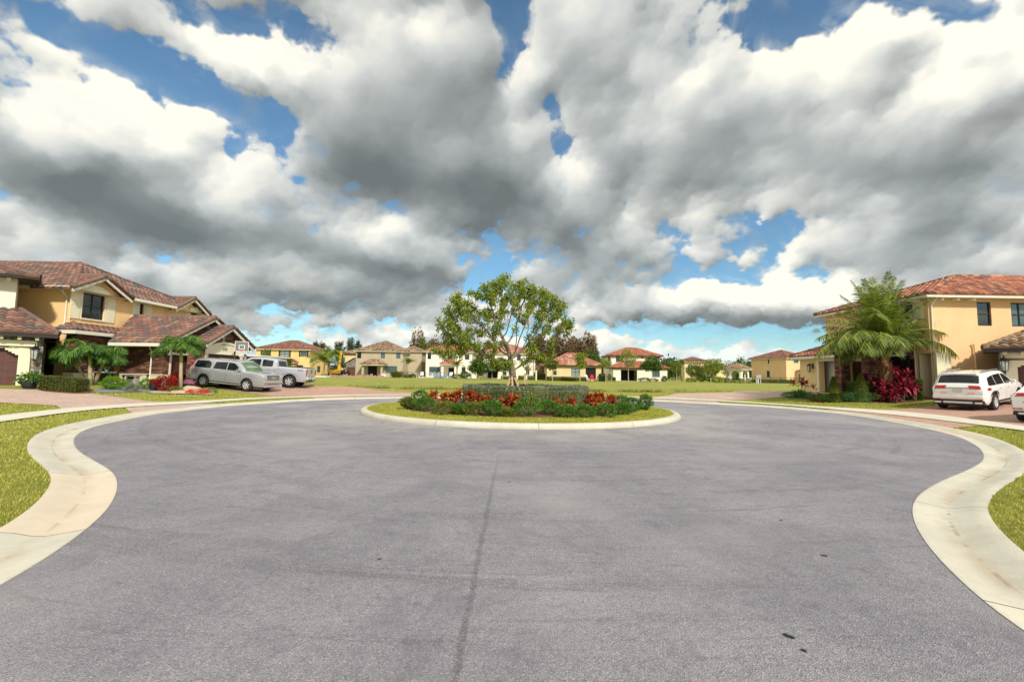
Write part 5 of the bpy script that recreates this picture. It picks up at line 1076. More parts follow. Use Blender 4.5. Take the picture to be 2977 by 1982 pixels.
PU = B + nB * 2.6; WU0 = Wall(PU - dW * 9, PU, z0); uu = WU0.hit(42, 900)[0]; WU = Wall(PU - dW * 9, PU - dW * 9 + dW * uu, z0); UE = WU.P[:2] + dW * WU.L; zz = 4.75
tl_, tr_ = WU.p(-3, 0), np.array((*UE, 0)); tl_[2] = tr_[2] = zz
roof_face(rb, [a, b_, tr_ + np.array((*dW, 0)) * .2, tl_]); roof_face(rb, [b_, c, np.array((*(UE + nB * 5), zz)), tr_ + np.array((*dW, 0)) * .2])
cb = MB(); cap_line(cb, b_, tr_ + np.array((*dW, 0)) * .2, .13)
eb.frame(WA.p(-2, HB - .24, e - .1), WA.d * (WA.L + 2 + e), WA.n * .1, (0, 0, .2)); eb.frame(WAe.p(-e + .12, HB - .24, e - .1), WAe.d * 8, WAe.n * .1, (0, 0, .2)); eb.poly([WA.p(-2, HB - .22, e), WA.p(WA.L + e, HB - .22, e), WAe.p(8, HB - .22, e), WA.p(-2, HB - .22, -4)])
mb = MB()
for k in range(9): u = WA.L - .25 - k * .62; WA.box(mb, u - .07, u + .07, HB - .38, HB - .23, .0, .38)
mb.each('rafter_tail', M['trim'], t_)
zu = 6.6; mb = MB(); WU.panel(mb, 3.0, zu - z0); Wall(UE, UE + nB * 7, z0).panel(mb, 3.0, zu - z0); mb.build('upper_wall', M['white'], t_)
ru, cu, eu = MB(), MB(), MB(); cr = hip_roof(ru, -12, 0, 0, 9, zu, .36, .85, cu); eaves(eu, cr, .16, .1)
for q_, dst in ((ru, rb), (cu, cb), (eu, eb)):
    for k_, v in enumerate(q_.V): q_.V[k_] = np.c_[UE[0] + v[:, 0] * dW[0] + v[:, 1] * nB[0], UE[1] + v[:, 0] * dW[1] + v[:, 1] * nB[1], v[:, 2]]
ru.build('upper_roof', M['roof_brown'], t_, uv=True); cu.build('ridge_cap', M['roof_brown'], t_, uv=True, smooth=True); eu.build('upper_fascia', M['dkframe'], t_)
rb.build('roof', M['roof_brown'], t_, uv=True); cb.build('ridge_cap', M['roof_brown'], t_, uv=True, smooth=True); eb.build('fascia', M['dkframe'], t_)
mb = MB()
for k in range(3): u = WU.L - .3 - k * 1.3; WU.box(mb, u - .08, u + .08, zu - z0 - .34, zu - z0 - .17, .0, .55)
mb.each('bracket', M['trim'], t_)

# ------------------------------------------------------------------ the peach house on the right
RP = .56; RX = 25.0; RY0 = 25.9; RY1 = 34.4; EU = 6.65; t_ = thing('house', 'peach stucco house with orange tile hip roof behind the coconut palm', 'house', (29, 31, RP)); HR = t_
WW = Wall((RX, RY1), (RX, RY0), RP); WSo = Wall((RX, RY0), (40, RY0), RP); HU = EU - RP
w1, w2 = WSo.rect(2841, 2882, 878, 947), WSo.rect(2940, 2993, 880, 949); w3 = WW.rect(2631, 2655, 887, 928); op = WW.rect(2673, 2722, 1027, 1110); print('w', w1, w2, w3, op)
op = (op[0], op[1], .02, op[3]); mb = MB(); WW.panel(mb, -.5, HU, [w3, op], .16); WSo.panel(mb, -.5, HU, [w1, w2], .14); Wall((40, RY0), (40, RY1), RP).panel(mb, -.5, HU); Wall((40, RY1), (RX, RY1), RP).panel(mb, -.5, HU); mb.build('wall', M['peach'], t_)
window(WSo, w1, t_, 1, 2, .1, .07, 'glass'); window(WSo, w2, t_, 2, 2, .1, .07, 'glasst'); window(WW, w3, t_, 1, 2, .12, .07, 'glasst', sill='trim', trim='trim'); shutters(WW, w3, t_, .5)
mb = MB(); WW.box(mb, op[0], op[1], op[2], op[3], -.9, -.85); mb.build('stone_recess', M['ledge'], t_)
mb = MB()
for k in (0, 1): WW.box(mb, op[0] + k * (op[1] - op[0]) - .05, op[0] + k * (op[1] - op[0]) + .05, 0, op[3], -.84, .0)
mb.poly([WW.p(op[0], op[3], 0), WW.p(op[1], op[3], 0), WW.p(op[1], op[3], -.9), WW.p(op[0], op[3], -.9)]); mb.build('recess_side', M['trim'], t_)
rb, cb, eb = MB(), MB(), MB(); 
xa, ya, yb = RX - .55, RY0 - .55, RY1 + .55; ra = (30.4, 29.5, 8.66); cr = ((xa, ya, EU), (42, ya, EU), (42, yb, EU), (xa, yb, EU)); eaves(eb, cr, .2, .12)
roof_face(rb, (cr[0], cr[1], (42, 29.5, 8.66), ra)); roof_face(rb, (cr[3], cr[0], ra)); roof_face(rb, (cr[2], cr[3], ra, (42, 29.5, 8.66)))
for p_ in (cr[0], cr[3], (42, 29.5, 8.66)): cap_line(cb, p_, ra, .14)
roofR = rb.build('roof', M['roof_orange'], t_, uv=True); cb.build('ridge_cap', M['roof_orange'], t_, uv=True, smooth=True); eb.build('gutter', M['trimw'], t_)
mb = MB()
for W_, rng_ in ((WW, 8), (WSo, 3)):
    for k in range(rng_): u = (W_.L - .5 - k * .95) if W_ is WW else .5 + k * .95; W_.box(mb, u - .07, u + .07, HU - .34, HU - .2, 0, .42)
mb.each('rafter_tail', M['trim'], t_)
downspout(WSo, .12, 0, HU - .15, t_, kick=.5); 
mb = MB(); u, v = WSo.hit(2832, 1070); mb.tube([WSo.p(u, 0, .1), WSo.p(u, v, .1), WSo.p(u, v + 1.35, .1), WSo.p(u - .1, v + 1.45, .1)], .05, 8); WSo.box(mb, u - .22, u + .22, .6, v - .02, .0, .14); mb.build('wall_pipe', M['ochre'], t_)
mb = MB(); p = at(2769, 838, 30.5); mb.tube([p + Vector((0, 0, -.6)), p], .07, 8); mb.ball(p, (.2, .2, .09), 6); mb.build('roof_vent', M['trimw'], t_)
# garage wing on the street side
x3 = 22.4; WGr = Wall((x3, 33.8), (x3, 30.0), RP); o1 = WGr.rect(2383, 2431, 1057, 1115); o1 = (o1[0], o1[1], 0, 2.25); mb = MB(); zg = EL_ - RP - .1
WGr.panel(mb, -.4, zg, [o1], .35); W2 = Wall((23.1, 30.0), (23.1, 28.0), RP); o2 = (.15, 1.85, 0, 2.2); W2.panel(mb, -.4, zg, [o2], .3); Wall((30, 33.8), (x3, 33.8), RP).panel(mb, -.4, zg); Wall((x3, 30.0), (23.1, 30.0), RP).panel(mb, -.4, zg)
W5 = Wall((RX, 26.9 + .0), (RX, 26.8), RP); mb.build('garage_wall', M['ochre'], t_)
mb = MB(); mb.frame((x3 + .75, 30.1, RP), (.08, 0, 0), (0, 3.2, 0), (0, 0, 2.5)); mb.build('garage_interior', M['white_int'], t_)
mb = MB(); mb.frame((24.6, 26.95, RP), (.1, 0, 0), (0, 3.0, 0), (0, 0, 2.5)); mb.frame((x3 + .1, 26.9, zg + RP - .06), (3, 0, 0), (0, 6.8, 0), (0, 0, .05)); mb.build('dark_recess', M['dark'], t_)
mb = MB(); WGr.box(mb, o1[0] - .2, o1[0], 0, o1[3] + .2, .0, .06); WGr.box(mb, o1[0], WGr.L + .05, o1[3], o1[3] + .2, .0, .06); WGr.box(mb, o1[0] - .26, o1[0] + .02, 0.35, .47, .0, .1); W2.box(mb, -.1, 2.6, 2.2, 2.42, .0, .06); mb.build('door_surround', M['trim'], t_)
mb = MB()
for (x, ya, yb) in ((22.15, 29.85, 29.25), (22.75, 28.3, 27.7)): mb.box(x, x + .6, yb, ya, RP - .4, 3.62)
mb.each('stone_column', M['ledge'], t_)
mb = MB(); mb.frame((24.95, 26.95, RP), (.03, 0, 0), (0, .9, 0), (0, 0, 2.3)); mb.build('front_door', M['wood'], t_)
rb, cb, eb = MB(), MB(), MB(); e = .45; zE = EL_ - .08
roof_face(rb, [(x3 - e, 33.8 + e, zE), (x3 - e, 29.6, zE), (RX, 29.6, zE + 1.2), (RX, 32.2, zE + 1.2)]); roof_face(rb, [(RX + 3, 33.8 + e, zE), (x3 - e, 33.8 + e, zE), (RX, 32.2, zE + 1.2), (RX + 3, 32.2, zE + 1.2)]); roof_face(rb, [(23.1 - e, 29.6, zE + .02), (23.1 - e, 27.3, zE + .02), (RX, 27.3, zE + 1.0), (RX, 29.6, zE + 1.0)])
cap_line(cb, (x3 - e, 33.8 + e, zE), (RX, 32.2, zE + 1.2), .13); cap_line(cb, (x3 - e + .1, 29.6, zE), (RX, 29.6, zE + 1.2), .12)
eb.frame((x3 - e - .04, 29.6, zE - .22), (.1, 0, 0), (0, 4.7, 0), (0, 0, .2)); eb.frame((23.1 - e - .04, 27.3, zE - .2), (.1, 0, 0), (0, 2.0, 0), (0, 0, .2)); eb.frame((23.1 - e + .06, 27.26, zE - .2), (2.2, 0, 0), (0, .1, 0), (0, 0, .2)); eb.frame((x3 - e - .04, 34.25, zE - .22), (4, 0, 0), (0, .1, 0), (0, 0, .2))
eb.poly([(x3 - e, 34.2, zE - .2), (x3 - e, 29.6, zE - .2), (24.9, 29.6, zE - .2), (24.9, 34.2, zE - .2)]); eb.poly([(23.1 - e, 29.6, zE - .18), (23.1 - e, 27.3, zE - .18), (24.9, 27.3, zE - .18), (24.9, 29.6, zE - .18)])
rb.build('garage_roof', M['roof_orange'], t_, uv=True); cb.build('ridge_cap', M['roof_orange'], t_, uv=True, smooth=True); eb.build('gutter', M['trimw'], t_)
downspout(WW, WW.L - 1.15 if False else WW.hit(2665, 1060)[0], 0, 2.9, t_, kick=.1); lantern(WGr, WGr.hit(2364, 1070)[0], 1.75, t_, 1.6)

# ------------------------------------------------------------------ the stone garage at the right edge
t_ = thing('house', 'grey field stone garage corner with tile roof behind the white cars at the right edge', 'house', (30, 24, .55)); z0 = .5
B0 = (atx(2908, 23.2), 23.2); d2W = np.array((.68, -.733)); n2 = np.array((.733, .68)); WA = Wall(B0, np.array(B0) + d2W * 10, z0); HB = 3.32 - z0; gd = (WA.hit(2958, 1070)[0], 8., 0, 2.15); mb = MB(); WA.panel(mb, -.4, HB, [gd], .3); Wall(np.array(B0) + n2 * 6, B0, z0).panel(mb, -.4, HB); mb.build('stone_wall', M['fieldstone'], t_)
garage_door(WA, gd, t_, cols=5, rows=5, depth=.26); tb = MB(); WA.box(tb, gd[0] - .4, gd[0], 0, gd[3], -.03, .06); WA.box(tb, gd[0] - .55, gd[1], gd[3] + .12, gd[3] + .42, -.02, .08)
for k in range(4): WA.box(tb, gd[0] + .12 * k + .001, gd[0] + .12 * (k + 1), gd[3] - .34 + .08 * k, gd[3] + .12, -.2, 0)
tb.build('door_surround', M['trim'], t_); lantern(WA, WA.hit(2919, 1062)[0], WA.hit(2919, 1062)[1], t_, 1.9)
rb, cb, eb = MB(), MB(), MB(); e = .55; a, b_ = WA.p(-e, HB, e), WA.p(10, HB, e); zz = 4.8
tb0 = np.array(B0) + n2 * 3 + d2W * 2.2; tb1 = tb0 + d2W * 8; roof_face(rb, [a, b_, (*tb1, zz), (*tb0, zz)]); c_ = np.array((*(np.array(B0) + n2 * 6), z0 + HB)) - np.array((*d2W, 0)) * e; roof_face(rb, [c_, a, (*tb0, zz), (*(tb0 + n2 * 3), zz)]); cap_line(cb, a, (*tb0, zz), .13); eb.frame(WA.p(-e, HB - .24, e - .1), WA.d * 11, WA.n * .1, (0, 0, .2)); eb.poly([WA.p(-e, HB - .22, e), WA.p(10, HB - .22, e), WA.p(10, HB - .22, -2), WA.p(-e, HB - .22, -2)])
rb.build('roof', M['roof_tan'], t_, uv=True); cb.build('ridge_cap', M['roof_tan'], t_, uv=True, smooth=True); eb.build('fascia', M['dkframe'], t_)
mb = MB()
for k in range(9): u = .2 + k * .62; WA.box(mb, u - .07, u + .07, HB - .38, HB - .23, .0, .38)
mb.each('rafter_tail', M['trim'], t_)

# ------------------------------------------------------------------ foliage helpers
def leaves(mb, P_, D, L_, W_, fold=.15, droop=0.):
    """diamond leaves: base point, direction, length, width"""
    n = len(P_); D = D / np.maximum(np.linalg.norm(D, axis=1, keepdims=True), 1e-9); r = rng.normal(size=(n, 3)); S = np.cross(D, r); S /= np.maximum(np.linalg.norm(S, axis=1, keepdims=True), 1e-9)
    L_ = np.broadcast_to(L_, n)[:, None]; W_ = np.broadcast_to(W_, n)[:, None]; Nn = np.cross(S, D)
    mid = P_ + D * L_ * .45 - np.array((0, 0, 1)) * droop * L_ * .2; tip = P_ + D * L_ - np.array((0, 0, 1)) * droop * L_
    v = np.stack([P_, mid - S * W_ * .5 + Nn * L_ * fold, tip, mid + S * W_ * .5 + Nn * L_ * fold], 1).reshape(-1, 3); k = np.arange(n) * 4
    mb.add(v, q=np.stack([k, k + 1, k + 2, k + 3], 1)); return mb
def strips(mb, P_, D, L_, W_, bend, up=None, seg=3):
    """long narrow leaves bending down: (n,3) bases and directions"""
    n = len(P_); D = D / np.linalg.norm(D, axis=1, keepdims=True); Zz = np.array((0, 0, 1.)); S = np.cross(D, Zz if up is None else up); S /= np.maximum(np.linalg.norm(S, axis=1, keepdims=True), 1e-6)
    L_ = np.broadcast_to(L_, n)[:, None]; W_ = np.broadcast_to(W_, n)[:, None]; bend = np.broadcast_to(bend, n)[:, None]; rows = []
    prof = {2: (.6, 1., .05), 3: (.5, 1., .75, .05), 4: (.4, .9, 1., .7, .04)}[seg]
    for i in range(seg + 1):
        t = i / seg; c = P_ + D * L_ * t * (1 - .15 * bend * t) - Zz * bend * L_ * t * t * .5; rows += [c - S * W_ * .5 * prof[i], c + S * W_ * .5 * prof[i]]
    v = np.stack(rows, 1).reshape(-1, 3); m_ = 2 * (seg + 1); k = np.arange(n) * m_; q_ = [np.stack([k + 2 * i, k + 2 * i + 1, k + 2 * i + 3, k + 2 * i + 2], 1) for i in range(seg)]
    mb.add(v, q=np.concatenate(q_)); return mb
def rdir(n, up=0.): d = rng.normal(size=(n, 3)); d /= np.linalg.norm(d, axis=1, keepdims=True); d[:, 2] += up; return d
def shell(n, c, r, inner=.55, noise=.25, seed=0):
    """points through an uneven ellipsoid crown, denser towards the outside"""
    rg = np.random.default_rng(seed); d = rg.normal(size=(n, 3)); d /= np.linalg.norm(d, axis=1, keepdims=True); k = rg.uniform(inner ** 2, 1, n) ** .5
    f = [rg.normal(0, 2.6, 3) for _ in range(3)]; lump = 1 + noise * sum(np.sin(d @ a + i) for i, a in enumerate(f)) / 1.8
    gap = np.sin(d @ rg.normal(0, 5, 3) + 1) + np.sin(d @ rg.normal(0, 5, 3)) > -1.15
    P_ = np.array(c) + d * (k * lump)[:, None] * np.array(r); return P_[gap], d[gap]
def shrub(name, label, cat, x, y, w_, hh, mat, n=500, leaf=.07, z=None, group=None, flowers=None, seed=None, dep=None, stems=True, flat=.9):
    z = hz1(x, y) if z is None else z; seed = int(abs(x * 31 + y * 17) * 10) if seed is None else seed
    t_ = thing(name, label, cat, (x, y, z), group=group); mb = MB(); r = (w_ / 2, (dep or w_) / 2, hh * .5)
    P_, d = shell(n, (x, y, z + hh * .52), r, .6, .22, seed); dd = d + rdir(len(P_)) * .8; dd[:, 2] += .35; leaves(mb, P_, dd, leaf * rng.uniform(.7, 1.3, len(P_)), leaf * .55)
    o = mb.build('foliage', M[mat], t_)
    if stems:
        mb = MB(); rg = np.random.default_rng(seed)
        for k in range(6): a = rg.uniform(0, 6.28); e = np.array((math.cos(a) * r[0] * .6, math.sin(a) * r[1] * .6, hh * rg.uniform(.45, .75))); mb.tube([(x, y, z - .02), np.array((x, y, z)) + e * (.5, .5, .6), np.array((x, y, z)) + e], [.018 * hh + .004, .012 * hh + .003, .004], 4)
        mb.build('stem', M['bark'], t_)
    if flowers:
        mb = MB(); P_, d = shell(flowers[1], (x, y, z + hh * .56), np.array(r) * 1.02, .93, .22, seed)
        for p in P_[P_[:, 2] > z + hh * .4]: mb.ball(p, flowers[2], 4)
        mb.build('flower', M[flowers[0]], t_)
    return t_
def hedge_box(name, label, path, w_, hh, mat, n, leaf=.05, z=None, group=None, closed=False, top=.0):
    """clipped hedge along a ground path"""
    path = np.array(path, float); c = path.mean(0); z0 = hz1(*c) if z is None else z; t_ = thing(name, label, 'hedge', (c[0], c[1], z0), group=group)
    ln = np.concatenate([path, path[:1]]) if closed else path; ln = resample(ln, .12); tg_ = np.gradient(ln, axis=0); tg_ /= np.linalg.norm(tg_, axis=1, keepdims=True); nr_ = np.stack([-tg_[:, 1], tg_[:, 0]], 1)
    zz = np.full(len(ln), z0) if z is not None else h(ln[:, 0], ln[:, 1]); kk = .5 * w_ - .05; prof = [(-kk, -.05), (-kk, hh * .85), (-kk + .05, hh - .06), (kk - .05, hh - .06), (kk, hh * .85), (kk, -.05)]
    arr = np.zeros((len(ln), 6, 3))
    for j, (o_, v_) in enumerate(prof): arr[:, j, :2] = ln + nr_ * o_; arr[:, j, 2] = zz + v_
    core = MB(); core.grid(arr); 
    if not closed: core.poly(arr[0][::-1]); core.poly(arr[-1])
    core.build('light_blocking_core', M['hedge'], t_)  # solid core added inside the leaf shell to block light
    i = rng.integers(0, len(ln), n); u = rng.uniform(0, 1, n); per = hh * 2 + w_; s_ = u * per; ends = rng.uniform(0, 1, n) < (0 if closed else w_ / (len(ln) * .12 + w_) * .9)
    o_ = np.where(s_ < hh, -w_ / 2, np.where(s_ < hh + w_, s_ - hh - w_ / 2, w_ / 2)); v_ = np.where(s_ < hh, s_, np.where(s_ < hh + w_, hh, per - s_))
    o_ = np.where(ends, rng.uniform(-.5, .5, n) * w_, o_); v_ = np.where(ends, rng.uniform(0, hh, n), v_); i = np.where(ends, np.where(rng.uniform(0, 1, n) < .5, 0, len(ln) - 1), i)
    wob = 1 + .05 * np.sin(i * .21) + .04 * np.sin(i * .57 + v_ * 6); P_ = np.c_[ln[i] + nr_[i] * (o_ * wob)[:, None], zz[i] + np.maximum(v_ * (1 + .03 * np.sin(i * .33)), 0)] + rng.normal(0, .025, (n, 3)); 
    outd = np.c_[nr_[i] * np.sign(o_)[:, None] * (np.abs(o_) > w_ * .45)[:, None], (v_ > hh * .97) * 1.]; mb = MB(); leaves(mb, P_, outd + rdir(n) * .9, leaf * rng.uniform(.7, 1.3, n), leaf * .55); mb.build('foliage', M[mat], t_); return t_
def grow(attr, root, first, step=.18, kill=.32, infl=2.0, it=140, upbias=.0):
    """space colonisation: branches reach for the attraction points"""
    N = [np.array(root, float)]; par = [-1]
    for p in first: N.append(np.array(p, float)); par.append(len(N) - 2)
    A = attr.copy(); Nn = np.array(N)
    for _ in range(it):
        if not len(A): break
        d = np.linalg.norm(A[:, None] - Nn[None], axis=2); j = d.argmin(1); dm = d[np.arange(len(A)), j]; A = A[dm > kill]; ok = dm > kill; j = j[ok]; dm = dm[ok]; act = dm < infl
        if not len(dm): break
        if not act.any():
            act = dm < dm.min() + .5
        new = []; pp = []
        for k in np.unique(j[act]):
            v = (A[act][j[act] == k] - Nn[k]); v /= np.linalg.norm(v, axis=1, keepdims=True); s_ = v.sum(0) + rng.normal(0, .12, 3); s_[2] += upbias; s_ /= np.linalg.norm(s_); new.append(Nn[k] + s_ * step); pp.append(k)
        if not new: break
        new = np.array(new); keep = np.array([np.min(np.linalg.norm(Nn - q_, axis=1)) > step * .4 for q_ in new])
        if not keep.any(): break
        Nn = np.concatenate([Nn, new[keep]]); par += [p for p, k in zip(pp, keep) if k]
    return Nn, np.array(par)
def limb_mesh(mb, Nn, par, r0, tip=.008, power=2.2, n=6):
    k = len(Nn); w_ = np.zeros(k); kids = np.bincount(par[par >= 0], minlength=k)
    for i in range(k - 1, -1, -1):
        if kids[i] == 0: w_[i] += 1
        if par[i] >= 0: w_[par[i]] += w_[i]
    r = tip * np.maximum(w_, 1) ** (1 / power); r = r * (r0 / r[0]) ** (np.clip(np.log(r / tip) / max(np.log(r[0] / tip), 1e-6), 0, 1))
    i = np.arange(1, k); a, b_ = Nn[par[i]], Nn[i]; d = b_ - a; d /= np.maximum(np.linalg.norm(d, axis=1, keepdims=True), 1e-9); ref = np.where(np.abs(d[:, 2:]) < .9, [[0, 0, 1.]], [[1., 0, 0]]); s_ = np.cross(d, ref); s_ /= np.linalg.norm(s_, axis=1, keepdims=True); u = np.cross(s_, d)
    ra = np.minimum(r[par[i]], r[i] * 1.5); t_ = np.arange(n) * 2 * math.pi / n; cs, sn = np.cos(t_)[None, :, None], np.sin(t_)[None, :, None]
    A_ = a[:, None] + (cs * s_[:, None] + sn * u[:, None]) * ra[:, None, None]; B_ = b_[:, None] + (cs * s_[:, None] + sn * u[:, None]) * r[i][:, None, None] + d[:, None] * (r[i] * .3)[:, None, None]
    v = np.concatenate([A_, B_], 1).reshape(-1, 3); k0 = np.arange(len(i)) * 2 * n; q_ = [np.stack([k0 + j, k0 + (j + 1) % n, k0 + n + (j + 1) % n, k0 + n + j], 1) for j in range(n)]; mb.add(v, q=np.concatenate(q_)); return r, w_
def small_tree(name, label, x, y, trunk_h, crown, leafmat, n=900, leaf=.22, tr=.06, bark='bark_pale', group=None, z=None, noise=.3, inner=.4, cat='tree', lw=.55, branches=7, droop=0):
    """crown = list of (dx, dy, dz, rx, ry, rz) clumps over the base"""
    z = hz1(x, y) if z is None else z; t_ = thing(name, label, cat, (x, y, z), group=group); b0 = np.array((x, y, z)); mb = MB(); sd_ = int(abs(x * 13 + y * 7) * 10)
    rg = np.random.default_rng(sd_); c0 = b0 + np.array(crown[0][:3]); mb.tube([b0 - (0, 0, .05), b0 + (rg.normal(0, .05), 0, trunk_h * .5), b0 + (0, 0, trunk_h), c0 + (0, 0, crown[0][5] * .3)], [tr * 1.25, tr, tr * .85, tr * .25], 6)
    for c in crown:
        for k in range(branches):
            a = rg.uniform(0, 6.28); st = b0 + (0, 0, trunk_h * rg.uniform(.8, 1.15)); e = b0 + np.array(c[:3]) + np.array((math.cos(a) * c[3], math.sin(a) * c[4], rg.uniform(-.5, .8) * c[5])) * rg.uniform(.5, .95); m_ = (st + e) / 2 + (0, 0, -.1 * c[5]); mb.tube([st, m_, e], [tr * .45, tr * .3, tr * .08], 4)
    mb.build('trunk', M[bark], t_); mb = MB()
    for ci, c in enumerate(crown):
        P_, d = shell(int(n / len(crown)), b0 + np.array(c[:3]), c[3:], inner, noise, sd_ + ci * 7); dd = d * .6 + rdir(len(P_)); leaves(mb, P_, dd, leaf * rng.uniform(.7, 1.35, len(P_)), leaf * lw, droop=droop)
    mb.build('crown', M[leafmat], t_); return t_
def frond(mbl, mbr, base, az_, el_, L_, curve, nleaf=42, ll=.55, lw=.045, droop=.8, twist=0., rr=.02, vee=.35, start=.14, bushy=0, crv_end=1.6):
    """one pinnate frond: an arching stem with leaflets"""
    k = 14; P_ = [np.array(base, float)]; e = el_; ds = L_ / k; hd = np.array((math.cos(az_), math.sin(az_), 0)); ups = []
    for i in range(k):
        e2 = el_ - curve * ((i + 1) / k) ** crv_end; P_.append(P_[-1] + (hd * math.cos(e2) + np.array((0, 0, math.sin(e2)))) * ds)
    P_ = np.array(P_); mbr.tube(P_, np.linspace(rr, rr * .15, k + 1), 4, cap=False)
    s_ = np.linspace(start, .995, nleaf); idx = s_ * k; i0 = np.minimum(idx.astype(int), k - 1); f = (idx - i0)[:, None]; pos_ = P_[i0] * (1 - f) + P_[i0 + 1] * f; tg_ = P_[i0 + 1] - P_[i0]; tg_ /= np.linalg.norm(tg_, axis=1, keepdims=True)
    side = np.cross(tg_, np.array((0, 0, 1.))); side /= np.maximum(np.linalg.norm(side, axis=1, keepdims=True), .05); upv = np.cross(side, tg_); prof = np.sin(np.clip(s_ * 1.02, 0, 1) * math.pi * .92 + .12) ** .6
    for sg in ((-1, 1) if not bushy else (-1, 1, -1, 1)):
        n = len(s_); vv = vee + (rng.uniform(-.9, 1.1, n)[:, None] if bushy else rng.normal(0, .10, n)[:, None]); fw = .35 + s_[:, None] * .75
        D = side * sg + upv * vv + tg_ * fw + rng.normal(0, .08, (n, 3)); ln = ll * prof * rng.uniform(.88, 1.1, n); strips(mbl, pos_, D, ln, lw, droop * rng.uniform(.7, 1.3, n), up=upv + rng.normal(0, .25, (n, 3)), seg=3)
def rosette(mb, c, n, L_, W_, el_lo=.1, el_hi=1.35, bend=.7, seg=3):
    a = rng.uniform(0, 2 * math.pi, n); e = rng.uniform(el_lo, el_hi, n); D = np.stack([np.cos(a) * np.cos(e), np.sin(a) * np.cos(e), np.sin(e)], 1); P_ = np.array(c) + D * .03
    strips(mb, P_, D, L_ * rng.uniform(.7, 1.15, n), W_ * rng.uniform(.8, 1.2, n), bend * (1.2 - e / 1.6) * 1.2, seg=seg)

# ------------------------------------------------------------------ the tree on the island
TX, TY = ISL[0] - .15, ISL[1]; TZ = hi(IR) + .0
def img(x, y, Y=TY): v = at(x, y, Y); return np.array(v)
lobes = [((1400, 1005), 95, 40), ((1330, 1010), 60, 36), ((1490, 850), 110, 45), ((1475, 822), 62, 26), ((1395, 915), 95, 62), ((1338, 895), 52, 52), ((1318, 935), 58, 50), ((1570, 888), 88, 52), ((1612, 935), 66, 50), ((1500, 930), 150, 66), ((1646, 952), 34, 30), ((1300, 950), 38, 30), ((1352, 990), 60, 40), ((1300, 1022), 50, 26), ((1500, 1000), 70, 55), ((1470, 1045), 70, 28), ((1570, 1010), 50, 46), ((1420, 985), 60, 45), ((1540, 838), 44, 34), ((1415, 850), 42, 34)]
at_ = []; rg = np.random.default_rng(5)
for (cx, cy), rx, ry in lobes:
    c = img(cx, cy); k = TY / F; n = int(rx * ry / 42); d = rg.normal(size=(n * 3, 3)); d /= np.linalg.norm(d, axis=1, keepdims=True); q_ = c + d * (rg.uniform(.45, 1, len(d)) ** .5)[:, None] * np.array((rx * k, (rx + ry) * .5 * k * .9, ry * k)); at_.append(q_[:n])
at_ = np.concatenate(at_); at_[:, 1] = TY + (at_[:, 1] - TY) * 1.15
t_ = thing('tree', 'broad olive green leafy tree held by wooden stakes at the centre of the island', 'tree', (TX, TY, TZ)); tb = np.array((TX, TY, TZ - .05)); s1, s2, s3 = img(1490, 1075), img(1484, 1058), img(1484, 1040)
pts = [tb + (s1 - tb) * f for f in (.2, .4, .6, .8, 1.)] + [s2, s3]
Nn, par = grow(at_, tb, pts, .16, .30, 2.2, 120); print('tree nodes', len(Nn))
mb = MB(); rad, wgt = limb_mesh(mb, Nn, par, .135, .0085, 2.3, 7); mb.build('trunk', M['bark'], t_, smooth=True)
# leaves on the outer twigs
tipn = np.where(wgt <= 3)[0]; zc = Nn[:, 2].mean(); ctr_ = np.array((TX, TY, Nn[:, 2].max() - 2.2)); dist = np.linalg.norm((Nn[tipn] - ctr_) / np.array((2.9, 2.9, 1.7)), axis=1); prob = np.clip((dist - .25) * 1.8, .18, 1); low_ = Nn[tipn, 2] < ctr_[2] - .55; prob = np.where(low_, np.maximum(prob, .85), prob); tipn = tipn[rg.uniform(0, 1, len(tipn)) < prob]
mb = MB(); rep_ = 36; P0 = np.repeat(Nn[tipn], rep_, 0) + rng.normal(0, .075, (len(tipn) * rep_, 3)); D = rdir(len(P0)) * .9 + np.repeat((Nn[tipn] - Nn[par[tipn]]), rep_, 0) * 4; D[:, 2] -= .35; leaves(mb, P0, D, rng.uniform(.085, .165, len(P0)), .055, droop=.35); mb.build('crown', M['tree'], t_); print('leaves', len(P0))
# stakes and strap
st_ = thing('tree_stakes', 'three pale wooden stakes strapped round the trunk of the island tree', 'tree stakes', (TX, TY, TZ))
for (a, b_) in (((1461, 1132), (1482, 1098)), ((1495, 1132), (1488, 1096)), ((1532, 1131), (1496, 1098))):
    e0 = img(*a, TY - (.55 if a[0] != 1495 else .8)); e0[2] = TZ + .1; e1 = img(*b_, TY - .14); mb = MB(); mb.tube([e0, e1], .045, 7); mb.build('stake', M['wood_pale'], st_)
mb = MB()
for y_ in (1103, 1118):
    c = img(1488.5, y_); t8 = np.linspace(0, 2 * math.pi, 13); mb.tube([c + np.array((math.cos(a) * .19, math.sin(a) * .19, 0)) for a in t8], .014, 5, cap=False)
mb.build('strap', M['black'], st_)
sp = img(1526, 1085, TY + 6); mb = MB(); mb.box(sp[0] - .06, sp[0] + .06, sp[1] - .06, sp[1] + .06, .0, sp[2]); tag(mb.build('timber_post', M['wood_pale']), 'short pale timber post standing behind the clipped hedge ring on the island', 'post')

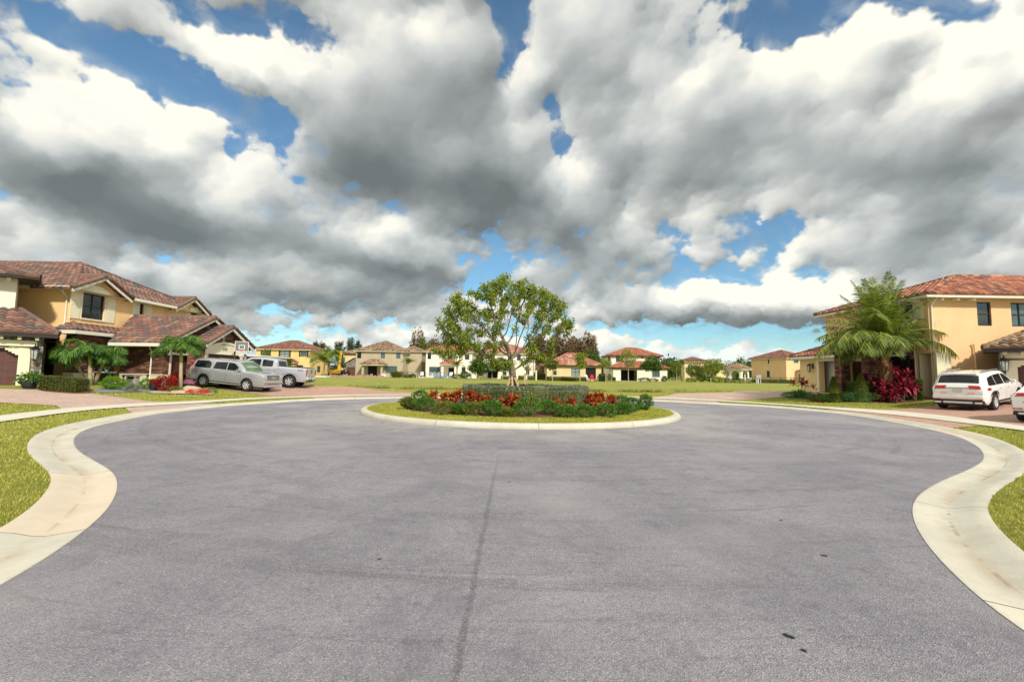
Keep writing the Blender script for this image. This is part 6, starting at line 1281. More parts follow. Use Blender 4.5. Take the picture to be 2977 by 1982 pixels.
# clipped silver hedge in a ring round the tree
tt = np.linspace(0, 2 * math.pi, 60)[:-1]; hr = 2.25; hc = ISL + np.array((.25, -.35)); hedge_box('ring_hedge', 'clipped silver grey hedge ring around the island tree', [(hc[0] + hr * math.cos(a), hc[1] + hr * math.sin(a)) for a in tt], .62, .74, 'silver', 24000, .055, z=.27, closed=True)
def zp(p): return (p[0] / 2.2217 + 1000, p[1] / 2.2217 + 1100)
def isl_pt(cx, bot):
    x, y = zp((cx, bot)); z = .25
    for _ in range(6): p = g(x, y, z); r_ = math.hypot(p.x - ISL[0], p.y - ISL[1]); z = float(hi(min(r_, IR))) + .02
    return p.x, p.y, z
SHR = [(415, 132, 200, 90, 1, 'olive shrub at the left tip of the island bed'), (508, 130, 213, 125, 0, 'dark glossy rounded shrub near the left end of the island bed'), (492, 90, 160, 90, 0, 'dark sprig-topped shrub behind the left end of the island bed'), (650, 166, 236, 160, 1, 'wide olive shrub below the left red crotons'), (745, 176, 236, 66, 0, 'small dark shrub between two olive shrubs left of island centre'), (840, 166, 241, 135, 1, 'olive shrub in front of the left corner of the ring hedge'), (965, 152, 245, 135, 0, 'bright green shrub left of the middle croton'), (1050, 202, 249, 92, 1, 'low olive shrub at the front of the bed under the middle croton'), (1185, 142, 246, 172, 0, 'largest glossy green shrub at the front centre of the island'), (1330, 156, 236, 110, 0, 'rounded green shrub just right of the largest front shrub'), (1440, 182, 256, 112, 0, 'green shrub right of the bare mulch patch at the front'), (1560, 182, 256, 130, 0, 'green shrub under the right corner of the ring hedge'), (1690, 176, 251, 150, 0, 'wide green shrub below the right red crotons'), (1800, 166, 236, 125, 0, 'green shrub to the right of the right croton group'), (1855, 132, 208, 115, 0, 'dense green shrub near the right end of the island bed'), (1945, 116, 206, 84, 0, 'tall green shrub at the right tip of the island bed'), (1790, 116, 178, 95, 0, 'dark green shrub behind the right croton group')]
for (cx, top, bot, w_, k, lab) in SHR:
    x, y, z = isl_pt(cx, bot); sc_ = y / F / 2.2217; w2 = w_ * sc_; y += w2 * .35; shrub('shrub', lab, 'shrub', x * y / (y - w2 * .35), y, w2 * 1.08, (bot - top) * sc_ * 1.06, 'shrub_ol' if k else 'shrub', 1500, .065, z=z, group='green shrubs round the island bed')
CRO = [(570, 92, 165, 84, 'red orange croton at the far left of the left croton group'), (640, 106, 168, 66, 'small croton second from left in the island bed'), (700, 83, 172, 112, 'tall red croton in the middle of the left group'), (808, 83, 178, 92, 'tall orange red croton beside the left corner of the ring hedge'), (858, 120, 178, 60, 'low orange croton under the ring hedge corner'), (920, 125, 186, 86, 'pale orange croton below the front left of the ring hedge'), (1020, 142, 196, 46, 'yellowish croton between two green shrubs left of centre'), (1086, 115, 200, 104, 'deep red croton at the front centre of the ring hedge'), (1213, 125, 185, 56, 'small orange croton peeping over the largest front shrub'), (1350, 140, 184, 56, 'orange croton tuft right of island centre'), (1390, 165, 204, 44, 'small dark red croton low beside the bare mulch patch'), (1455, 146, 190, 76, 'pink orange croton under the right front of the ring hedge'), (1590, 110, 178, 78, 'red croton just right of the ring hedge'), (1662, 99, 182, 86, 'tallest red croton of the right group'), (1730, 120, 182, 80, 'orange croton at the right end of the right group'), (1635, 140, 190, 70, 'low red croton at the front of the right group')]
for (cx, top, bot, w_, lab) in CRO:
    x, y, z = isl_pt(cx, bot + 14); sc_ = y / F / 2.2217; w2 = w_ * sc_ * 1.2; hh = (bot - top) * sc_ * 1.2 + .08; y += w2 * .3; t_ = thing('croton', lab, 'croton plant', (x, y, z), group='red and orange crotons in the island bed'); mb, ms = MB(), MB(); k = max(4, int(w2 * 13))
    for i in range(k):
        a = rng.uniform(0, 6.28); r_ = w2 * .32 * rng.uniform(.1, 1); e = np.array((x + math.cos(a) * r_, y + math.sin(a) * r_, z + hh * rng.uniform(.45, .72))); ms.tube([(x, y, z), (np.array((x, y, z)) + e) / 2 + (0, 0, .05), e], [.016, .012, .008], 4)
        nl = 26; rosette(mb, e, nl, .25, .085, -.2, 1.4, .6, seg=3); 
        low = np.repeat([e], 8, 0) - np.outer(rng.uniform(0, .3, 8), (e - np.array((x, y, z))) ); aa = rng.uniform(0, 6.28, 8); strips(mb, low, np.stack([np.cos(aa), np.sin(aa), aa * 0 + .3], 1), .17, .07, .8)
    mb.build('foliage', M['croton'], t_); ms.build('stem', M['bark'], t_)

# ------------------------------------------------------------------ front garden on the left
PB, PBz = {}, 0
def bed(name, pts, mat, off=.02): return drive(name, pts, mat, off=off)
bed('gravel_bed', [(262,1140),(300,1129),(360,1127),(430,1124),(480,1118),(540,1116),(545,1128),(520,1134),(470,1139),(420,1141),(370,1141),(300,1143)], M['gravel'], .03)
bed('mulch_bed', [(110,1126),(240,1128),(275,1133),(262,1143),(235,1146),(180,1143),(120,1138)], M['mulch'], .024)
bed('bed_edging', [(430,1141),(480,1136),(530,1133),(600,1139),(628,1144),(615,1149),(560,1147),(500,1146),(440,1145)], M['rock'], .05)
pL = [gt(120, 1137), gt(243, 1145)]; hz_p = [(pL[0].x * (1 + .5 / pL[0].y) + .25, pL[0].y + .5), (pL[1].x * (1 + .4 / pL[1].y) - .1, pL[1].y + .4)]; k = pL[1].y / F
hedge_box('hedge', 'low clipped boxy hedge between the stone garage and the three stemmed palm', hz_p, .75, .62, 'hedge', 9000, .06)
def adonidia(label, stems, cx, cy, Yb, fr, group=None, ll=.42, L_=1.38, nl=46):
    """short arching palms: stems = [(base px, crown px)]"""
    b0 = gt(*stems[0][0]); t_ = thing('palm_tree', label, 'palm tree', tuple(b0), group=group)
    for (bp, cp_, nf, sc_) in stems:
        mt, mc, ml, mr = MB(), MB(), MB(), MB()
        b_ = np.array(gt(*bp)); c = np.array(at(*cp_, b_[1])); d = c - b_; Lt = np.linalg.norm(d); p = [b_ - (0, 0, .05), b_ + d * .3 + (0, 0, .0), b_ + d * .62]; mt.tube(p, [.105 * sc_, .085 * sc_, .07 * sc_], 10); mc.tube([p[-1], b_ + d * .72, b_ + d * .88, c], [.072 * sc_, .085 * sc_, .06 * sc_, .035 * sc_], 10)
        for i in range(nf):
            az_ = 2 * math.pi * i / nf + rng.normal(0, .3); e = rng.uniform(.1, 1.1) if i % 3 else rng.uniform(1.0, 1.5); frond(ml, mr, c - d / Lt * .05, az_, e, L_ * sc_ * rng.uniform(.65, 1.15), (e + rng.uniform(.8, 1.5)), 28, ll * sc_ * rng.uniform(.95, 1.3), .034, 1.0, rr=.02, vee=.0, start=.12, bushy=1, crv_end=rng.uniform(1., 1.7))
        mt.build('trunk', M['palmbark'], t_, smooth=True); mc.build('crownshaft', M['crownshaft'], t_, smooth=True); ml.build('fronds', M['palm2'], t_); mr.build('frond_stems', M['rachis'], t_)
    return t_
adonidia('triple stemmed green palm in front of the yellow house entry', [((252, 1119), (214, 1030), 15, 1.0), ((262, 1120), (262, 1020), 15, 1.1), ((272, 1119), (311, 1032), 15, 1.05)], 0, 0, 0, 0, 'short arching palms in the left front garden')
adonidia('single stemmed pale trunked palm beside the silver SUV', [((525, 1137), (527, 1003), 18, 1.1)], 0, 0, 0, 0, 'short arching palms in the left front garden', L_=1.5)
def gs(px, py, w_, hh, **k):                             # shrub from photo pixels: base centre, width and height
    p = gt(px, py); s_ = p.y / F; return dict(x=p.x, y=p.y + w_ * s_ * .3, w_=w_ * s_, hh=hh * s_)
def gshrub(label, px, py, w_, hh, mat, n=900, leaf=.07, name='shrub', cat='shrub', **k):
    a = gs(px, py, w_, hh); return shrub(name, label, cat, a['x'], a['y'], a['w_'] * 1.05, a['hh'] * 1.08, mat, n, leaf, **k)
gshrub('bright lime green rounded shrub right of the triple palm', 311, 1134, 54, 34, 'lime', 1700, .075); gshrub('small silver green mound on the blue gravel', 374, 1139, 38, 20, 'silver', 1200, .05); gshrub('second silver green mound further back on the gravel', 363, 1131, 26, 16, 'silver', 700, .05)
gshrub('lime green airy shrub left of the red plants', 417, 1133, 38, 30, 'lime', 900, .08); gshrub('deep red bushy shrub beside the single palm', 473, 1139, 44, 42, 'redfol', 1700, .10); gshrub('second deep red shrub directly behind the single palm trunk', 502, 1131, 36, 40, 'redfol', 1300, .10); gshrub('small red shrub rising from the black pot', 446, 1122, 22, 14, 'redfol', 500, .07)
gshrub('low yellow green tuft at the foot of the single palm', 503, 1143, 34, 16, 'shrub_ol', 400, .07); gshrub('carpet of small red flowers in front of the boulder', 563, 1147, 62, 13, 'redfl', 1500, .045, name='flowering_plant', cat='flowers', stems=False); gshrub('low blue green juniper cushion beside the red flowers', 606, 1144, 34, 14, 'juniper', 900, .05, stems=False)
gshrub('dark burgundy low plants behind the lime shrub', 348, 1117, 24, 14, 'redfol', 300, .07); gshrub('dark shrub against the entry base of the yellow house', 232, 1110, 40, 30, 'redfol', 500, .09); gshrub('green shrub at the left end of the boxy hedge', 128, 1110, 34, 34, 'shrub', 900, .08)
def pot(label, px, py, w_, hh, plant, mat='terr', leaf=.07, n=500, pl=('shrub', 26, 22)):
    p = gt(px, py); s_ = p.y / F; t_ = thing('planter', label, 'potted plant', tuple(p)); mb = MB(); r_ = w_ * s_ / 2; H_ = hh * s_
    mb.lathe([(0, 0), (r_ * .7, 0), (r_ * .95, H_ * .5), (r_ * .9, H_ * .9), (r_, H_ * .92), (r_, H_), (r_ * .85, H_), (r_ * .8, H_ * .85), (0, H_ * .85)], tuple(p), n=20); mb.build('pot', M[mat], t_, smooth=True, sharp=40)
    mb = MB(); P_, d = shell(n, (p.x, p.y, p.z + H_ + pl[2] * s_ * .45), (pl[1] * s_ / 2, pl[1] * s_ / 2, pl[2] * s_ * .6), .3, .2, int(px)); dd = d + rdir(len(P_)) * .7; leaves(mb, P_, dd, leaf, leaf * .5, droop=.3); mb.build('foliage', M[pl[0]], t_); return t_
pot('black glazed pot of green fern beside the stone garage door', 84, 1130, 36, 21, 0, leaf=.14, n=500, pl=('palm2', 46, 24)); pot('dark square planter with red leaves at the edge of the gravel', 446, 1136, 24, 22, 0, pl=('redfol', 24, 12)); pot('black bowl of pink flowers beside the rear wheel of the silver SUV', 546, 1133, 30, 18, 0, leaf=.06, n=700, pl=('pinkfl', 32, 9))
p = gt(545, 1143); mb = MB(); mb.ball((p.x, p.y + .25, p.z + .1), (.55, .32, .32), 12, .18, 4); tag(mb.build('boulder', M['rock'], smooth=True), 'pale buff boulder behind the red flower carpet', 'rock'); p = gt(508, 1144); mb = MB(); mb.ball((p.x, p.y + .2, p.z + .02), (.5, .3, .16), 10, .2, 8); tag(mb.build('boulder', M['rock'], smooth=True), 'flat pale stone at the foot of the single palm', 'rock')
# wall mounted boxes, bench
p = gt(385, 1118); t_ = thing('garden_fountain', 'small grey stone fountain box against the cream base wall', 'fountain', tuple(p)); mb = MB(); mb.box(p.x - .35, p.x + .35, p.y - .2, p.y + .2, p.z, p.z + .12); mb.box(p.x - .28, p.x + .28, p.y - .15, p.y + .15, p.z + .12, p.z + .5); mb.box(p.x - .35, p.x + .35, p.y - .2, p.y + .2, p.z + .5, p.z + .56); mb.build('basin', M['stone_grey'], t_); mb = MB(); mb.box(p.x - .2, p.x + .2, p.y - .16, p.y - .14, p.z + .35, p.z + .46); mb.build('opening', M['dark'], t_)
p = gt(300, 1112); t_ = thing('garden_table', 'pale stone console table with a small plant beside the front door', 'table', tuple(p)); mb = MB(); mb.box(p.x - .6, p.x + .6, p.y - .2, p.y + .2, p.z + .68, p.z + .76); mb.build('table_top', M['trim'], t_)
for s_ in (-.35, .35): mb = MB(); mb.lathe([(.14, 0), (.14, .05), (.06, .12), (.09, .35), (.06, .6), (.12, .68)], (p.x + s_, p.y, p.z), n=10); mb.build('pedestal', M['stone_grey'], t_, smooth=True)
t2 = thing('potted_plant', 'little blue pot of leaves on the stone console table', 'potted plant', (p.x + .15, p.y, p.z + .76)); mb = MB(); mb.lathe([(0, 0), (.06, 0), (.09, .14), (0, .14)], (p.x + .15, p.y, p.z + .76), n=10); mb.build('pot', M['blue'], t2); mb = MB(); leaves(mb, np.repeat([(p.x + .15, p.y, p.z + .9)], 50, 0), rdir(50, .8), .2, .06); mb.build('foliage', M['shrub'], t2)

# ------------------------------------------------------------------ garden of the peach house
bed('mulch_bed', [(2312,1150),(2330,1158),(2400,1164),(2480,1168),(2560,1172),(2640,1170),(2722,1160),(2730,1150),(2700,1140),(2560,1138),(2420,1138),(2330,1142)], M['mulch'], .03)
pc = gt(2582, 1165); t_ = thing('coconut_palm', 'large coconut palm with long arching fronds in front of the peach house', 'palm tree', tuple(pc)); base = np.array(pc); cr_ = np.array(at(2566, 1035, pc.y))
mb = MB(); mb.tube([base, base + (cr_ - base) * .35, base + (cr_ - base) * .8, cr_], [.22, .20, .24, .18], 12); mb.build('trunk', M['boot'], t_, smooth=True); mb = MB()
for i in range(110):
    a = rng.uniform(0, 6.28); f = rng.uniform(.1, 1); p = base + (cr_ - base) * f; D = np.array((math.cos(a), math.sin(a), 1.3)); strips(mb, np.array([p + np.array((math.cos(a), math.sin(a), 0)) * .2]), np.array([D]), .42, .15, .1)
mb.build('leaf_boots', M['boot'], t_)
ml, mr = MB(), MB()
def tofrond(tx, ty, dy, arch=.55, n=64, ll=.78):
    """a frond from the crown towards a photo point"""
    tip = np.array(at(tx, ty, pc.y + dy)); v = tip - cr_; hd = math.hypot(v[0], v[1]); az_ = math.atan2(v[1], v[0]); e = math.atan2(v[2], hd); L_ = np.linalg.norm(v) * (1 + arch * .12); frond(ml, mr, cr_, az_, e + arch, L_, arch * 2.0, n + 26, ll * 1.3 * rng.uniform(.9, 1.1), .042, .75 + arch * .55, rr=.042, vee=.35 - arch * .55, start=.17, crv_end=1.05)
for a in [(2368, 1028, -1.2, .8), (2378, 975, -.6, .72), (2400, 945, 1.2, .6), (2440, 905, 1.0, .45), (2455, 885, -1.0, .4), (2478, 818, .6, .22), (2512, 815, -1., .2), (2540, 840, -2., .2), (2583, 792, .3, .08), (2560, 830, 1.5, .15), (2622, 818, .6, .2), (2678, 882, 1.4, .5), (2700, 870, -1., .5), (2782, 918, .4, .7), (2790, 1022, -.8, .95), (2690, 1000, 2.2, .8), (2500, 1010, -2.2, .9), (2560, 980, -2.6, 1.0), (2620, 985, -2.6, 1.0), (2450, 1020, 2., .8), (2470, 950, 2.4, .7), (2660, 930, -2., .75), (2600, 880, -2.2, .5), (2530, 890, -2.4, .55), (2430, 990, -2.2, .9), (2640, 850, 2., .35), (2585, 850, 1., .1), (2420, 1010, -1.8, .85), (2480, 975, -2.5, .8), (2510, 860, 2., .3), (2570, 925, 2.4, .5), (2545, 905, -2.8, .7), (2655, 960, 2.4, .8), (2500, 930, .5, .5), (2620, 930, .5, .55), (2395, 985, 1.4, .8), (2410, 925, -1.4, .6), (2450, 860, 1.4, .38), (2495, 835, -1.6, .3), (2655, 850, -.6, .3), (2715, 935, 1.6, .7), (2745, 960, -.4, .8), (2740, 1015, 1.2, .95), (2430, 1035, .8, 1.), (2385, 1010, .6, .85), (2535, 810, .8, .15), (2600, 810, -.8, .15), (2520, 1015, -2.4, 1.0), (2600, 1010, -2.4, 1.1)]: tofrond(*a)
ml.build('fronds', M['palm'], t_); mr.build('frond_stems', M['rachis'], t_)
# cordyline clump
for i, (px, py, ztop, lab) in enumerate([(2560, 1168, .75, 'magenta cordyline rosette lowest at the front of the clump'), (2598, 1171, .55, 'pink and bronze cordyline nearest the lawn under the palm'), (2545, 1164, 1.25, 'bright pink cordyline at the left of the clump'), (2575, 1163, 1.45, 'pink cordyline in front of the palm trunk'), (2612, 1162, 1.8, 'tallest cordyline right beside the palm trunk'), (2640, 1164, 1.5, 'tall bronze and pink cordyline right of the palm trunk'), (2662, 1166, 1.1, 'dark magenta cordyline at the right of the clump'), (2628, 1169, .95, 'dark bronze cordyline low in the middle of the clump'), (2582, 1167, .95, 'rosy cordyline in the middle of the clump')]):
    p = gt(px, py); t_ = thing('cordyline', lab, 'cordyline', tuple(p), group='magenta cordylines under the coconut palm'); mb, ms = MB(), MB()
    for k in range(5):
        a = rng.uniform(0, 6.28); e = np.array((p.x + math.cos(a) * .3, p.y + .2 + math.sin(a) * .25, p.z + ztop * rng.uniform(.55, 1.05) * .98)); ms.tube([np.array(p), (np.array(p) + e) / 2, e], [.02, .016, .012], 5); rosette(mb, e, 34, .56, .10, -.35, 1.35, .75, seg=4)
    mb.build('foliage', M['cordy'], t_); ms.build('stem', M['bark'], t_)
p = gt(2372, 1140); t_ = thing('cordyline', 'red cordyline beside the wall corner at the far left of the peach house', 'cordyline', tuple(p)); mb = MB()
for k in range(6): rosette(mb, (p.x - .3 + rng.normal(0, .25), p.y + .6, p.z + rng.uniform(.7, 1.3)), 16, .42, .08, -.2, 1.3, .6)
mb.build('foliage', M['redfol'], t_)
def ghedge(label, a, b_, w_, hh, mat, n, leaf=.05):
    p, q_ = gt(*a), gt(*b_); s_ = p.y / F; return hedge_box('hedge', label, [(p.x, p.y + w_ / 2), (q_.x, q_.y + w_ / 2)], w_, hh * s_, mat, n, leaf)
ghedge('clipped bright green hedge with white flowers left of the cordylines', (2494, 1158), (2548, 1160), .8, 50, 'hedge_br', 9000, .06); ghedge('clipped bright green hedge right of the cordylines beside the white SUV', (2660, 1164), (2702, 1164), .9, 53, 'hedge_br', 8000, .06)
for (px, py, lab) in [(2336, 1156, 'spiky dark green clump furthest left in the peach house bed'), (2395, 1159, 'arching green clump second in the peach house bed'), (2440, 1158, 'spiky clump in front of the stone column'), (2478, 1160, 'dark spiky clump beside the left clipped hedge')]:
    p = gt(px, py); t_ = thing('spiky_shrub', lab, 'shrub', tuple(p), group='spiky strap leaved clumps'); mb = MB(); n = 260; a = rng.uniform(0, 6.28, n); e = rng.uniform(.35, 1.5, n); D = np.stack([np.cos(a) * np.cos(e), np.sin(a) * np.cos(e), np.sin(e)], 1); strips(mb, np.array((p.x, p.y + .35, p.z)) + rng.normal(0, .13, (n, 3)) * (1, 1, .1), D, rng.uniform(.6, 1.05, n), .05, .55); mb.build('foliage', M['strap'], t_)
for (px, py, w_, hh, lab) in [(2335, 1160, 70, 17, 'low spreading juniper at the left end of the front bed'), (2400, 1163, 60, 15, 'low spreading juniper second from the left'), (2455, 1163, 80, 20, 'low spreading juniper in the middle of the front bed'), (2515, 1170, 90, 24, 'widest low juniper nearest the lawn')]: gshrub(lab, px, py, w_, hh, 'juniper', 2200, .075, name='juniper', group='low junipers along the lawn edge', stems=False)
gshrub('orange tinted low plant among the junipers', 2382, 1160, 30, 12, 'croton', 300, .06)
for (px, py, lab) in [(2422, 1148, 'narrow topiary of two stacked green cones left of the stone column'), (2500, 1150, 'broad conical topiary between the two stone columns')]:
    p = Vector((atx(px, 26.4), 26.4, 0)); p.z = hz1(p.x, p.y); t_ = thing('topiary', lab, 'topiary shrub', tuple(p)); s_ = p.y / F; mb = MB(); tiers = [(0, 28, 32), (26, 23, 48)] if px == 2422 else [(0, 38, 80)]
    for (z0_, w_, hh) in tiers:
        n = 2600; u = rng.uniform(0, 1, n) ** .8; a = rng.uniform(0, 6.28, n); r_ = w_ * s_ * .62 * (1 - u) ** .75 * np.minimum(1, u * 8 + .4); P_ = np.stack([p.x + np.cos(a) * r_, p.y + np.sin(a) * r_, p.z + (z0_ + u * hh) * s_], 1); leaves(mb, P_, np.stack([np.cos(a), np.sin(a), a * 0 + .4], 1) + rdir(n) * .7, .07, .035); mb.lathe([(w_ * s_ * .5, z0_ * s_), (w_ * s_ * .35, (z0_ + hh * .5) * s_), (0, (z0_ + hh * .9) * s_)], tuple(p), n=10)
    mb.build('foliage', M['shrub_ol'], t_); mb = MB(); mb.tube([p, p + Vector((0, 0, .3))], .03, 5); mb.build('stem', M['bark'], t_)
gshrub('thin white flowering shrub with red blooms in front of the left clipped hedge', 2510, 1158, 34, 26, 'shrub', 260, .06, flowers=('redfl', 14, .035))

# ------------------------------------------------------------------ across the field
def wp(x, Y): return atx(x, Y)
def ftree(label, px, Y, top, bot_c, base, lr, mat, n=900, leaf=.28, clumps=None, tr=.07, **k):
    """field tree from photo pixels: trunk px, crown top, crown bottom, crown left/right"""
    s_ = Y / F; x = wp(px, Y); z = hz1(x, Y); pt, pb_ = at(px, top, Y).z, at(px, bot_c, Y).z; cxl, cxr = wp(lr[0], Y), wp(lr[1], Y); H_ = pt - pb_; cz = (pt + pb_) / 2 - z; cx = (cxl + cxr) / 2 - x; rx = (cxr - cxl) / 2
    cr_ = [(cx, 0, cz, rx, rx * .9, H_ / 2)] if clumps is None else [(cx + a * rx, 0, cz + b_ * H_ / 2, rx * c, rx * c, H_ / 2 * d) for a, b_, c, d in clumps]
    return small_tree('tree', label, x, Y, max(.5, pb_ - z + H_ * .15), cr_, mat, n, leaf, tr, z=z, group='young trees along the field edge', **k)
ftree('dense green young tree in front of the white house left of the island tree', 1393, 84, 1038, 1083, 1102, (1362, 1424), 'dense', 2600, .38, clumps=[(0, .2, .8, .8), (-.4, -.4, .6, .6), (.4, -.4, .6, .6)])
ftree('darker young tree seen beneath the island tree crown', 1461, 86, 1038, 1080, 1102, (1425, 1484), 'dense', 2300, .36, clumps=[(0, .2, .8, .8), (-.4, -.4, .6, .6), (.45, -.3, .6, .6)])
ftree('sparse young tree with grey branches before the white wall', 1532, 82, 1030, 1078, 1104, (1514, 1554), 'mid', 420, .34, clumps=[(.5, .3, .45, .35), (-.5, .2, .4, .4), (0, -.7, .5, .3), (.1, .7, .3, .3)])
ftree('small round tree left of the low yellow house', 1607, 80, 1042, 1076, 1103, (1588, 1624), 'mid', 1600, .28)
ftree('tall narrow tree in front of the low yellow house roof', 1686, 80, 1020, 1073, 1104, (1664, 1710), 'tree', 1700, .28, clumps=[(0, .35, .8, .6), (.1, -.4, .75, .55)])
ftree('pale thin tree at the right corner of the low yellow house', 1761, 82, 1045, 1068, 1104, (1744, 1776), 'tree', 600, .26)
ftree('open crowned pale trunked tree in front of the white and orange house', 1827, 80, 1015, 1072, 1107, (1799, 1854), 'tree', 1100, .28, clumps=[(-.1, .6, .5, .4), (-.5, 0, .5, .4), (.5, .1, .5, .5), (.1, -.5, .55, .4)])
ftree('dark round headed tree at the right of the white and orange house', 1896, 88, 1034, 1078, 1102, (1864, 1927), 'dense', 2600, .34, clumps=[(0, .25, .8, .75), (-.4, -.35, .6, .6), (.4, -.35, .6, .6)])
ftree('slender bare looking tree right of the white and orange house', 1967, 92, 1050, 1085, 1102, (1948, 1984), 'mid', 500, .34)
ftree('broad grey green tree left of the distant roofs', 2025, 96, 1056, 1100, 1106, (1994, 2056), 'mid', 2200, .34)
ftree('broad olive tree in front of the distant roofs', 2076, 98, 1046, 1092, 1106, (2046, 2104), 'tree', 2400, .34)
ftree('thin young tree left of the gazebo', 2066, 88, 1078, 1098, 1108, (2054, 2078), 'mid', 300, .28)
ftree('olive tree behind the left side of the gazebo', 2118, 108, 1052, 1096, 1108, (2100, 2140), 'tree', 1400, .36)
gg_ = 'trees in the background'
def btree(label, lr, top, base, Y, mat, n=1800, leaf=.55, **k):
    x0_, x1_ = wp(lr[0], Y), wp(lr[1], Y); cx = (x0_ + x1_) / 2; z = hz1(cx, Y); pt = at((lr[0] + lr[1]) / 2, top, Y).z - z; rx = (x1_ - x0_) / 2
    c = [(0, 0, pt * .62, rx * .8, rx * .8, pt * .38), (-rx * .45, 0, pt * .42, rx * .55, rx * .6, pt * .32), (rx * .45, 1, pt * .45, rx * .55, rx * .6, pt * .32)]; return small_tree('tree', label, cx, Y, pt * .3, c, mat, int(n * 1.7), leaf, .22, 'bark', group=gg_, z=z, noise=.38, **k)
btree('bright green tree between the tan house and the white house', (1206, 1252), 990, 1095, 118, 'mid', 3000, .5)
btree('dark green tree touching the side of the tan house', (1203, 1232), 1022, 1098, 112, 'dense', 1800, .5)
for (a, b_, top, lab, n) in [(1190, 1240, 972, 'rusty cypress behind the bright green tree', 1500), (1236, 1282, 980, 'rusty cypress above the left end of the white house', 1500), (1276, 1330, 984, 'rusty cypress behind the left white house roof', 1500), (1330, 1392, 990, 'rusty cypress seen left through the island tree', 1500), (1388, 1450, 992, 'rusty cypress behind the middle of the island tree', 1500), (1545, 1600, 978, 'tall rusty cypress right of the island tree trunk', 3000), (1584, 1640, 985, 'rusty cypress above the small round tree', 3000), (1625, 1680, 990, 'rusty cypress behind the left slope of the low yellow house', 3000), (1662, 1712, 984, 'rusty cypress with greyer top above the low yellow house', 3000), (1690, 1738, 980, 'tallest rusty cypress at the right end of the grove', 3000)]: btree(lab, (a, b_), top, 1100, 150 + rng.uniform(-8, 8), 'cypress', int(n * 1.8), .95, lw=.5, inner=.1)
btree('dark green tree at the right end of the cypress grove', (1706, 1745), 1012, 1100, 142, 'dense', 1500, .6); btree('dark tree between the low yellow house and the white and orange house', (1728, 1768), 1040, 1100, 130, 'dense', 1300, .5); btree('grey bare tree far behind between two houses', (1735, 1775), 1018, 1100, 190, 'cypress', 260, .6, inner=.2)
btree('dark tree behind the right end of the white and orange house', (1930, 1985), 1044, 1100, 130, 'dense', 1800, .5); btree('dark tree mass left of the peach house far right', (2128, 2168), 1042, 1105, 150, 'dense', 1700, .6); btree('second dark tree just left of the peach house across the field', (2160, 2205), 1048, 1105, 140, 'dense', 1700, .6)
btree('dark tree behind the gap left of the tan house', (985, 1030), 1030, 1095, 135, 'dense', 1200, .5)
# conifers standing above the roofs
for (px, top, w_, lab) in [(912, 985, 16, 'slim dark conifer peeking over the yellow house roof'), (928, 980, 22, 'taller dark conifer over the right end of the yellow house roof'), (982, 987, 34, 'feathery dark conifer left of the digger boom'), (1016, 979, 36, 'tallest feathery conifer behind the cream house'), (1040, 988, 30, 'leaning feathery conifer beside the tan house roof')]:
    Y = 150.; x = wp(px, Y); z = hz1(x, Y); H_ = at(px, top, Y).z - z; t_ = thing('conifer', lab, 'tree', (x, Y, z), group='feathery conifers behind the houses'); mb = MB(); mb.tube([(x, Y, z), (x, Y, z + H_ * .8)], [.22, .06], 6); mb.build('trunk', M['bark'], t_); mb = MB(); rx = w_ / 2 * Y / F
    for k in range(9):
        a = rng.uniform(-1, 1); st = np.array((x, Y, z + H_ * rng.uniform(.25, .6))); e = np.array((x + a * rx * 1.0, Y + rng.uniform(-1, 1), z + H_ * rng.uniform(.82, 1.0) * (1 - .12 * abs(a)))); n = 240; f = rng.uniform(.1, 1, n); P_ = st + (e - st) * f[:, None] + rng.normal(0, .42, (n, 3)) * (1.1 - f * .6)[:, None]; leaves(mb, P_, rdir(n, .6), .6, .16)
    mb.build('crown', M['pinef'], t_)
# palms across the field
def fpalm(label, px, base, crown, Y, L_, nf=15, wild=1.):
    x = wp(px, Y); z = hz1(x, Y); c = np.array(at(crown[0], crown[1], Y)); t_ = thing('palm_tree', label, 'palm tree', (x, Y, z), group='palms across the field'); mb = MB(); mb.tube([(x, Y, z), ((x + c[0]) / 2, Y, (z + c[2]) / 2), c], [.2, .16, .12], 7); mb.build('trunk', M['palmbark'], t_, smooth=True); ml, mr = MB(), MB()
    for i in range(nf): e = rng.uniform(.2, 1.5); frond(ml, mr, c, 2 * math.pi * i / nf + rng.normal(0, .3), e, L_ * rng.uniform(.65, 1.1), (e + .45) * wild * rng.uniform(.7, 1.2), 22, L_ * .26, .09, .6, rr=.05, vee=.2)
    ml.build('fronds', M['palm'], t_); mr.build('frond_stems', M['rachis'], t_); return t_
fpalm('large untidy palm between the yellow house and the digger', 941, 1096, (944, 1052), 88, 4.6, 30, 1.5); fpalm('second shaggy palm leaning behind the untidy palm', 952, 1094, (960, 1036), 92, 4.2, 22, 1.2); fpalm('small palm against the right side of the tan house', 1184, 1085, (1187, 1056), 98, 2.3, 14); fpalm('small golden palm in front of the white house porch', 1329, 1098, (1329, 1062), 90, 2.2, 14); fpalm('dark palm left of the distant roofs', 1982, 1100, (1982, 1062), 110, 3.0, 14)
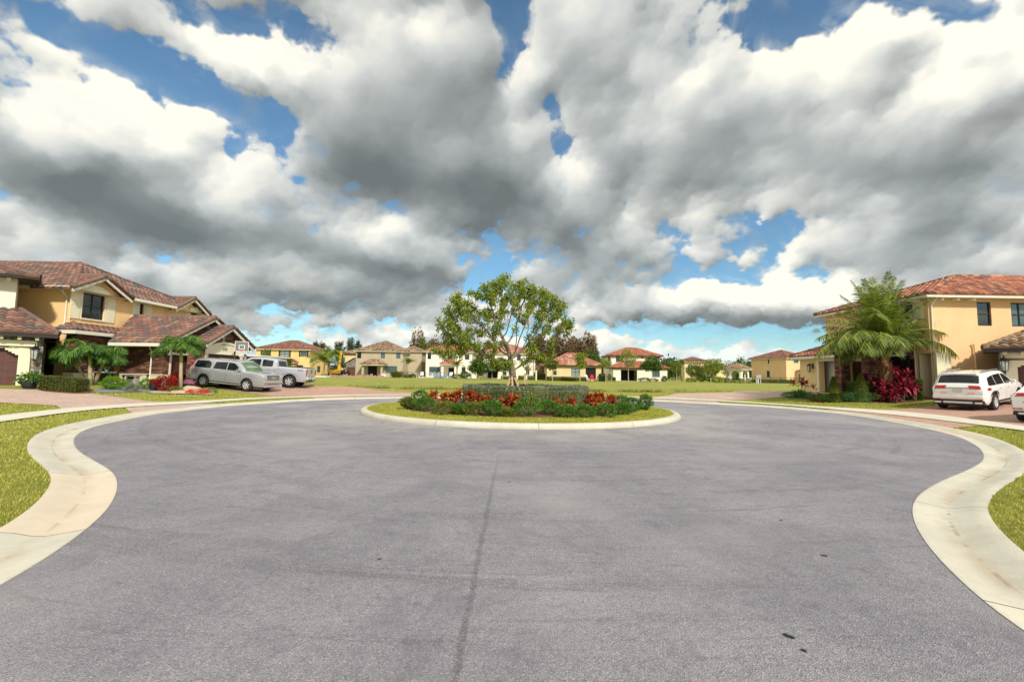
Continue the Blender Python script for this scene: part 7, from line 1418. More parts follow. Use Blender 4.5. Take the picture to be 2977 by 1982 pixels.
# hedges and shrubs at the houses
def fshrub(label, px, Y, w_, hh, mat, n=500, leaf=.2, **k): s_ = Y / F; return shrub('shrub', label, 'shrub', wp(px, Y), Y, w_ * s_, hh * s_, mat, n, leaf, group='shrubs at the houses across the field', stems=False, **k)
def fhedge(label, x0_, x1_, Y, hh, mat='hedge', w_=1.2, n=3000, leaf=.16): return hedge_box('hedge', label, [(wp(x0_, Y), Y), (wp(x1_, Y), Y)], w_, hh * Y / F, mat, n, leaf, z=hz1(wp(x0_, Y), Y), group='clipped hedges across the field')
fhedge('long dark clipped hedge in front of the low yellow house', 1592, 1703, 84, 10.5); fhedge('yellow green low hedge left of the timber post', 1508, 1524, 90, 10, 'mid', 1.2, 900); fhedge('yellow green low hedge right of the timber post', 1534, 1556, 90, 10, 'mid', 1.2, 900); fhedge('dark low hedge under the patio windows behind the tree', 1458, 1500, 92, 8, 'hedge', 1.2, 1200); fhedge('tall clipped dark shrub block between the two houses', 1744, 1760, 86, 20, 'hedge', 1.6, 1500); fhedge('dark clipped shrub beside the right wall of the half hidden house', 1553, 1563, 92, 20, 'hedge', 1.2, 700)
fhedge('dark hedge to the left of the small round tree behind the bare twig tree', 1563, 1590, 92, 17, 'hedge', 1.2, 900)
fshrub('large bush left of the pool fence', 1153, 92, 30, 17, 'mid', 1500, .25); fshrub('bush with pink blooms at the pool fence', 1186, 92, 18, 10, 'dense', 500, flowers=('pinkfl', 8, .16)); fshrub('second bush at the pool fence corner', 1200, 92, 16, 10, 'dense', 500); fshrub('dark shrub right of the white house terrace', 1330, 93, 28, 12, 'dense', 900); fshrub('tall dark shrub by the terrace screen', 1352, 94, 26, 19, 'dense', 1200, .22)
fshrub('sprawling plant at the wall of the white and orange house', 1872, 90, 34, 10, 'mid', 500); fshrub('second sprawling plant before the white wall', 1900, 89, 30, 9, 'mid', 400); fshrub('round bush at the right end of the white and orange house', 1931, 92, 16, 15, 'dense', 700); fshrub('low bush left of the gazebo', 2010, 92, 30, 8, 'mid', 500); fshrub('yellowish shrubs beside the gazebo', 2085, 90, 40, 15, 'tree', 900); fshrub('brownish low shrubs in front of the gazebo', 2150, 90, 60, 8, 'tree', 900); fshrub('dark tall shrub left of the gazebo trees', 2040, 104, 22, 22, 'dense', 900, .3); fshrub('dark shrub mass behind the thin young tree', 2075, 106, 50, 14, 'dense', 900, .3); fshrub('shrub row right of the gazebo', 2182, 94, 20, 10, 'dense', 500); fshrub('small tree like shrub beside the black bin', 1772, 90, 10, 20, 'mid', 400)
p = Vector((wp(1573, 96), 96, 0)); z = hz1(p.x, p.y); t_ = thing('twiggy_tree', 'leafless fan shaped twiggy tree between the white wall and the low yellow house', 'tree', (p.x, p.y, z)); mb = MB()
for k in range(80): a = rng.normal(0, .35); b_ = rng.normal(0, .35); L_ = rng.uniform(2.2, 3.9); e = np.array((p.x + math.sin(a) * L_ * .95, p.y + math.sin(b_) * L_ * .6, z + math.cos(a) * L_)); mb.tube([(p.x, p.y, z + .3), (np.array((p.x, p.y, z + .3)) + e) / 2 + (0, 0, .3), e], [.05, .035, .015], 4)
mb.build('branches', M['twig'], t_)
# two trees left, in front of the yellow house
def ctree(label, px, Y, top, base, w_):
    s_ = Y / F; x = wp(px, Y); z = hz1(x, Y); H_ = at(px, top, Y).z - z; return small_tree('tree', label, x, Y, .4, [(0, 0, H_ * .35, w_ * s_ * .5, w_ * s_ * .5, H_ * .35), (0, 0, H_ * .72, w_ * s_ * .34, w_ * s_ * .34, H_ * .3)], 'mid', 1900, .24, .07, z=z, group='pyramidal young trees before the yellow house')
ctree('taller pyramidal green tree in front of the yellow house', 773, 88, 1016, 1090, 30); ctree('lower green tree left of the taller one before the yellow house', 750, 88, 1033, 1090, 32); ctree('small pale green tree above the pickup cab', 839, 90, 1040, 1085, 16)
# a belt of far woods closing the horizon
mb = MB(); n = 26000; ang = rng.uniform(R(-62), R(62), n); rr_ = rng.uniform(230, 290, n); hh = (7 + 3 * np.sin(ang * 23) + 2 * np.sin(ang * 57 + 1) + 1.6 * np.sin(ang * 131)); P_ = np.stack([np.sin(ang) * rr_, np.cos(ang) * rr_, .8 + rng.uniform(0, 1, n) ** .8 * hh * .85], 1); leaves(mb, P_, rdir(n), 1.9, 1.3); struct(mb.build('far_woods', M['pinef']), 'stuff')

# ------------------------------------------------------------------ vehicles
class Car:
    """a car body lofted from a side profile; x forward, y left, z up, wheels touch z = 0"""
    def __init__(s, top, W_, belt, zb, tumble=.30, nose=.16, tail=.10, r=.07, fine=6):
        P_ = np.array(top, float); s.T = P_; s.L0, s.L1 = P_[:, 0].min(), P_[:, 0].max(); s.W = W_; s.belt = belt; s.zb = zb; s.tum = tumble; s.nose = nose; s.tail = tail; s.r = r
        c = catmull(P_, fine); s.prof = c
    def hw(s, x, z):
        m_ = (s.L0 + s.L1) / 2; x = np.asarray(x, float); z = np.asarray(z, float)
        f = np.clip((x - (s.L1 - .9)) / .9, 0, 1); b_ = np.clip(((s.L0 + .7) - x) / .7, 0, 1)
        w_ = s.W / 2 * (1 - s.nose * f ** 2.2 - s.tail * b_ ** 2.2)
        lo = np.clip((s.belt - z) / (s.belt - s.zb), 0, 1); w_ = w_ - .05 * lo ** 2 - .02 * (1 - np.abs(lo * 2 - .55).clip(0, 1)) * 0
        up = np.clip(z - s.belt, 0, 2); return w_ - up * s.tum - .035 * (up > 0) * np.clip(up / .03, 0, 1)
    def rings(s, ns=11):
        out = []
        for (x, zt) in s.prof:
            zt = max(zt, s.zb + .06); zz = s.zb + (zt - s.zb) * (np.linspace(0, 1, ns) ** .95); rr = min(s.r, (zt - s.zb) * .45)
            t_ = np.clip((zz - (zt - rr)) / rr, 0, 1); y = s.hw(x, zz) - rr * (1 - np.sqrt(np.clip(1 - t_ ** 2, 0, 1))) * .9
            bt = np.clip(1 - (zz - s.zb) / .08, 0, 1); y = y - .06 * bt
            side = np.stack([np.full(ns, x), y, zz], 1); yt = y[-1]; k = 5; fr = np.linspace(1, 0, k + 1)[1:]; cr_ = min(.045, .02 + .03 * (zt > s.belt + .3))
            roof = np.stack([np.full(k, x), yt * fr, zt + cr_ * (1 - fr ** 2)], 1); half = np.concatenate([side, roof]); other = half[::-1][1:] * (1, -1, 1); out.append(np.concatenate([half, other]))
        return np.array(out)
    def body(s, wheels, wr, parent, mat, name='body'):
        A = s.rings(); mb = MB(); mb.grid(A); n = A.shape[1]; q_ = [(i * n + n - 1, i * n, (i + 1) * n, (i + 1) * n + n - 1) for i in range(len(A) - 1)]
        mb.Q.append(np.array(q_)); mb.P += [list(range(n)), [(len(A) - 1) * n + j for j in range(n)][::-1]]
        o = mb.build(name, M[mat], parent, smooth=True, local=True)
        bm = bmesh.new(); bm.from_mesh(o.data); bmesh.ops.remove_doubles(bm, verts=bm.verts, dist=.0005); bmesh.ops.recalc_face_normals(bm, faces=bm.faces); bm.to_mesh(o.data); bm.free()
        cut = MB(); 
        for wx in wheels:
            for sg in (-1, 1):
                y0, y1 = sorted((sg * (s.W / 2 - .36), sg * (s.W / 2 + .3))); t_ = np.linspace(0, 2 * math.pi, 29)[:-1]; c = np.stack([wx + np.cos(t_) * wr, np.zeros(28), wr / 1.12 + np.sin(t_) * wr], 1); a = c.copy(); a[:, 1] = y0; b_ = c.copy(); b_[:, 1] = y1; k = np.arange(28)
                cut.add(np.concatenate([a, b_]), q=np.stack([k, k + 28, (k + 1) % 28 + 28, (k + 1) % 28], 1), p=[list(range(28)), list(range(28, 56))[::-1]])
        co = cut.build('cut', M['plastic'], None); bm = bmesh.new(); bm.from_mesh(co.data); bmesh.ops.recalc_face_normals(bm, faces=bm.faces); bm.to_mesh(co.data); bm.free()
        md = o.modifiers.new('arches', 'BOOLEAN'); md.operation = 'DIFFERENCE'; md.solver = 'EXACT'; md.object = co; o.data.materials.append(M['plastic'])
        _b = o.data.copy()
        mw, pw = o.matrix_parent_inverse.copy(), o.parent; o.parent = None; bpy.context.view_layer.update(); me = bpy.data.meshes.new_from_object(o.evaluated_get(bpy.context.evaluated_depsgraph_get())); o.modifiers.clear(); o.data = me; o.parent = pw; me.name = name
        if max(abs(v.co.y) for v in me.vertices) > s.W / 2 + .05:
            print('boolean retry', name); o.parent = None; o.data = _b; md = o.modifiers.new('a', 'BOOLEAN'); md.operation = 'DIFFERENCE'; md.solver = 'FAST'; md.object = co; bpy.context.view_layer.update(); me = bpy.data.meshes.new_from_object(o.evaluated_get(bpy.context.evaluated_depsgraph_get())); o.modifiers.clear(); o.data = me; o.parent = pw; me.name = name
            print('now', max(abs(v.co.y) for v in me.vertices))
        bpy.data.objects.remove(co); me.polygons.foreach_set('use_smooth', [True] * len(me.polygons)); me.set_sharp_from_angle(angle=R(32)); return o
    def side(s, poly, parent, name, mat, off=.006, both=True, nx=10, nz=4, label=None):
        """a panel lying on the flank: poly = list of (x, z_low, z_high) stations"""
        P_ = np.array(poly, float); xs = np.linspace(P_[0, 0], P_[-1, 0], nx); lo, hi2 = np.interp(xs, P_[:, 0], P_[:, 1]), np.interp(xs, P_[:, 0], P_[:, 2]); o = None
        for sg in ((1, -1) if both else (1,) if both is False else (-1,)):
            arr = np.zeros((nx, nz + 1, 3))
            for j in range(nz + 1): z = lo + (hi2 - lo) * j / nz; arr[:, j] = np.stack([xs, (s.hw(xs, z) + off) * sg, z], 1)
            mb = MB(); mb.grid(arr, flip=sg < 0); o = mb.build(name, M[mat], parent, smooth=True, local=True)
        return o
    def cap(s, i0, i1, f, parent, name, mat, off=.008, n=8, y0=None, y1=None):
        """a panel lying on the top profile between profile parameters (in control point units)"""
        k = len(s.T) - 1; t_ = np.linspace(i0, i1, 8); P_ = np.stack([np.interp(t_ * (len(s.prof) - 1) / k, np.arange(len(s.prof)), s.prof[:, j]) for j in (0, 1)], 1); d = np.gradient(P_, axis=0); d /= np.linalg.norm(d, axis=1, keepdims=True); nn = np.stack([-d[:, 1], d[:, 0]], 1); nn *= -1 if False else 1
        arr = np.zeros((8, n + 1, 3)); a, b_ = (-1, 1) if y0 is None else (y0, y1)
        for i in range(8):
            zt = P_[i, 1]; w_ = (s.hw(P_[i, 0], zt) - s.r * .9) * f; fr = np.linspace(a, b_, n + 1); cr_ = min(.045, .02 + .03 * (zt > s.belt + .3)); arr[i, :, 0] = P_[i, 0] + nn[i, 0] * off; arr[i, :, 1] = w_ * fr; arr[i, :, 2] = zt + nn[i, 1] * off + cr_ * (1 - (fr * f) ** 2)
        mb = MB(); mb.grid(arr); return mb.build(name, M[mat], parent, smooth=True, local=True)
def wheel(parent, x, y, r, w_, spokes=6, style='bright', sg=1):
    t_ = MB(); t_.lathe([(r * .62, -w_ / 2), (r * .88, -w_ / 2), (r * .97, -w_ * .42), (r, -w_ * .25), (r, w_ * .25), (r * .97, w_ * .42), (r * .88, w_ / 2), (r * .62, w_ / 2), (r * .60, w_ * .3), (r * .60, -w_ * .3), (r * .62, -w_ / 2)], (x, y, r), 'y', 32)
    wh = t_.build('wheel', M['tyre'], parent, smooth=True, sharp=40, local=True)
    m_ = MB(); f = w_ * .42 * sg; m_.lathe([(r * .635, f * 1.05), (r * .60, f * 1.15), (r * .56, f * .8), (r * .55, -f * .3)], (x, y, r), 'y', 32)
    for k in range(spokes):
        a = 2 * math.pi * k / spokes + .3
        for da in ((-.13, .13) if spokes <= 6 else (0,)):
            p0 = np.array((x + math.cos(a + da * .4) * r * .1, y + f * .85, r + math.sin(a + da * .4) * r * .1)); p1 = np.array((x + math.cos(a + da) * r * .58, y + f * .9, r + math.sin(a + da) * r * .58)); m_.bar(p0, p1, .045 * r / .4, .03, up=(0, 1, 0))
    m_.lathe([(0, f * 1.0), (r * .13, f * .98), (r * .16, f * .8)], (x, y, r), 'y', 16); m_.build('rim', M['rim'], wh, local=True, smooth=True, sharp=30)
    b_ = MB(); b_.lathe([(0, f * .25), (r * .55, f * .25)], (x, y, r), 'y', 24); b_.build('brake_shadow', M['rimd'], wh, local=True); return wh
def lbox(name, mat, parent, *bx, bevel=0, label=None):
    mb = MB(); [mb.box(*b_) for b_ in bx]; return mb.build(name, M[mat], parent, bevel=bevel, local=True, label=label)
def place(name, label, cat, x, y, hd, group=None, px=None):
    """heading hd = direction of travel; pitched to follow the slope"""
    hd = np.array(hd, float); hd /= np.linalg.norm(hd); a, b_ = np.array((x, y)) + hd * 1.5, np.array((x, y)) - hd * 1.5; za, zb = hz1(*a), hz1(*b_); t_ = thing(name, label, cat, (x, y, (za + zb) / 2 + .02), 0, group); t_.rotation_euler = (0, -math.atan2(za - zb, 3.), math.atan2(hd[1], hd[0])); print(name, t_.location[:]); return t_

# silver SUV
rw, fw2 = np.array((-19.8, 28.0)), np.array((-16.54, 27.47)); hd = fw2 - rw; mid = (rw + fw2) / 2; hd /= np.linalg.norm(hd); off_ = np.array((-hd[1], hd[0])) * .86; c_ = mid + off_
t_ = place('suv', 'long silver SUV parked nose out on the paver driveway beside the single palm', 'SUV', c_[0], c_[1], hd, 'parked vehicles')
t_.scale = (.95,) * 3; WX = 1.65; c = Car([(-2.80, .50), (-2.86, .72), (-2.82, 1.05), (-2.72, 1.45), (-2.56, 1.78), (-2.30, 1.87), (-1.2, 1.92), (.30, 1.90), (.72, 1.85), (1.28, 1.44), (1.42, 1.32), (2.1, 1.27), (2.60, 1.20), (2.78, 1.08), (2.83, .80), (2.80, .46)], 2.04, 1.24, .34, .26, .10, .05)
c.body((-WX, WX), .47, t_, 'silverp')
for sg in (1, -1):
    for x in (-WX, WX): wheel(t_, x, sg * .88, .405, .27, 6, sg=sg)
c.side([(-2.50, 1.34, 1.38), (-2.42, 1.30, 1.74), (-1.45, 1.29, 1.78), (-1.22, 1.29, 1.62)], t_, 'quarter_window', 'carglass'); c.side([(-1.02, 1.29, 1.34), (-.92, 1.29, 1.74), (-.02, 1.29, 1.79)], t_, 'rear_door_window', 'carglass'); c.side([(.06, 1.29, 1.79), (.52, 1.285, 1.75), (1.02, 1.285, 1.40), (1.10, 1.285, 1.31)], t_, 'front_door_window', 'carglass')
c.cap(8.12, 9.55, .9, t_, 'windscreen', 'windsc'); c.cap(2.9, 3.85, .86, t_, 'rear_window', 'carglass')
for sg in (1, -1):
    lbox('roof_rail', 'chrome', t_, (-2.2, .55, sg * .72 - .02, sg * .72 + .02, 1.93, 1.97), bevel=.01); lbox('mirror', 'silverp', t_, (.98, 1.12, sg * 1.02 - .12, sg * 1.02 + .12, 1.28, 1.48), bevel=.04); lbox('running_board', 'chrome', t_, (-1.15, 1.15, sg * .96 - .06, sg * .96 + .06, .34, .40), bevel=.02)
    for x0_, x1_ in ((-.32, -.12), (.78, .98)): lbox('door_handle', 'chrome', t_, (x0_ - .5, x1_ - .5, sg * 1.035 - .015, sg * 1.035 + .015, 1.12, 1.155), bevel=.008)
    lbox('headlight', 'lens', t_, (2.56, 2.80, sg * .76 - .16, sg * .76 + .13, .86, 1.13), bevel=.03); lbox('fog_light', 'lens', t_, (2.66, 2.765, sg * .74 - .09, sg * .74 + .09, .53, .60), bevel=.01); lbox('tail_light', 'redlens', t_, (-2.83, -2.60, sg * .88 - .04, sg * .88 + .04, 1.0, 1.62), bevel=.02)
for x in (-1.08, .02, 1.16): c.side([(x - .006, .42, 1.26), (x + .006, .42, 1.26)], t_, 'door_seam', 'plastic', off=.003, nx=2, nz=8)
c.side([(-2.45, .40, .46), (-1.1, .40, .46), (1.1, .40, .46)], t_, 'sill_trim', 'plastic', nx=12)
g_ = MB(); g_.box(2.72, 2.84, -.56, .56, .80, 1.14); gr_ = g_.build('grille', M['plastic'], t_, bevel=.02, local=True)
g_ = MB()
for z in (.86, .97, 1.08): g_.box(2.82, 2.855, -.53, .53, z - .022, z + .022)
g_.build('grille_bars', M['chrome'], gr_, bevel=.005, local=True)
lbox('lower_grille', 'plastic', t_, (2.74, 2.81, -.55, .55, .52, .60), bevel=.01); lbox('bumper', 'silverp', t_, (2.62, 2.87, -.90, .90, .60, .76), bevel=.06); lbox('valance', 'plastic', t_, (2.45, 2.74, -.85, .85, .30, .47), bevel=.04); lbox('rear_bumper', 'silverp', t_, (-2.90, -2.66, -.93, .93, .48, .72), bevel=.05); lbox('underbody', 'plastic', t_, (-2.5, 2.5, -.6, .6, .24, .40))
lbox('badge', 'chrome', gr_, (2.84, 2.87, -.19, .19, .92, 1.02), bevel=.01)

# silver pickup
hd = np.array((-.99, -.10)); hd /= np.linalg.norm(hd); lat = np.array((-hd[1], hd[0])); nr_w = np.array(at(841, 1110, 31.2))[:2]; c_ = nr_w - lat * .86 + hd * 1.85
t_ = place('pickup_truck', 'silver crew cab pickup with black bed cover parked behind the silver SUV', 'pickup truck', c_[0], c_[1], hd, 'parked vehicles')
WX = 1.85; c = Car([(-2.93, .55), (-2.95, .80), (-2.94, 1.34), (-2.90, 1.41), (-2.4, 1.41), (-1.5, 1.41), (-.98, 1.41), (-.93, 1.43), (-.82, 1.84), (-.6, 1.92), (.2, 1.95), (.85, 1.92), (1.15, 1.80), (1.62, 1.42), (1.75, 1.30), (2.4, 1.24), (2.80, 1.12), (2.92, .95), (2.94, .55)], 2.02, 1.32, .42, .22, .10, .02, fine=5)
c.body((-WX, WX), .50, t_, 'pearl')
for sg in (1, -1):
    for x in (-WX, WX): wheel(t_, x, sg * .88, .42, .28, 6, sg=sg)
c.side([(-.62, 1.36, 1.78), (.10, 1.35, 1.84)], t_, 'rear_door_window', 'carglass'); c.side([(.22, 1.35, 1.84), (.85, 1.34, 1.82), (1.42, 1.34, 1.46), (1.48, 1.34, 1.36)], t_, 'front_door_window', 'carglass'); c.cap(11.9, 13.3, .9, t_, 'windscreen', 'carglass')
g_ = MB(); g_.add([(-.955, -.70, 1.45), (-.955, .70, 1.45), (-.86, .60, 1.80), (-.86, -.60, 1.80)], q=[(0, 1, 2, 3)]); rwn = g_.build('rear_window', M['carglass'], t_, local=True)
g_ = MB(); g_.box(-.975, -.95, -.26, -.24, 1.45, 1.80); g_.box(-.975, -.95, .24, .26, 1.45, 1.80); g_.build('window_bar', M['plastic'], rwn, local=True)
lbox('bed_cover', 'plastic', t_, (-2.86, -1.0, -.86, .86, 1.425, 1.47), bevel=.015); lbox('tailgate', 'pearl', t_, (-2.985, -2.94, -.72, .72, .78, 1.40), bevel=.012); lbox('tailgate_handle', 'plastic', t_, (-3.0, -2.98, -.14, .14, 1.20, 1.28), bevel=.006); lbox('badge', 'rimd', t_, (-2.995, -2.98, -.12, .12, 1.06, 1.13), bevel=.005)
lbox('rear_bumper', 'pearl', t_, (-3.12, -2.88, -.95, -.30, .58, .76), (-3.12, -2.88, .30, .95, .58, .76), bevel=.03); lbox('licence_holder', 'plastic', t_, (-3.10, -2.9, -.30, .30, .56, .74), bevel=.02); lbox('licence_plate', 'plate', t_, (-3.11, -3.10, -.15, .15, .58, .73)); lbox('tow_hitch', 'black', t_, (-3.15, -2.8, -.05, .05, .46, .55)); lbox('underbody', 'plastic', t_, (-2.8, 2.7, -.55, .55, .36, .5))
for sg in (1, -1):
    lbox('tail_light', 'redlens', t_, (-2.975, -2.86, sg * .88 - .13, sg * .88 + .07, .92, 1.33), bevel=.02); lbox('mirror', 'pearl', t_, (1.22, 1.36, sg * 1.06 - .12, sg * 1.06 + .12, 1.34, 1.58), bevel=.04)
    for x in (-.48, .32): lbox('door_handle', 'pearl', t_, (x, x + .2, sg * 1.025 - .015, sg * 1.025 + .015, 1.14, 1.18), bevel=.008)
    c.side([(-WX - .62, .60, .62), (-WX - .50, .86, .96), (-WX - .2, 1.0, 1.08), (-WX + .2, 1.0, 1.08), (-WX + .50, .86, .96), (-WX + .62, .60, .62)], t_, 'wheel_flare', 'pearl', off=.035, nx=14, both=False if sg > 0 else None)
for x in (-.80, .16, 1.45): c.side([(x - .006, .5, 1.34), (x + .006, .5, 1.34)], t_, 'door_seam', 'plastic', off=.003, nx=2, nz=8)
def car_text(s_, x, y, z, size, mat, parent, side_=1, rear=False):
    cu = bpy.data.curves.new('t', 'FONT'); cu.body = s_; cu.size = size; cu.align_x = 'CENTER'; cu.align_y = 'CENTER'; cu.extrude = .003; o = bpy.data.objects.new('t', cu); me = bpy.data.meshes.new_from_object(o); bpy.data.objects.remove(o)
    for v in me.vertices: q_ = v.co.copy(); v.co = Vector((x, -q_.x, z + q_.y)) + Vector((-q_.z, 0, 0)) + Vector((0, y, 0)) if rear else Vector((x - q_.x * side_, y + q_.z * side_, z + q_.y))
    me.name = 'lettering'; me.materials.append(mat); o = bpy.data.objects.new('lettering', me); COL.objects.link(o); o.parent = parent
car_text('F', -2.42, 1.03, 1.22, .17, M['black'], t_); car_text('X', -2.55, 1.03, 1.22, .17, M['redlens'], t_); car_text('4', -2.68, 1.03, 1.22, .17, M['black'], t_)

# white SUV seen from behind
rr2 = np.array((22.5, 20.5)); hd = np.array((.89, .456)); lat = np.array((-hd[1], hd[0])); wb = 3.1; c_ = rr2 + lat * .83 + hd * wb / 2
t_ = place('suv', 'white SUV with slim red tail lights parked tail towards the sidewalk', 'SUV', c_[0], c_[1], hd, 'parked vehicles')
WX = wb / 2; c = Car([(-2.48, .42), (-2.56, .60), (-2.57, .90), (-2.50, 1.12), (-2.38, 1.30), (-2.16, 1.62), (-2.02, 1.72), (-1.2, 1.76), (-.1, 1.77), (.45, 1.69), (1.15, 1.25), (1.30, 1.16), (2.0, 1.08), (2.40, .95), (2.56, .75), (2.56, .42)], 1.98, 1.10, .30, .30, .12, .12)
c.body((-WX, WX), .46, t_, 'whitep')
for sg in (1, -1):
    for x in (-WX, WX): wheel(t_, x, sg * .86, .395, .27, 5, sg=sg)
c.side([(-2.02, 1.18, 1.22), (-1.86, 1.17, 1.52), (-1.15, 1.16, 1.62)], t_, 'quarter_window', 'carglass'); c.side([(-1.09, 1.16, 1.62), (-.18, 1.15, 1.65)], t_, 'rear_door_window', 'carglass'); c.side([(-.08, 1.15, 1.65), (.30, 1.15, 1.60), (.92, 1.15, 1.22)], t_, 'front_door_window', 'carglass')
c.cap(3.98, 5.05, .93, t_, 'rear_window', 'carglass'); c.cap(9.1, 10.5, .9, t_, 'windscreen', 'carglass')
c.side([(-2.30, 1.02, 1.05), (-2.2, .96, 1.10), (-1.98, .98, 1.07)], t_, 'tail_light', 'redlens', off=.012); c.cap(2.55, 3.35, .98, t_, 'tail_light', 'redlens', y0=.50, y1=1.0, off=.02); c.cap(2.55, 3.35, .98, t_, 'tail_light', 'redlens', y0=-1.0, y1=-.50, off=.02)
lbox('licence_plate', 'plate', t_, (-2.60, -2.555, -.16, .16, .90, 1.04)); lbox('chrome_strip', 'chrome', t_, (-2.60, -2.50, -.42, .42, 1.10, 1.125), bevel=.005); lbox('badge', 'cabyellow', t_, (-2.595, -2.57, .36, .58, .84, .875)); lbox('badge', 'cabyellow', t_, (-2.595, -2.57, -.60, -.36, .84, .875))
lbox('rear_bumper', 'whitep', t_, (-2.62, -2.35, -.90, .90, .56, .76), bevel=.06); lbox('bumper_skirt', 'plastic', t_, (-2.58, -2.2, -.88, .88, .30, .54), bevel=.05); lbox('skid_plate', 'chrome', t_, (-2.62, -2.5, -.52, .52, .36, .46), bevel=.03); lbox('underbody', 'plastic', t_, (-2.3, 2.3, -.6, .6, .22, .40))
for sg in (1, -1):
    lbox('exhaust', 'chrome', t_, (-2.64, -2.48, sg * .70 - .13, sg * .70 + .13, .36, .45), bevel=.03); lbox('roof_rail', 'chrome', t_, (-1.9, .2, sg * .66 - .02, sg * .66 + .02, 1.82, 1.86), bevel=.012); lbox('reflector', 'redlens', t_, (-2.615, -2.56, sg * .72 - .12, sg * .72 + .12, .545, .575)); lbox('mirror', 'whitep', t_, (.72, .88, sg * 1.0 - .11, sg * 1.0 + .11, 1.14, 1.30), bevel=.04)
    for x in (-.95, .05): lbox('door_handle', 'chrome', t_, (x, x + .2, sg * .995 - .012, sg * .995 + .012, .98, 1.01), bevel=.006)
    c.side([(-WX - .56, .50, .52), (-WX - .46, .72, .80), (-WX - .2, .83, .92), (-WX + .2, .83, .92), (-WX + .46, .72, .80), (-WX + .56, .50, .52)], t_, 'wheel_arch_trim', 'plastic', off=.012, nx=14, both=False if sg > 0 else None)
    lbox('running_board', 'chrome', t_, (-.95, .95, sg * .93 - .05, sg * .93 + .05, .32, .36), bevel=.015)
for x in (-1.12, -.13): c.side([(x - .005, .42, 1.12), (x + .005, .42, 1.12)], t_, 'door_seam', 'plastic', off=.003, nx=2, nz=8)
c.side([(-1.0, .33, .44), (1.0, .33, .44)], t_, 'sill_trim', 'plastic', nx=10); c.cap(2.0, 5.4, .995, t_, 'tailgate_seam', 'plastic', y0=.985, y1=.998, n=1, off=.003); lbox('rear_wiper', 'plastic', t_, (-2.36, -2.34, -.3, .1, 1.34, 1.36))
lbox('spoiler', 'whitep', t_, (-2.2, -1.95, -.62, .62, 1.70, 1.76), bevel=.025)

# white saloon, only its tail corner in the frame
nc = np.array(at(2933, 1180, 15.8))[:2]; hd = np.array((.89, .456)); lat = np.array((-hd[1], hd[0])); c_ = nc - lat * .88 + hd * 2.42
t_ = place('sedan', 'white saloon car of which only the rear left corner shows at the right edge', 'sedan', c_[0], c_[1], hd, 'parked vehicles')
WX = 1.4; c = Car([(-2.36, .40), (-2.42, .60), (-2.42, .92), (-2.36, 1.06), (-2.2, 1.10), (-1.75, 1.12), (-1.0, 1.40), (-.3, 1.45), (.3, 1.40), (1.1, 1.02), (1.9, .92), (2.3, .75), (2.4, .45)], 1.84, .96, .28, .32, .14, .14)
c.body((-WX, WX), .40, t_, 'whitep')
for sg in (1, -1):
    for x in (-WX, WX): wheel(t_, x, sg * .80, .34, .22, 5, sg=sg)
c.side([(-1.3, 1.0, 1.10), (-.9, 1.0, 1.28), (.3, 1.0, 1.32), (.9, 1.0, 1.06)], t_, 'side_window', 'carglass'); c.cap(5.1, 6.0, .85, t_, 'rear_window', 'carglass'); c.cap(8.1, 9, .85, t_, 'windscreen', 'carglass')
for a, b_ in ((.56, 1.0), (-1.0, -.56)): c.cap(2.1, 2.95, .98, t_, 'tail_light', 'redlens', y0=a, y1=b_, off=.02)
c.side([(-2.36, .90, .98), (-2.2, .86, 1.0), (-2.02, .92, .96)], t_, 'tail_light', 'redlens', off=.012); lbox('bumper_skirt', 'plastic', t_, (-2.44, -2.2, -.80, .80, .28, .42), bevel=.04); lbox('exhaust', 'chrome', t_, (-2.47, -2.36, .45, .66, .31, .38), (-2.47, -2.36, -.66, -.45, .31, .38), bevel=.02); lbox('licence_plate', 'plate', t_, (-2.445, -2.40, -.16, .16, .78, .92)); lbox('badge', 'rimd', t_, (-2.44, -2.40, .38, .52, .74, .77)); lbox('bumper_strip', 'redlens', t_, (-2.44, -2.36, .55, .8, .5, .525))

# ------------------------------------------------------------------ small things
# basketball hoop in front of the double garage
p = gt(677, 1135); p = Vector((-18.6, 29.4, hz1(-18.6, 29.4))); k = p.y / F; hx = atx(677, p.y); p.x = hx; t_ = thing('basketball_hoop', 'black portable basketball hoop with clear backboard before the double garage door', 'basketball hoop', tuple(p))
bz = at(684, 1006, p.y).z; mb = MB(); mb.tube([p, (p.x + .05, p.y, bz - .35)], .05, 8); mb.tube([(p.x + .05, p.y, bz - .35), (p.x + .35, p.y + .02, bz - .05)], .035, 6); mb.tube([(p.x - .18, p.y, p.z + 1.2), (p.x - .18, p.y, bz - .65)], .022, 6); mb.tube([(p.x - .18, p.y, bz - .65), (p.x + .25, p.y, bz - .2)], .02, 5); mb.build('pole', M['black'], t_, smooth=True); mb = MB(); mb.box(p.x - .7, p.x + .2, p.y - .35, p.y + .35, p.z, p.z + .2); mb.build('base', M['black'], t_, bevel=.05)
bw, bh = 30 * k, 30 * k * .98; bn = np.array((.55, -.83, 0)); bd = np.array((.83, .55, 0)); bc = np.array(at(703, 1007, p.y)); mb = MB(); o_ = bc - bd * bw * .5 * 1.15 - np.array((0, 0, bh / 2)); mb.frame(o_, bd * bw * 1.15, np.array((0, 0, bh)), bn * .02); bb = mb.build('backboard', M['clear'], t_)
mb = MB(); e1 = bd * bw * 1.15; e2 = np.array((0, 0, bh)); tt_ = .035
for (a, b_, c, d) in ((0, 0, 1, .04), (0, .96, 1, 1), (0, 0, .035, 1), (.965, 0, 1, 1), (.28, .22, .72, .27), (.28, .60, .72, .65), (.28, .22, .33, .65), (.67, .22, .72, .65)): mb.frame(o_ + e1 * a + e2 * b_ + bn * .021, e1 * (c - a), e2 * (d - b_), bn * .01)
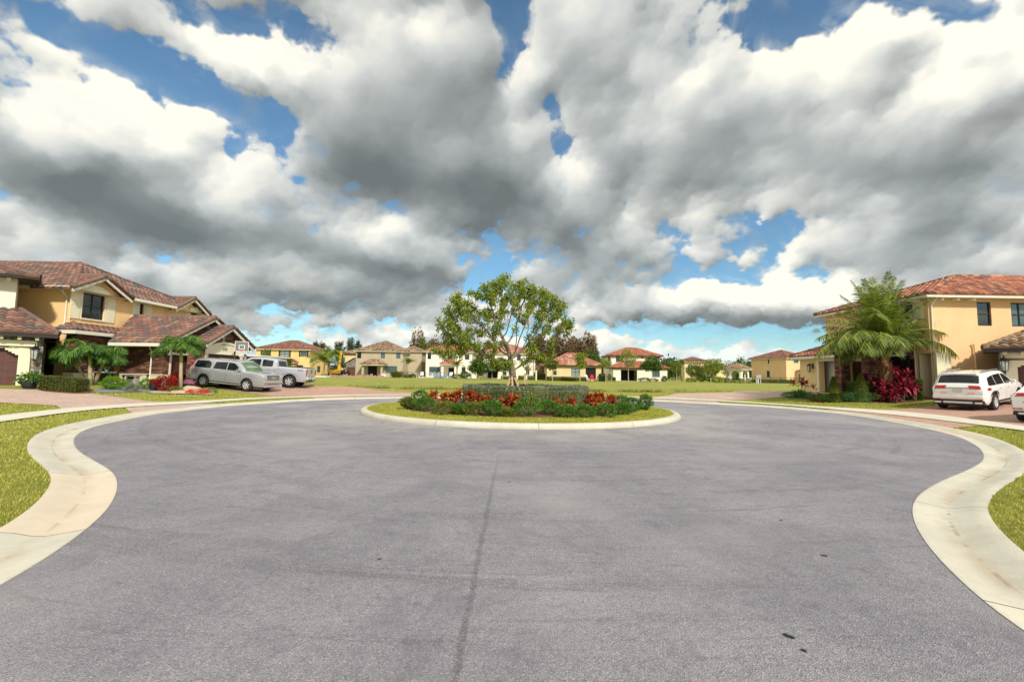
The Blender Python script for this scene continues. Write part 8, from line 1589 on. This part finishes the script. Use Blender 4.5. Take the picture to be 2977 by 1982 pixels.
mb.build('board_marking', M['white_pl'], bb)
rc = bc + bn * .32 - np.array((0, 0, bh * .42)); tt8 = np.linspace(0, 2 * math.pi, 21); mb = MB(); mb.tube([rc + np.array((math.cos(a) * .23, math.sin(a) * .23, 0)) for a in tt8], .012, 5, cap=False); mb.bar(rc - bn * .32, rc - bn * .2, .08, .03); mb.build('rim', M['orange'], t_); mb = MB()
for i in range(14):
    for dr_ in (1, -1): mb.tube([rc + np.array((math.cos(i * .449 + dr_ * f * .9) * (.22 - .09 * f), math.sin(i * .449 + dr_ * f * .9) * (.22 - .09 * f), -.42 * f)) for f in (0, .35, .7, 1)], .006, 3)
mb.build('net', M['net'], t_)
# digger
Y = 99.; x0_ = wp(972, Y); z = hz1(x0_, Y); t_ = thing('excavator', 'yellow and black tracked digger with raised boom behind the dirt mound', 'excavator', (x0_, Y, z)); s_ = Y / F
def ex(px, py): return np.array((wp(px, Y), Y, at(px, py, Y).z))
for dy in (-1.0, 1.0):
    a, b_ = ex(947, 1091), ex(1010, 1091); mb = MB(); n = 14; r_ = .42; P_ = [(a[0] + math.cos(t9) * r_, a[2] + math.sin(t9) * r_) for t9 in np.linspace(math.pi / 2, math.pi * 1.5, 8)] + [(b_[0] + math.cos(t9) * r_, b_[2] + math.sin(t9) * r_) for t9 in np.linspace(-math.pi / 2, math.pi / 2, 8)]
    A_ = [(x, Y + dy - .28, q_) for x, q_ in P_]; B_ = [(x, Y + dy + .28, q_) for x, q_ in P_]; k_ = len(P_); mb.add(A_ + B_, q=[(i, (i + 1) % k_, (i + 1) % k_ + k_, i + k_) for i in range(k_)], p=[list(range(k_))[::-1], list(range(k_, 2 * k_))]); tr_o = mb.build('track', M['black'], t_)
    mb = MB()
    for f in np.linspace(0, 1, 6): c = a + (b_ - a) * f; mb.lathe([(0, -.32 * np.sign(-dy) * -1), (.26, -.31 * np.sign(-dy) * -1), (.28, 0)], (c[0], Y + dy, c[2]), 'y', 10)
    mb.build('road_wheel', M['rimd'], tr_o, local=True)
    for v in tr_o.children[0].data.vertices: v.co -= Vector(t_['_o'])
a, b_ = ex(960, 1086), ex(995, 1074); mb = MB(); mb.box(a[0], b_[0], Y - 1.2, Y + 1.2, a[2], b_[2]); mb.build('body', M['cabyellow'], t_, bevel=.12)
a, b_ = ex(994, 1089), ex(1014, 1075); mb = MB(); mb.box(a[0], b_[0], Y - 1.1, Y + 1.1, a[2], b_[2]); mb.build('engine_cover', M['black'], t_, bevel=.4)
a, b_ = ex(961, 1074), ex(978, 1061); mb = MB(); mb.box(a[0], b_[0], Y - 1.2, Y + .1, a[2], b_[2]); cb_ = mb.build('cab', M['black'], t_, bevel=.1); mb = MB(); mb.box(a[0] + .15, b_[0] - .15, Y - 1.23, Y - 1.205, a[2] + .2, b_[2] - .15); mb.build('cab_window', M['glasst'], cb_, local=True)
for v in cb_.children[0].data.vertices: v.co -= Vector(t_['_o'])
mb = MB(); mb.bar(ex(984, 1074) + (0, .5, 0), ex(988, 1020) + (0, .5, 0), .55, .7, up=(0, 1, 0)); mb.build('boom', M['cabyellow'], t_, bevel=.08); mb = MB(); mb.bar(ex(988, 1021) + (0, .5, 0), ex(993, 1060) + (0, .5, 0), .4, .5, up=(0, 1, 0)); mb.build('arm', M['black'], t_, bevel=.06); mb = MB(); mb.bar(ex(990, 1052) + (0, .5, 0), ex(998, 1068) + (0, .5, 0), .9, .8, up=(0, 1, 0)); mb.build('bucket', M['black'], t_, bevel=.2)
# dirt mounds
for i, (xa_, xb_, top, lab) in enumerate([(946, 992, 1090.5, 'low heap of dug soil in front of the digger tracks'), (982, 1030, 1090, 'long soil heap right of the digger'), (1022, 1066, 1089, 'highest heap of dug soil before the tan house'), (1056, 1100, 1089.5, 'rough soil heap in front of the tan house porch'), (1092, 1122, 1092, 'small soil heap at the right end of the row')]):
    Y = 90.; a, b_ = wp(xa_, Y), wp(xb_, Y); z = hz1((a + b_) / 2, Y); H_ = max(.5, at((xa_ + xb_) / 2, top, Y).z - z); m_, n = 34, 18; u, v = np.meshgrid(np.linspace(-1, 1, m_), np.linspace(-1, 1, n), indexing='ij'); rg = np.random.default_rng(i + 3); d = np.clip(1 - u ** 2 - v ** 2, 0, 1) ** .8
    hgt = H_ * d * (1 + .35 * np.sin(u * 7 + i) * np.sin(v * 5 + 2 * i) + .3 * np.sin(u * 13 + v * 9) + rg.normal(0, .12, u.shape)) - .05; arr = np.stack([(a + b_) / 2 + u * (b_ - a) / 2, Y + v * 2.2, z + hgt], -1); mb = MB(); mb.grid(arr, flip=True); o = mb.build('dirt_mound', M['soil'], smooth=False); tag(o, lab, 'dirt mound', 'dirt mounds in front of the tan house')
Y = 86.; a, b_ = wp(916, Y), wp(950, Y); z = hz1(a, Y); mb = MB(); mb.box(a, b_, Y, Y + 2.6, z - .1, z + .22); tag(mb.build('concrete_slab', M['concrete_w']), 'flat white slab on the grass right of the pickup tailgate', 'slab')
mb = MB(); mb.tube([(wp(930, 86), 87, z + .2), (wp(950, 86), 88, z + 2.3)], .06, 5); mb.tube([(wp(938, 86), 87, z + .2), (wp(946, 86), 88, z + 2.1)], .06, 5); mb.tube([(wp(944, 86), 87, z + .2), (wp(941, 86), 88, z + 1.9)], .05, 5); tag(mb.build('timber_props', M['wood_pale']), 'pale timber props leaning on the untidy palm trunk', 'props')
Y = 91.; x = wp(1115, Y); z = hz1(x, Y); mb = MB(); mb.ball((x, Y, z + .3), (.55, .4, .4), 7, .25, 3); tag(mb.build('white_sack', M['white_pl']), 'white bundled sack beside the small soil heap', 'sack')
x = wp(1109, Y); mb = MB(); [mb.tube([(x + d_, Y, z), (x + d_ + .9 - i * .5, Y + .3, z + 1.3 - i * .25)], .06, 5) for i, d_ in enumerate((0, .4, .7))]; tag(mb.build('timber_offcuts', M['wood_pale']), 'leaning timber offcuts at the tan house porch', 'timber')
# fences: black mesh fence and pool terrace
def fence(label, pts_, hh, step=1.6, bars=.13, group='black metal fences across the field'):
    c = np.mean(pts_, 0); z0_ = hz1(*c); t_ = thing('fence', label, 'fence', (c[0], c[1], z0_), group=group); mb = MB(); mp = MB()
    for a, b_ in zip(pts_, pts_[1:]):
        a, b_ = np.array(a), np.array(b_); L_ = np.linalg.norm(b_ - a); za = hz1(*a)
        for zz in (.12, hh - .05): mb.bar((*a, za + zz), (*b_, za + zz), .05)
        for k_ in range(int(L_ / bars) + 1): p_ = a + (b_ - a) * k_ * bars / L_; mb.bar((*p_, za + .05), (*p_, za + hh), .022)
        for k_ in range(int(L_ / step) + 1): p_ = a + (b_ - a) * min(1, k_ * step / L_); mp.bar((*p_, za - .05), (*p_, za + hh + .06), .07)
    mb.build('railing', M['black'], t_); mp.each('post', M['black'], t_)
fence('black pool fence from the tan house round the left white house terrace', [(wp(1136, 95), 95), (wp(1238, 93.), 93.), (wp(1290, 93), 93)], 1.25, 3.2, .25); fence('black mesh fence between the gazebo and the peach house porch', [(wp(2176, 95), 95), (wp(2210, 93), 93), (wp(2306, 92), 92), (wp(2352, 92), 92)], 1.3, 2.0, .22)
fhedge('dark hedge growing behind the mesh fence right of the gazebo', 2196, 2302, 96, 9, 'hedge', 1.0, 2600)
Y = 95.; a, b_ = wp(1210, Y), wp(1300, Y); z = hz1(a, Y); mb = MB(); mb.box(a, b_, Y, Y + 7, z - .2, z + .18); tag(mb.build('pool_terrace', M['concrete_w']), 'pale pool terrace in front of the left white house', 'terrace'); mb = MB(); mb.box(wp(1262, Y), b_, Y - .12, Y - .02, z - .1, z + .42); mb.box(wp(1262, Y), b_, Y - .12, Y + 1.2, z + .42, z + .5); tag(mb.build('raised_pool_wall', M['blue']), 'blue tiled raised pool wall at the edge of the terrace', 'pool wall')
def lounge(label, px, Y, mat='cushion'):
    x = wp(px, Y); z = hz1(x, Y) + .18; t_ = thing('lounge_chair', label, 'chair', (x, Y, z), group='chairs on the pool terrace'); mb = MB(); mb.box(x - .35, x + .35, Y - .4, Y + .4, z + .35, z + .42); mb.frame((x - .35, Y + .35, z + .4), (.7, 0, 0), (0, .25, .75), (0, .06, -.02)); mb.build('seat', M[mat], t_)
    for dx in (-.32, .32):
        for dy in (-.36, .36): mb = MB(); mb.box(x + dx - .03, x + dx + .03, Y + dy - .03, Y + dy + .03, z, z + .35); mb.build('leg', M['white_pl'], t_)
lounge('grey blue sling chair left on the pool terrace', 1250, 98); lounge('grey blue sling chair in the middle of the pool terrace', 1262, 98.5); lounge('grey blue sling chair right on the pool terrace', 1275, 98); lounge('white outdoor chair at the left end of the pool terrace', 1226, 97, 'white_pl'); lounge('white chair at the patio table before the porch door', 1311, 97, 'white_pl')
def armchair(label, px, Y, mat):
    x = wp(px, Y); z = hz1(x, Y); t_ = thing('garden_chair', label, 'chair', (x, Y, z)); mb = MB(); mb.box(x - .4, x + .4, Y - .4, Y + .4, z + .34, z + .42); mb.build('seat', M[mat], t_); mb = MB(); pts9 = [(-.4, .42), (.4, .42), (.34, 1.05), (.12, 1.3), (-.12, 1.3), (-.34, 1.05)]; mb.add([(x + a, Y + .38, z + b_) for a, b_ in pts9] + [(x + a, Y + .44, z + b_) for a, b_ in pts9], p=[list(range(6)), list(range(6, 12))[::-1]], q=[(i, i + 6, (i + 1) % 6 + 6, (i + 1) % 6) for i in range(6)]); mb.build('backrest', M[mat], t_)
    for dx in (-.36, .36):
        mb = MB(); mb.box(x + dx - .05, x + dx + .05, Y - .42, Y + .38, z + .6, z + .65); mb.build('armrest', M[mat], t_)
        for dy in (-.36, .34): mb = MB(); mb.box(x + dx - .04, x + dx + .04, Y + dy - .03, Y + dy + .03, z, z + .6); mb.build('leg', M[mat], t_)
armchair('red adirondack chair on the dark patio of the low yellow house', 1722, 86.5, 'redplastic'); armchair('white chair at the left of the same dark patio', 1704, 86.8, 'white_pl'); armchair('white chair outside at the right of the patio opening', 1742, 86.5, 'white_pl')
# patio parasol
Y = 99.; x = wp(1431, Y); z = hz1(x, Y); t_ = thing('parasol', 'grey canvas parasol over the patio of the half hidden white house', 'parasol', (x, Y, z)); mb = MB(); mb.tube([(x, Y, z), (x, Y, z + 2.6)], .04, 6); mb.build('pole', M['white_pl'], t_); mb = MB(); tz = at(1431, 1067, Y).z; ez = at(1431, 1075.5, Y).z; mb.lathe([(.0, tz - z), (.9, (tz + ez) / 2 - z + .05), (1.65, ez - z), (1.62, ez - z - .12)], (x, Y, z), n=8); mb.build('canopy', M['umb'], t_)
# utility cabinets
Y = 90.; 
for (px, top, bot, w_, lab) in [(2200, 1090, 1099.5, 6.5, 'smaller grey utility cabinet on posts, left of the pair'), (2207.5, 1089.5, 1100, 9, 'larger pale grey utility cabinet on posts, right of the pair')]:
    x = wp(px, Y); z = hz1(x, Y); zt_, zb_ = at(px, top, Y).z, at(px, bot, Y).z; hw_ = w_ / 2 * Y / F; t_ = thing('utility_cabinet', lab, 'utility box', (x, Y, z), group='utility cabinets at the field edge'); mb = MB(); mb.box(x - hw_, x + hw_, Y - .15, Y + .15, zb_, zt_); mb.build('cabinet', M['ac'], t_, bevel=.02); mb = MB(); mb.box(x - hw_ * .85, x + hw_ * .85, Y - .165, Y - .15, zb_ + .05, zt_ - .05); mb.build('cabinet_door', M['ac'], t_); mb = MB()
    for s2_ in (-1, 1): mb.box(x + s2_ * hw_ * .7 - .04, x + s2_ * hw_ * .7 + .04, Y - .05, Y + .05, z - .1, zb_)
    mb.each('post', M['white_pl'], t_)
def ac_unit(label, px, Y, w_, hh, mat='ac'): x = wp(px, Y); z = hz1(x, Y); s_ = Y / F; mb = MB(); mb.box(x - w_ * s_ / 2, x + w_ * s_ / 2, Y - .4, Y + .4, z, z + hh * s_); tag(mb.build('air_conditioner', M[mat], bevel=.04), label, 'air conditioner')
ac_unit('tall grey utility screen at the corner of the yellow house', 884, 102, 18, 16); ac_unit('grey unit against the right corner of the tan house', 1163, 100, 11, 9); ac_unit('black bin beside the white and orange house', 1785, 93, 8, 11, 'black'); ac_unit('grey screen panel right of the white house terrace', 1368, 100, 6, 14)
ts = gt(1098, 1126); mb = MB(); mb.tube([ts, ts + Vector((.03, 0, .55))], .02, 5); tag(mb.build('survey_stake', plain('pale blue stake', (.3, .55, .6))), 'thin pale blue marker stake standing in the swale', 'marker stake')
# post at the far side, left of the low yellow house
Y = 86.; x = wp(1559, Y); z = hz1(x, Y); mb = MB(); mb.box(x - .13, x + .13, Y - .13, Y + .13, z - .1, at(1559, 1076, Y).z); tag(mb.build('fence_post', M['trim']), 'single pale post between the half hidden white house and the low yellow house', 'post')
# garden lamps and spotlights
for (px, py, lab) in [(357, 1122, 'black lantern path light beside the silver green mounds'), (428, 1112, 'black garden spotlight on a stake at the cream base wall')]:
    p = gt(px, py); t_ = thing('path_light', lab, 'garden light', tuple(p)); mb = MB(); mb.tube([p, p + Vector((0, 0, .5))], .015, 5); mb.build('stem', M['black'], t_); mb = MB(); mb.lathe([(0, .64), (.09, .58), (.09, .56), (.05, .54), (.05, .46), (0, .46)], tuple(p), n=8); mb.build('lamp_head', M['black'], t_)
# ground marks: a few dead leaves and a flattened can on the asphalt
for i, (px, py, a, lab) in enumerate([(2293, 1848, .026, 'largest dark flattened scrap on the asphalt at lower right'), (2337, 1890, .014, 'small dark scrap just below the largest one'), (1103, 1624, .016, 'dark speck on the asphalt left of the road joint'), (2396, 1614, .022, 'short dark twig on the asphalt nearer the right kerb'), (1481, 1400, .022, 'small leaf on the asphalt right of the road joint'), (2270, 1511, .018, 'tiny leaf on the asphalt right of centre')]):
    p = g(px, py, .004); mb = MB(); t8 = np.linspace(0, 2 * math.pi, 9)[:-1]; th_ = rng.uniform(0, 3); P_ = [(p.x + a * (math.cos(q_) * math.cos(th_) * 1.3 - math.sin(q_) * math.sin(th_) * .45), p.y + a * (math.cos(q_) * math.sin(th_) * 1.3 + math.sin(q_) * math.cos(th_) * .45), .004 + .006 * (j % 2)) for j, q_ in enumerate(t8)]; mb.poly(P_); mb.poly([(x, y, .003) for x, y, _ in P_][::-1]); tag(mb.build('litter', M['mulch'] if i in (2, 4, 5) else M['black']), lab, 'litter')
# manhole-like plug in the kerb joints: none; car inside the open garage
t_ = thing('white_car', 'white car half hidden in the dark garage behind the conical topiary', 'car', (24.0, 29.0, RP)); mb = MB(); mb.box(23.5, 24.5, 28.3, 28.9, RP + .35, RP + 1.0); mb.build('body', M['whitep'], t_, bevel=.15); mb = MB(); mb.box(23.42, 23.5, 28.4, 28.55, RP + .8, RP + .95); mb.build('tail_light', M['redlens'], t_)
clean()
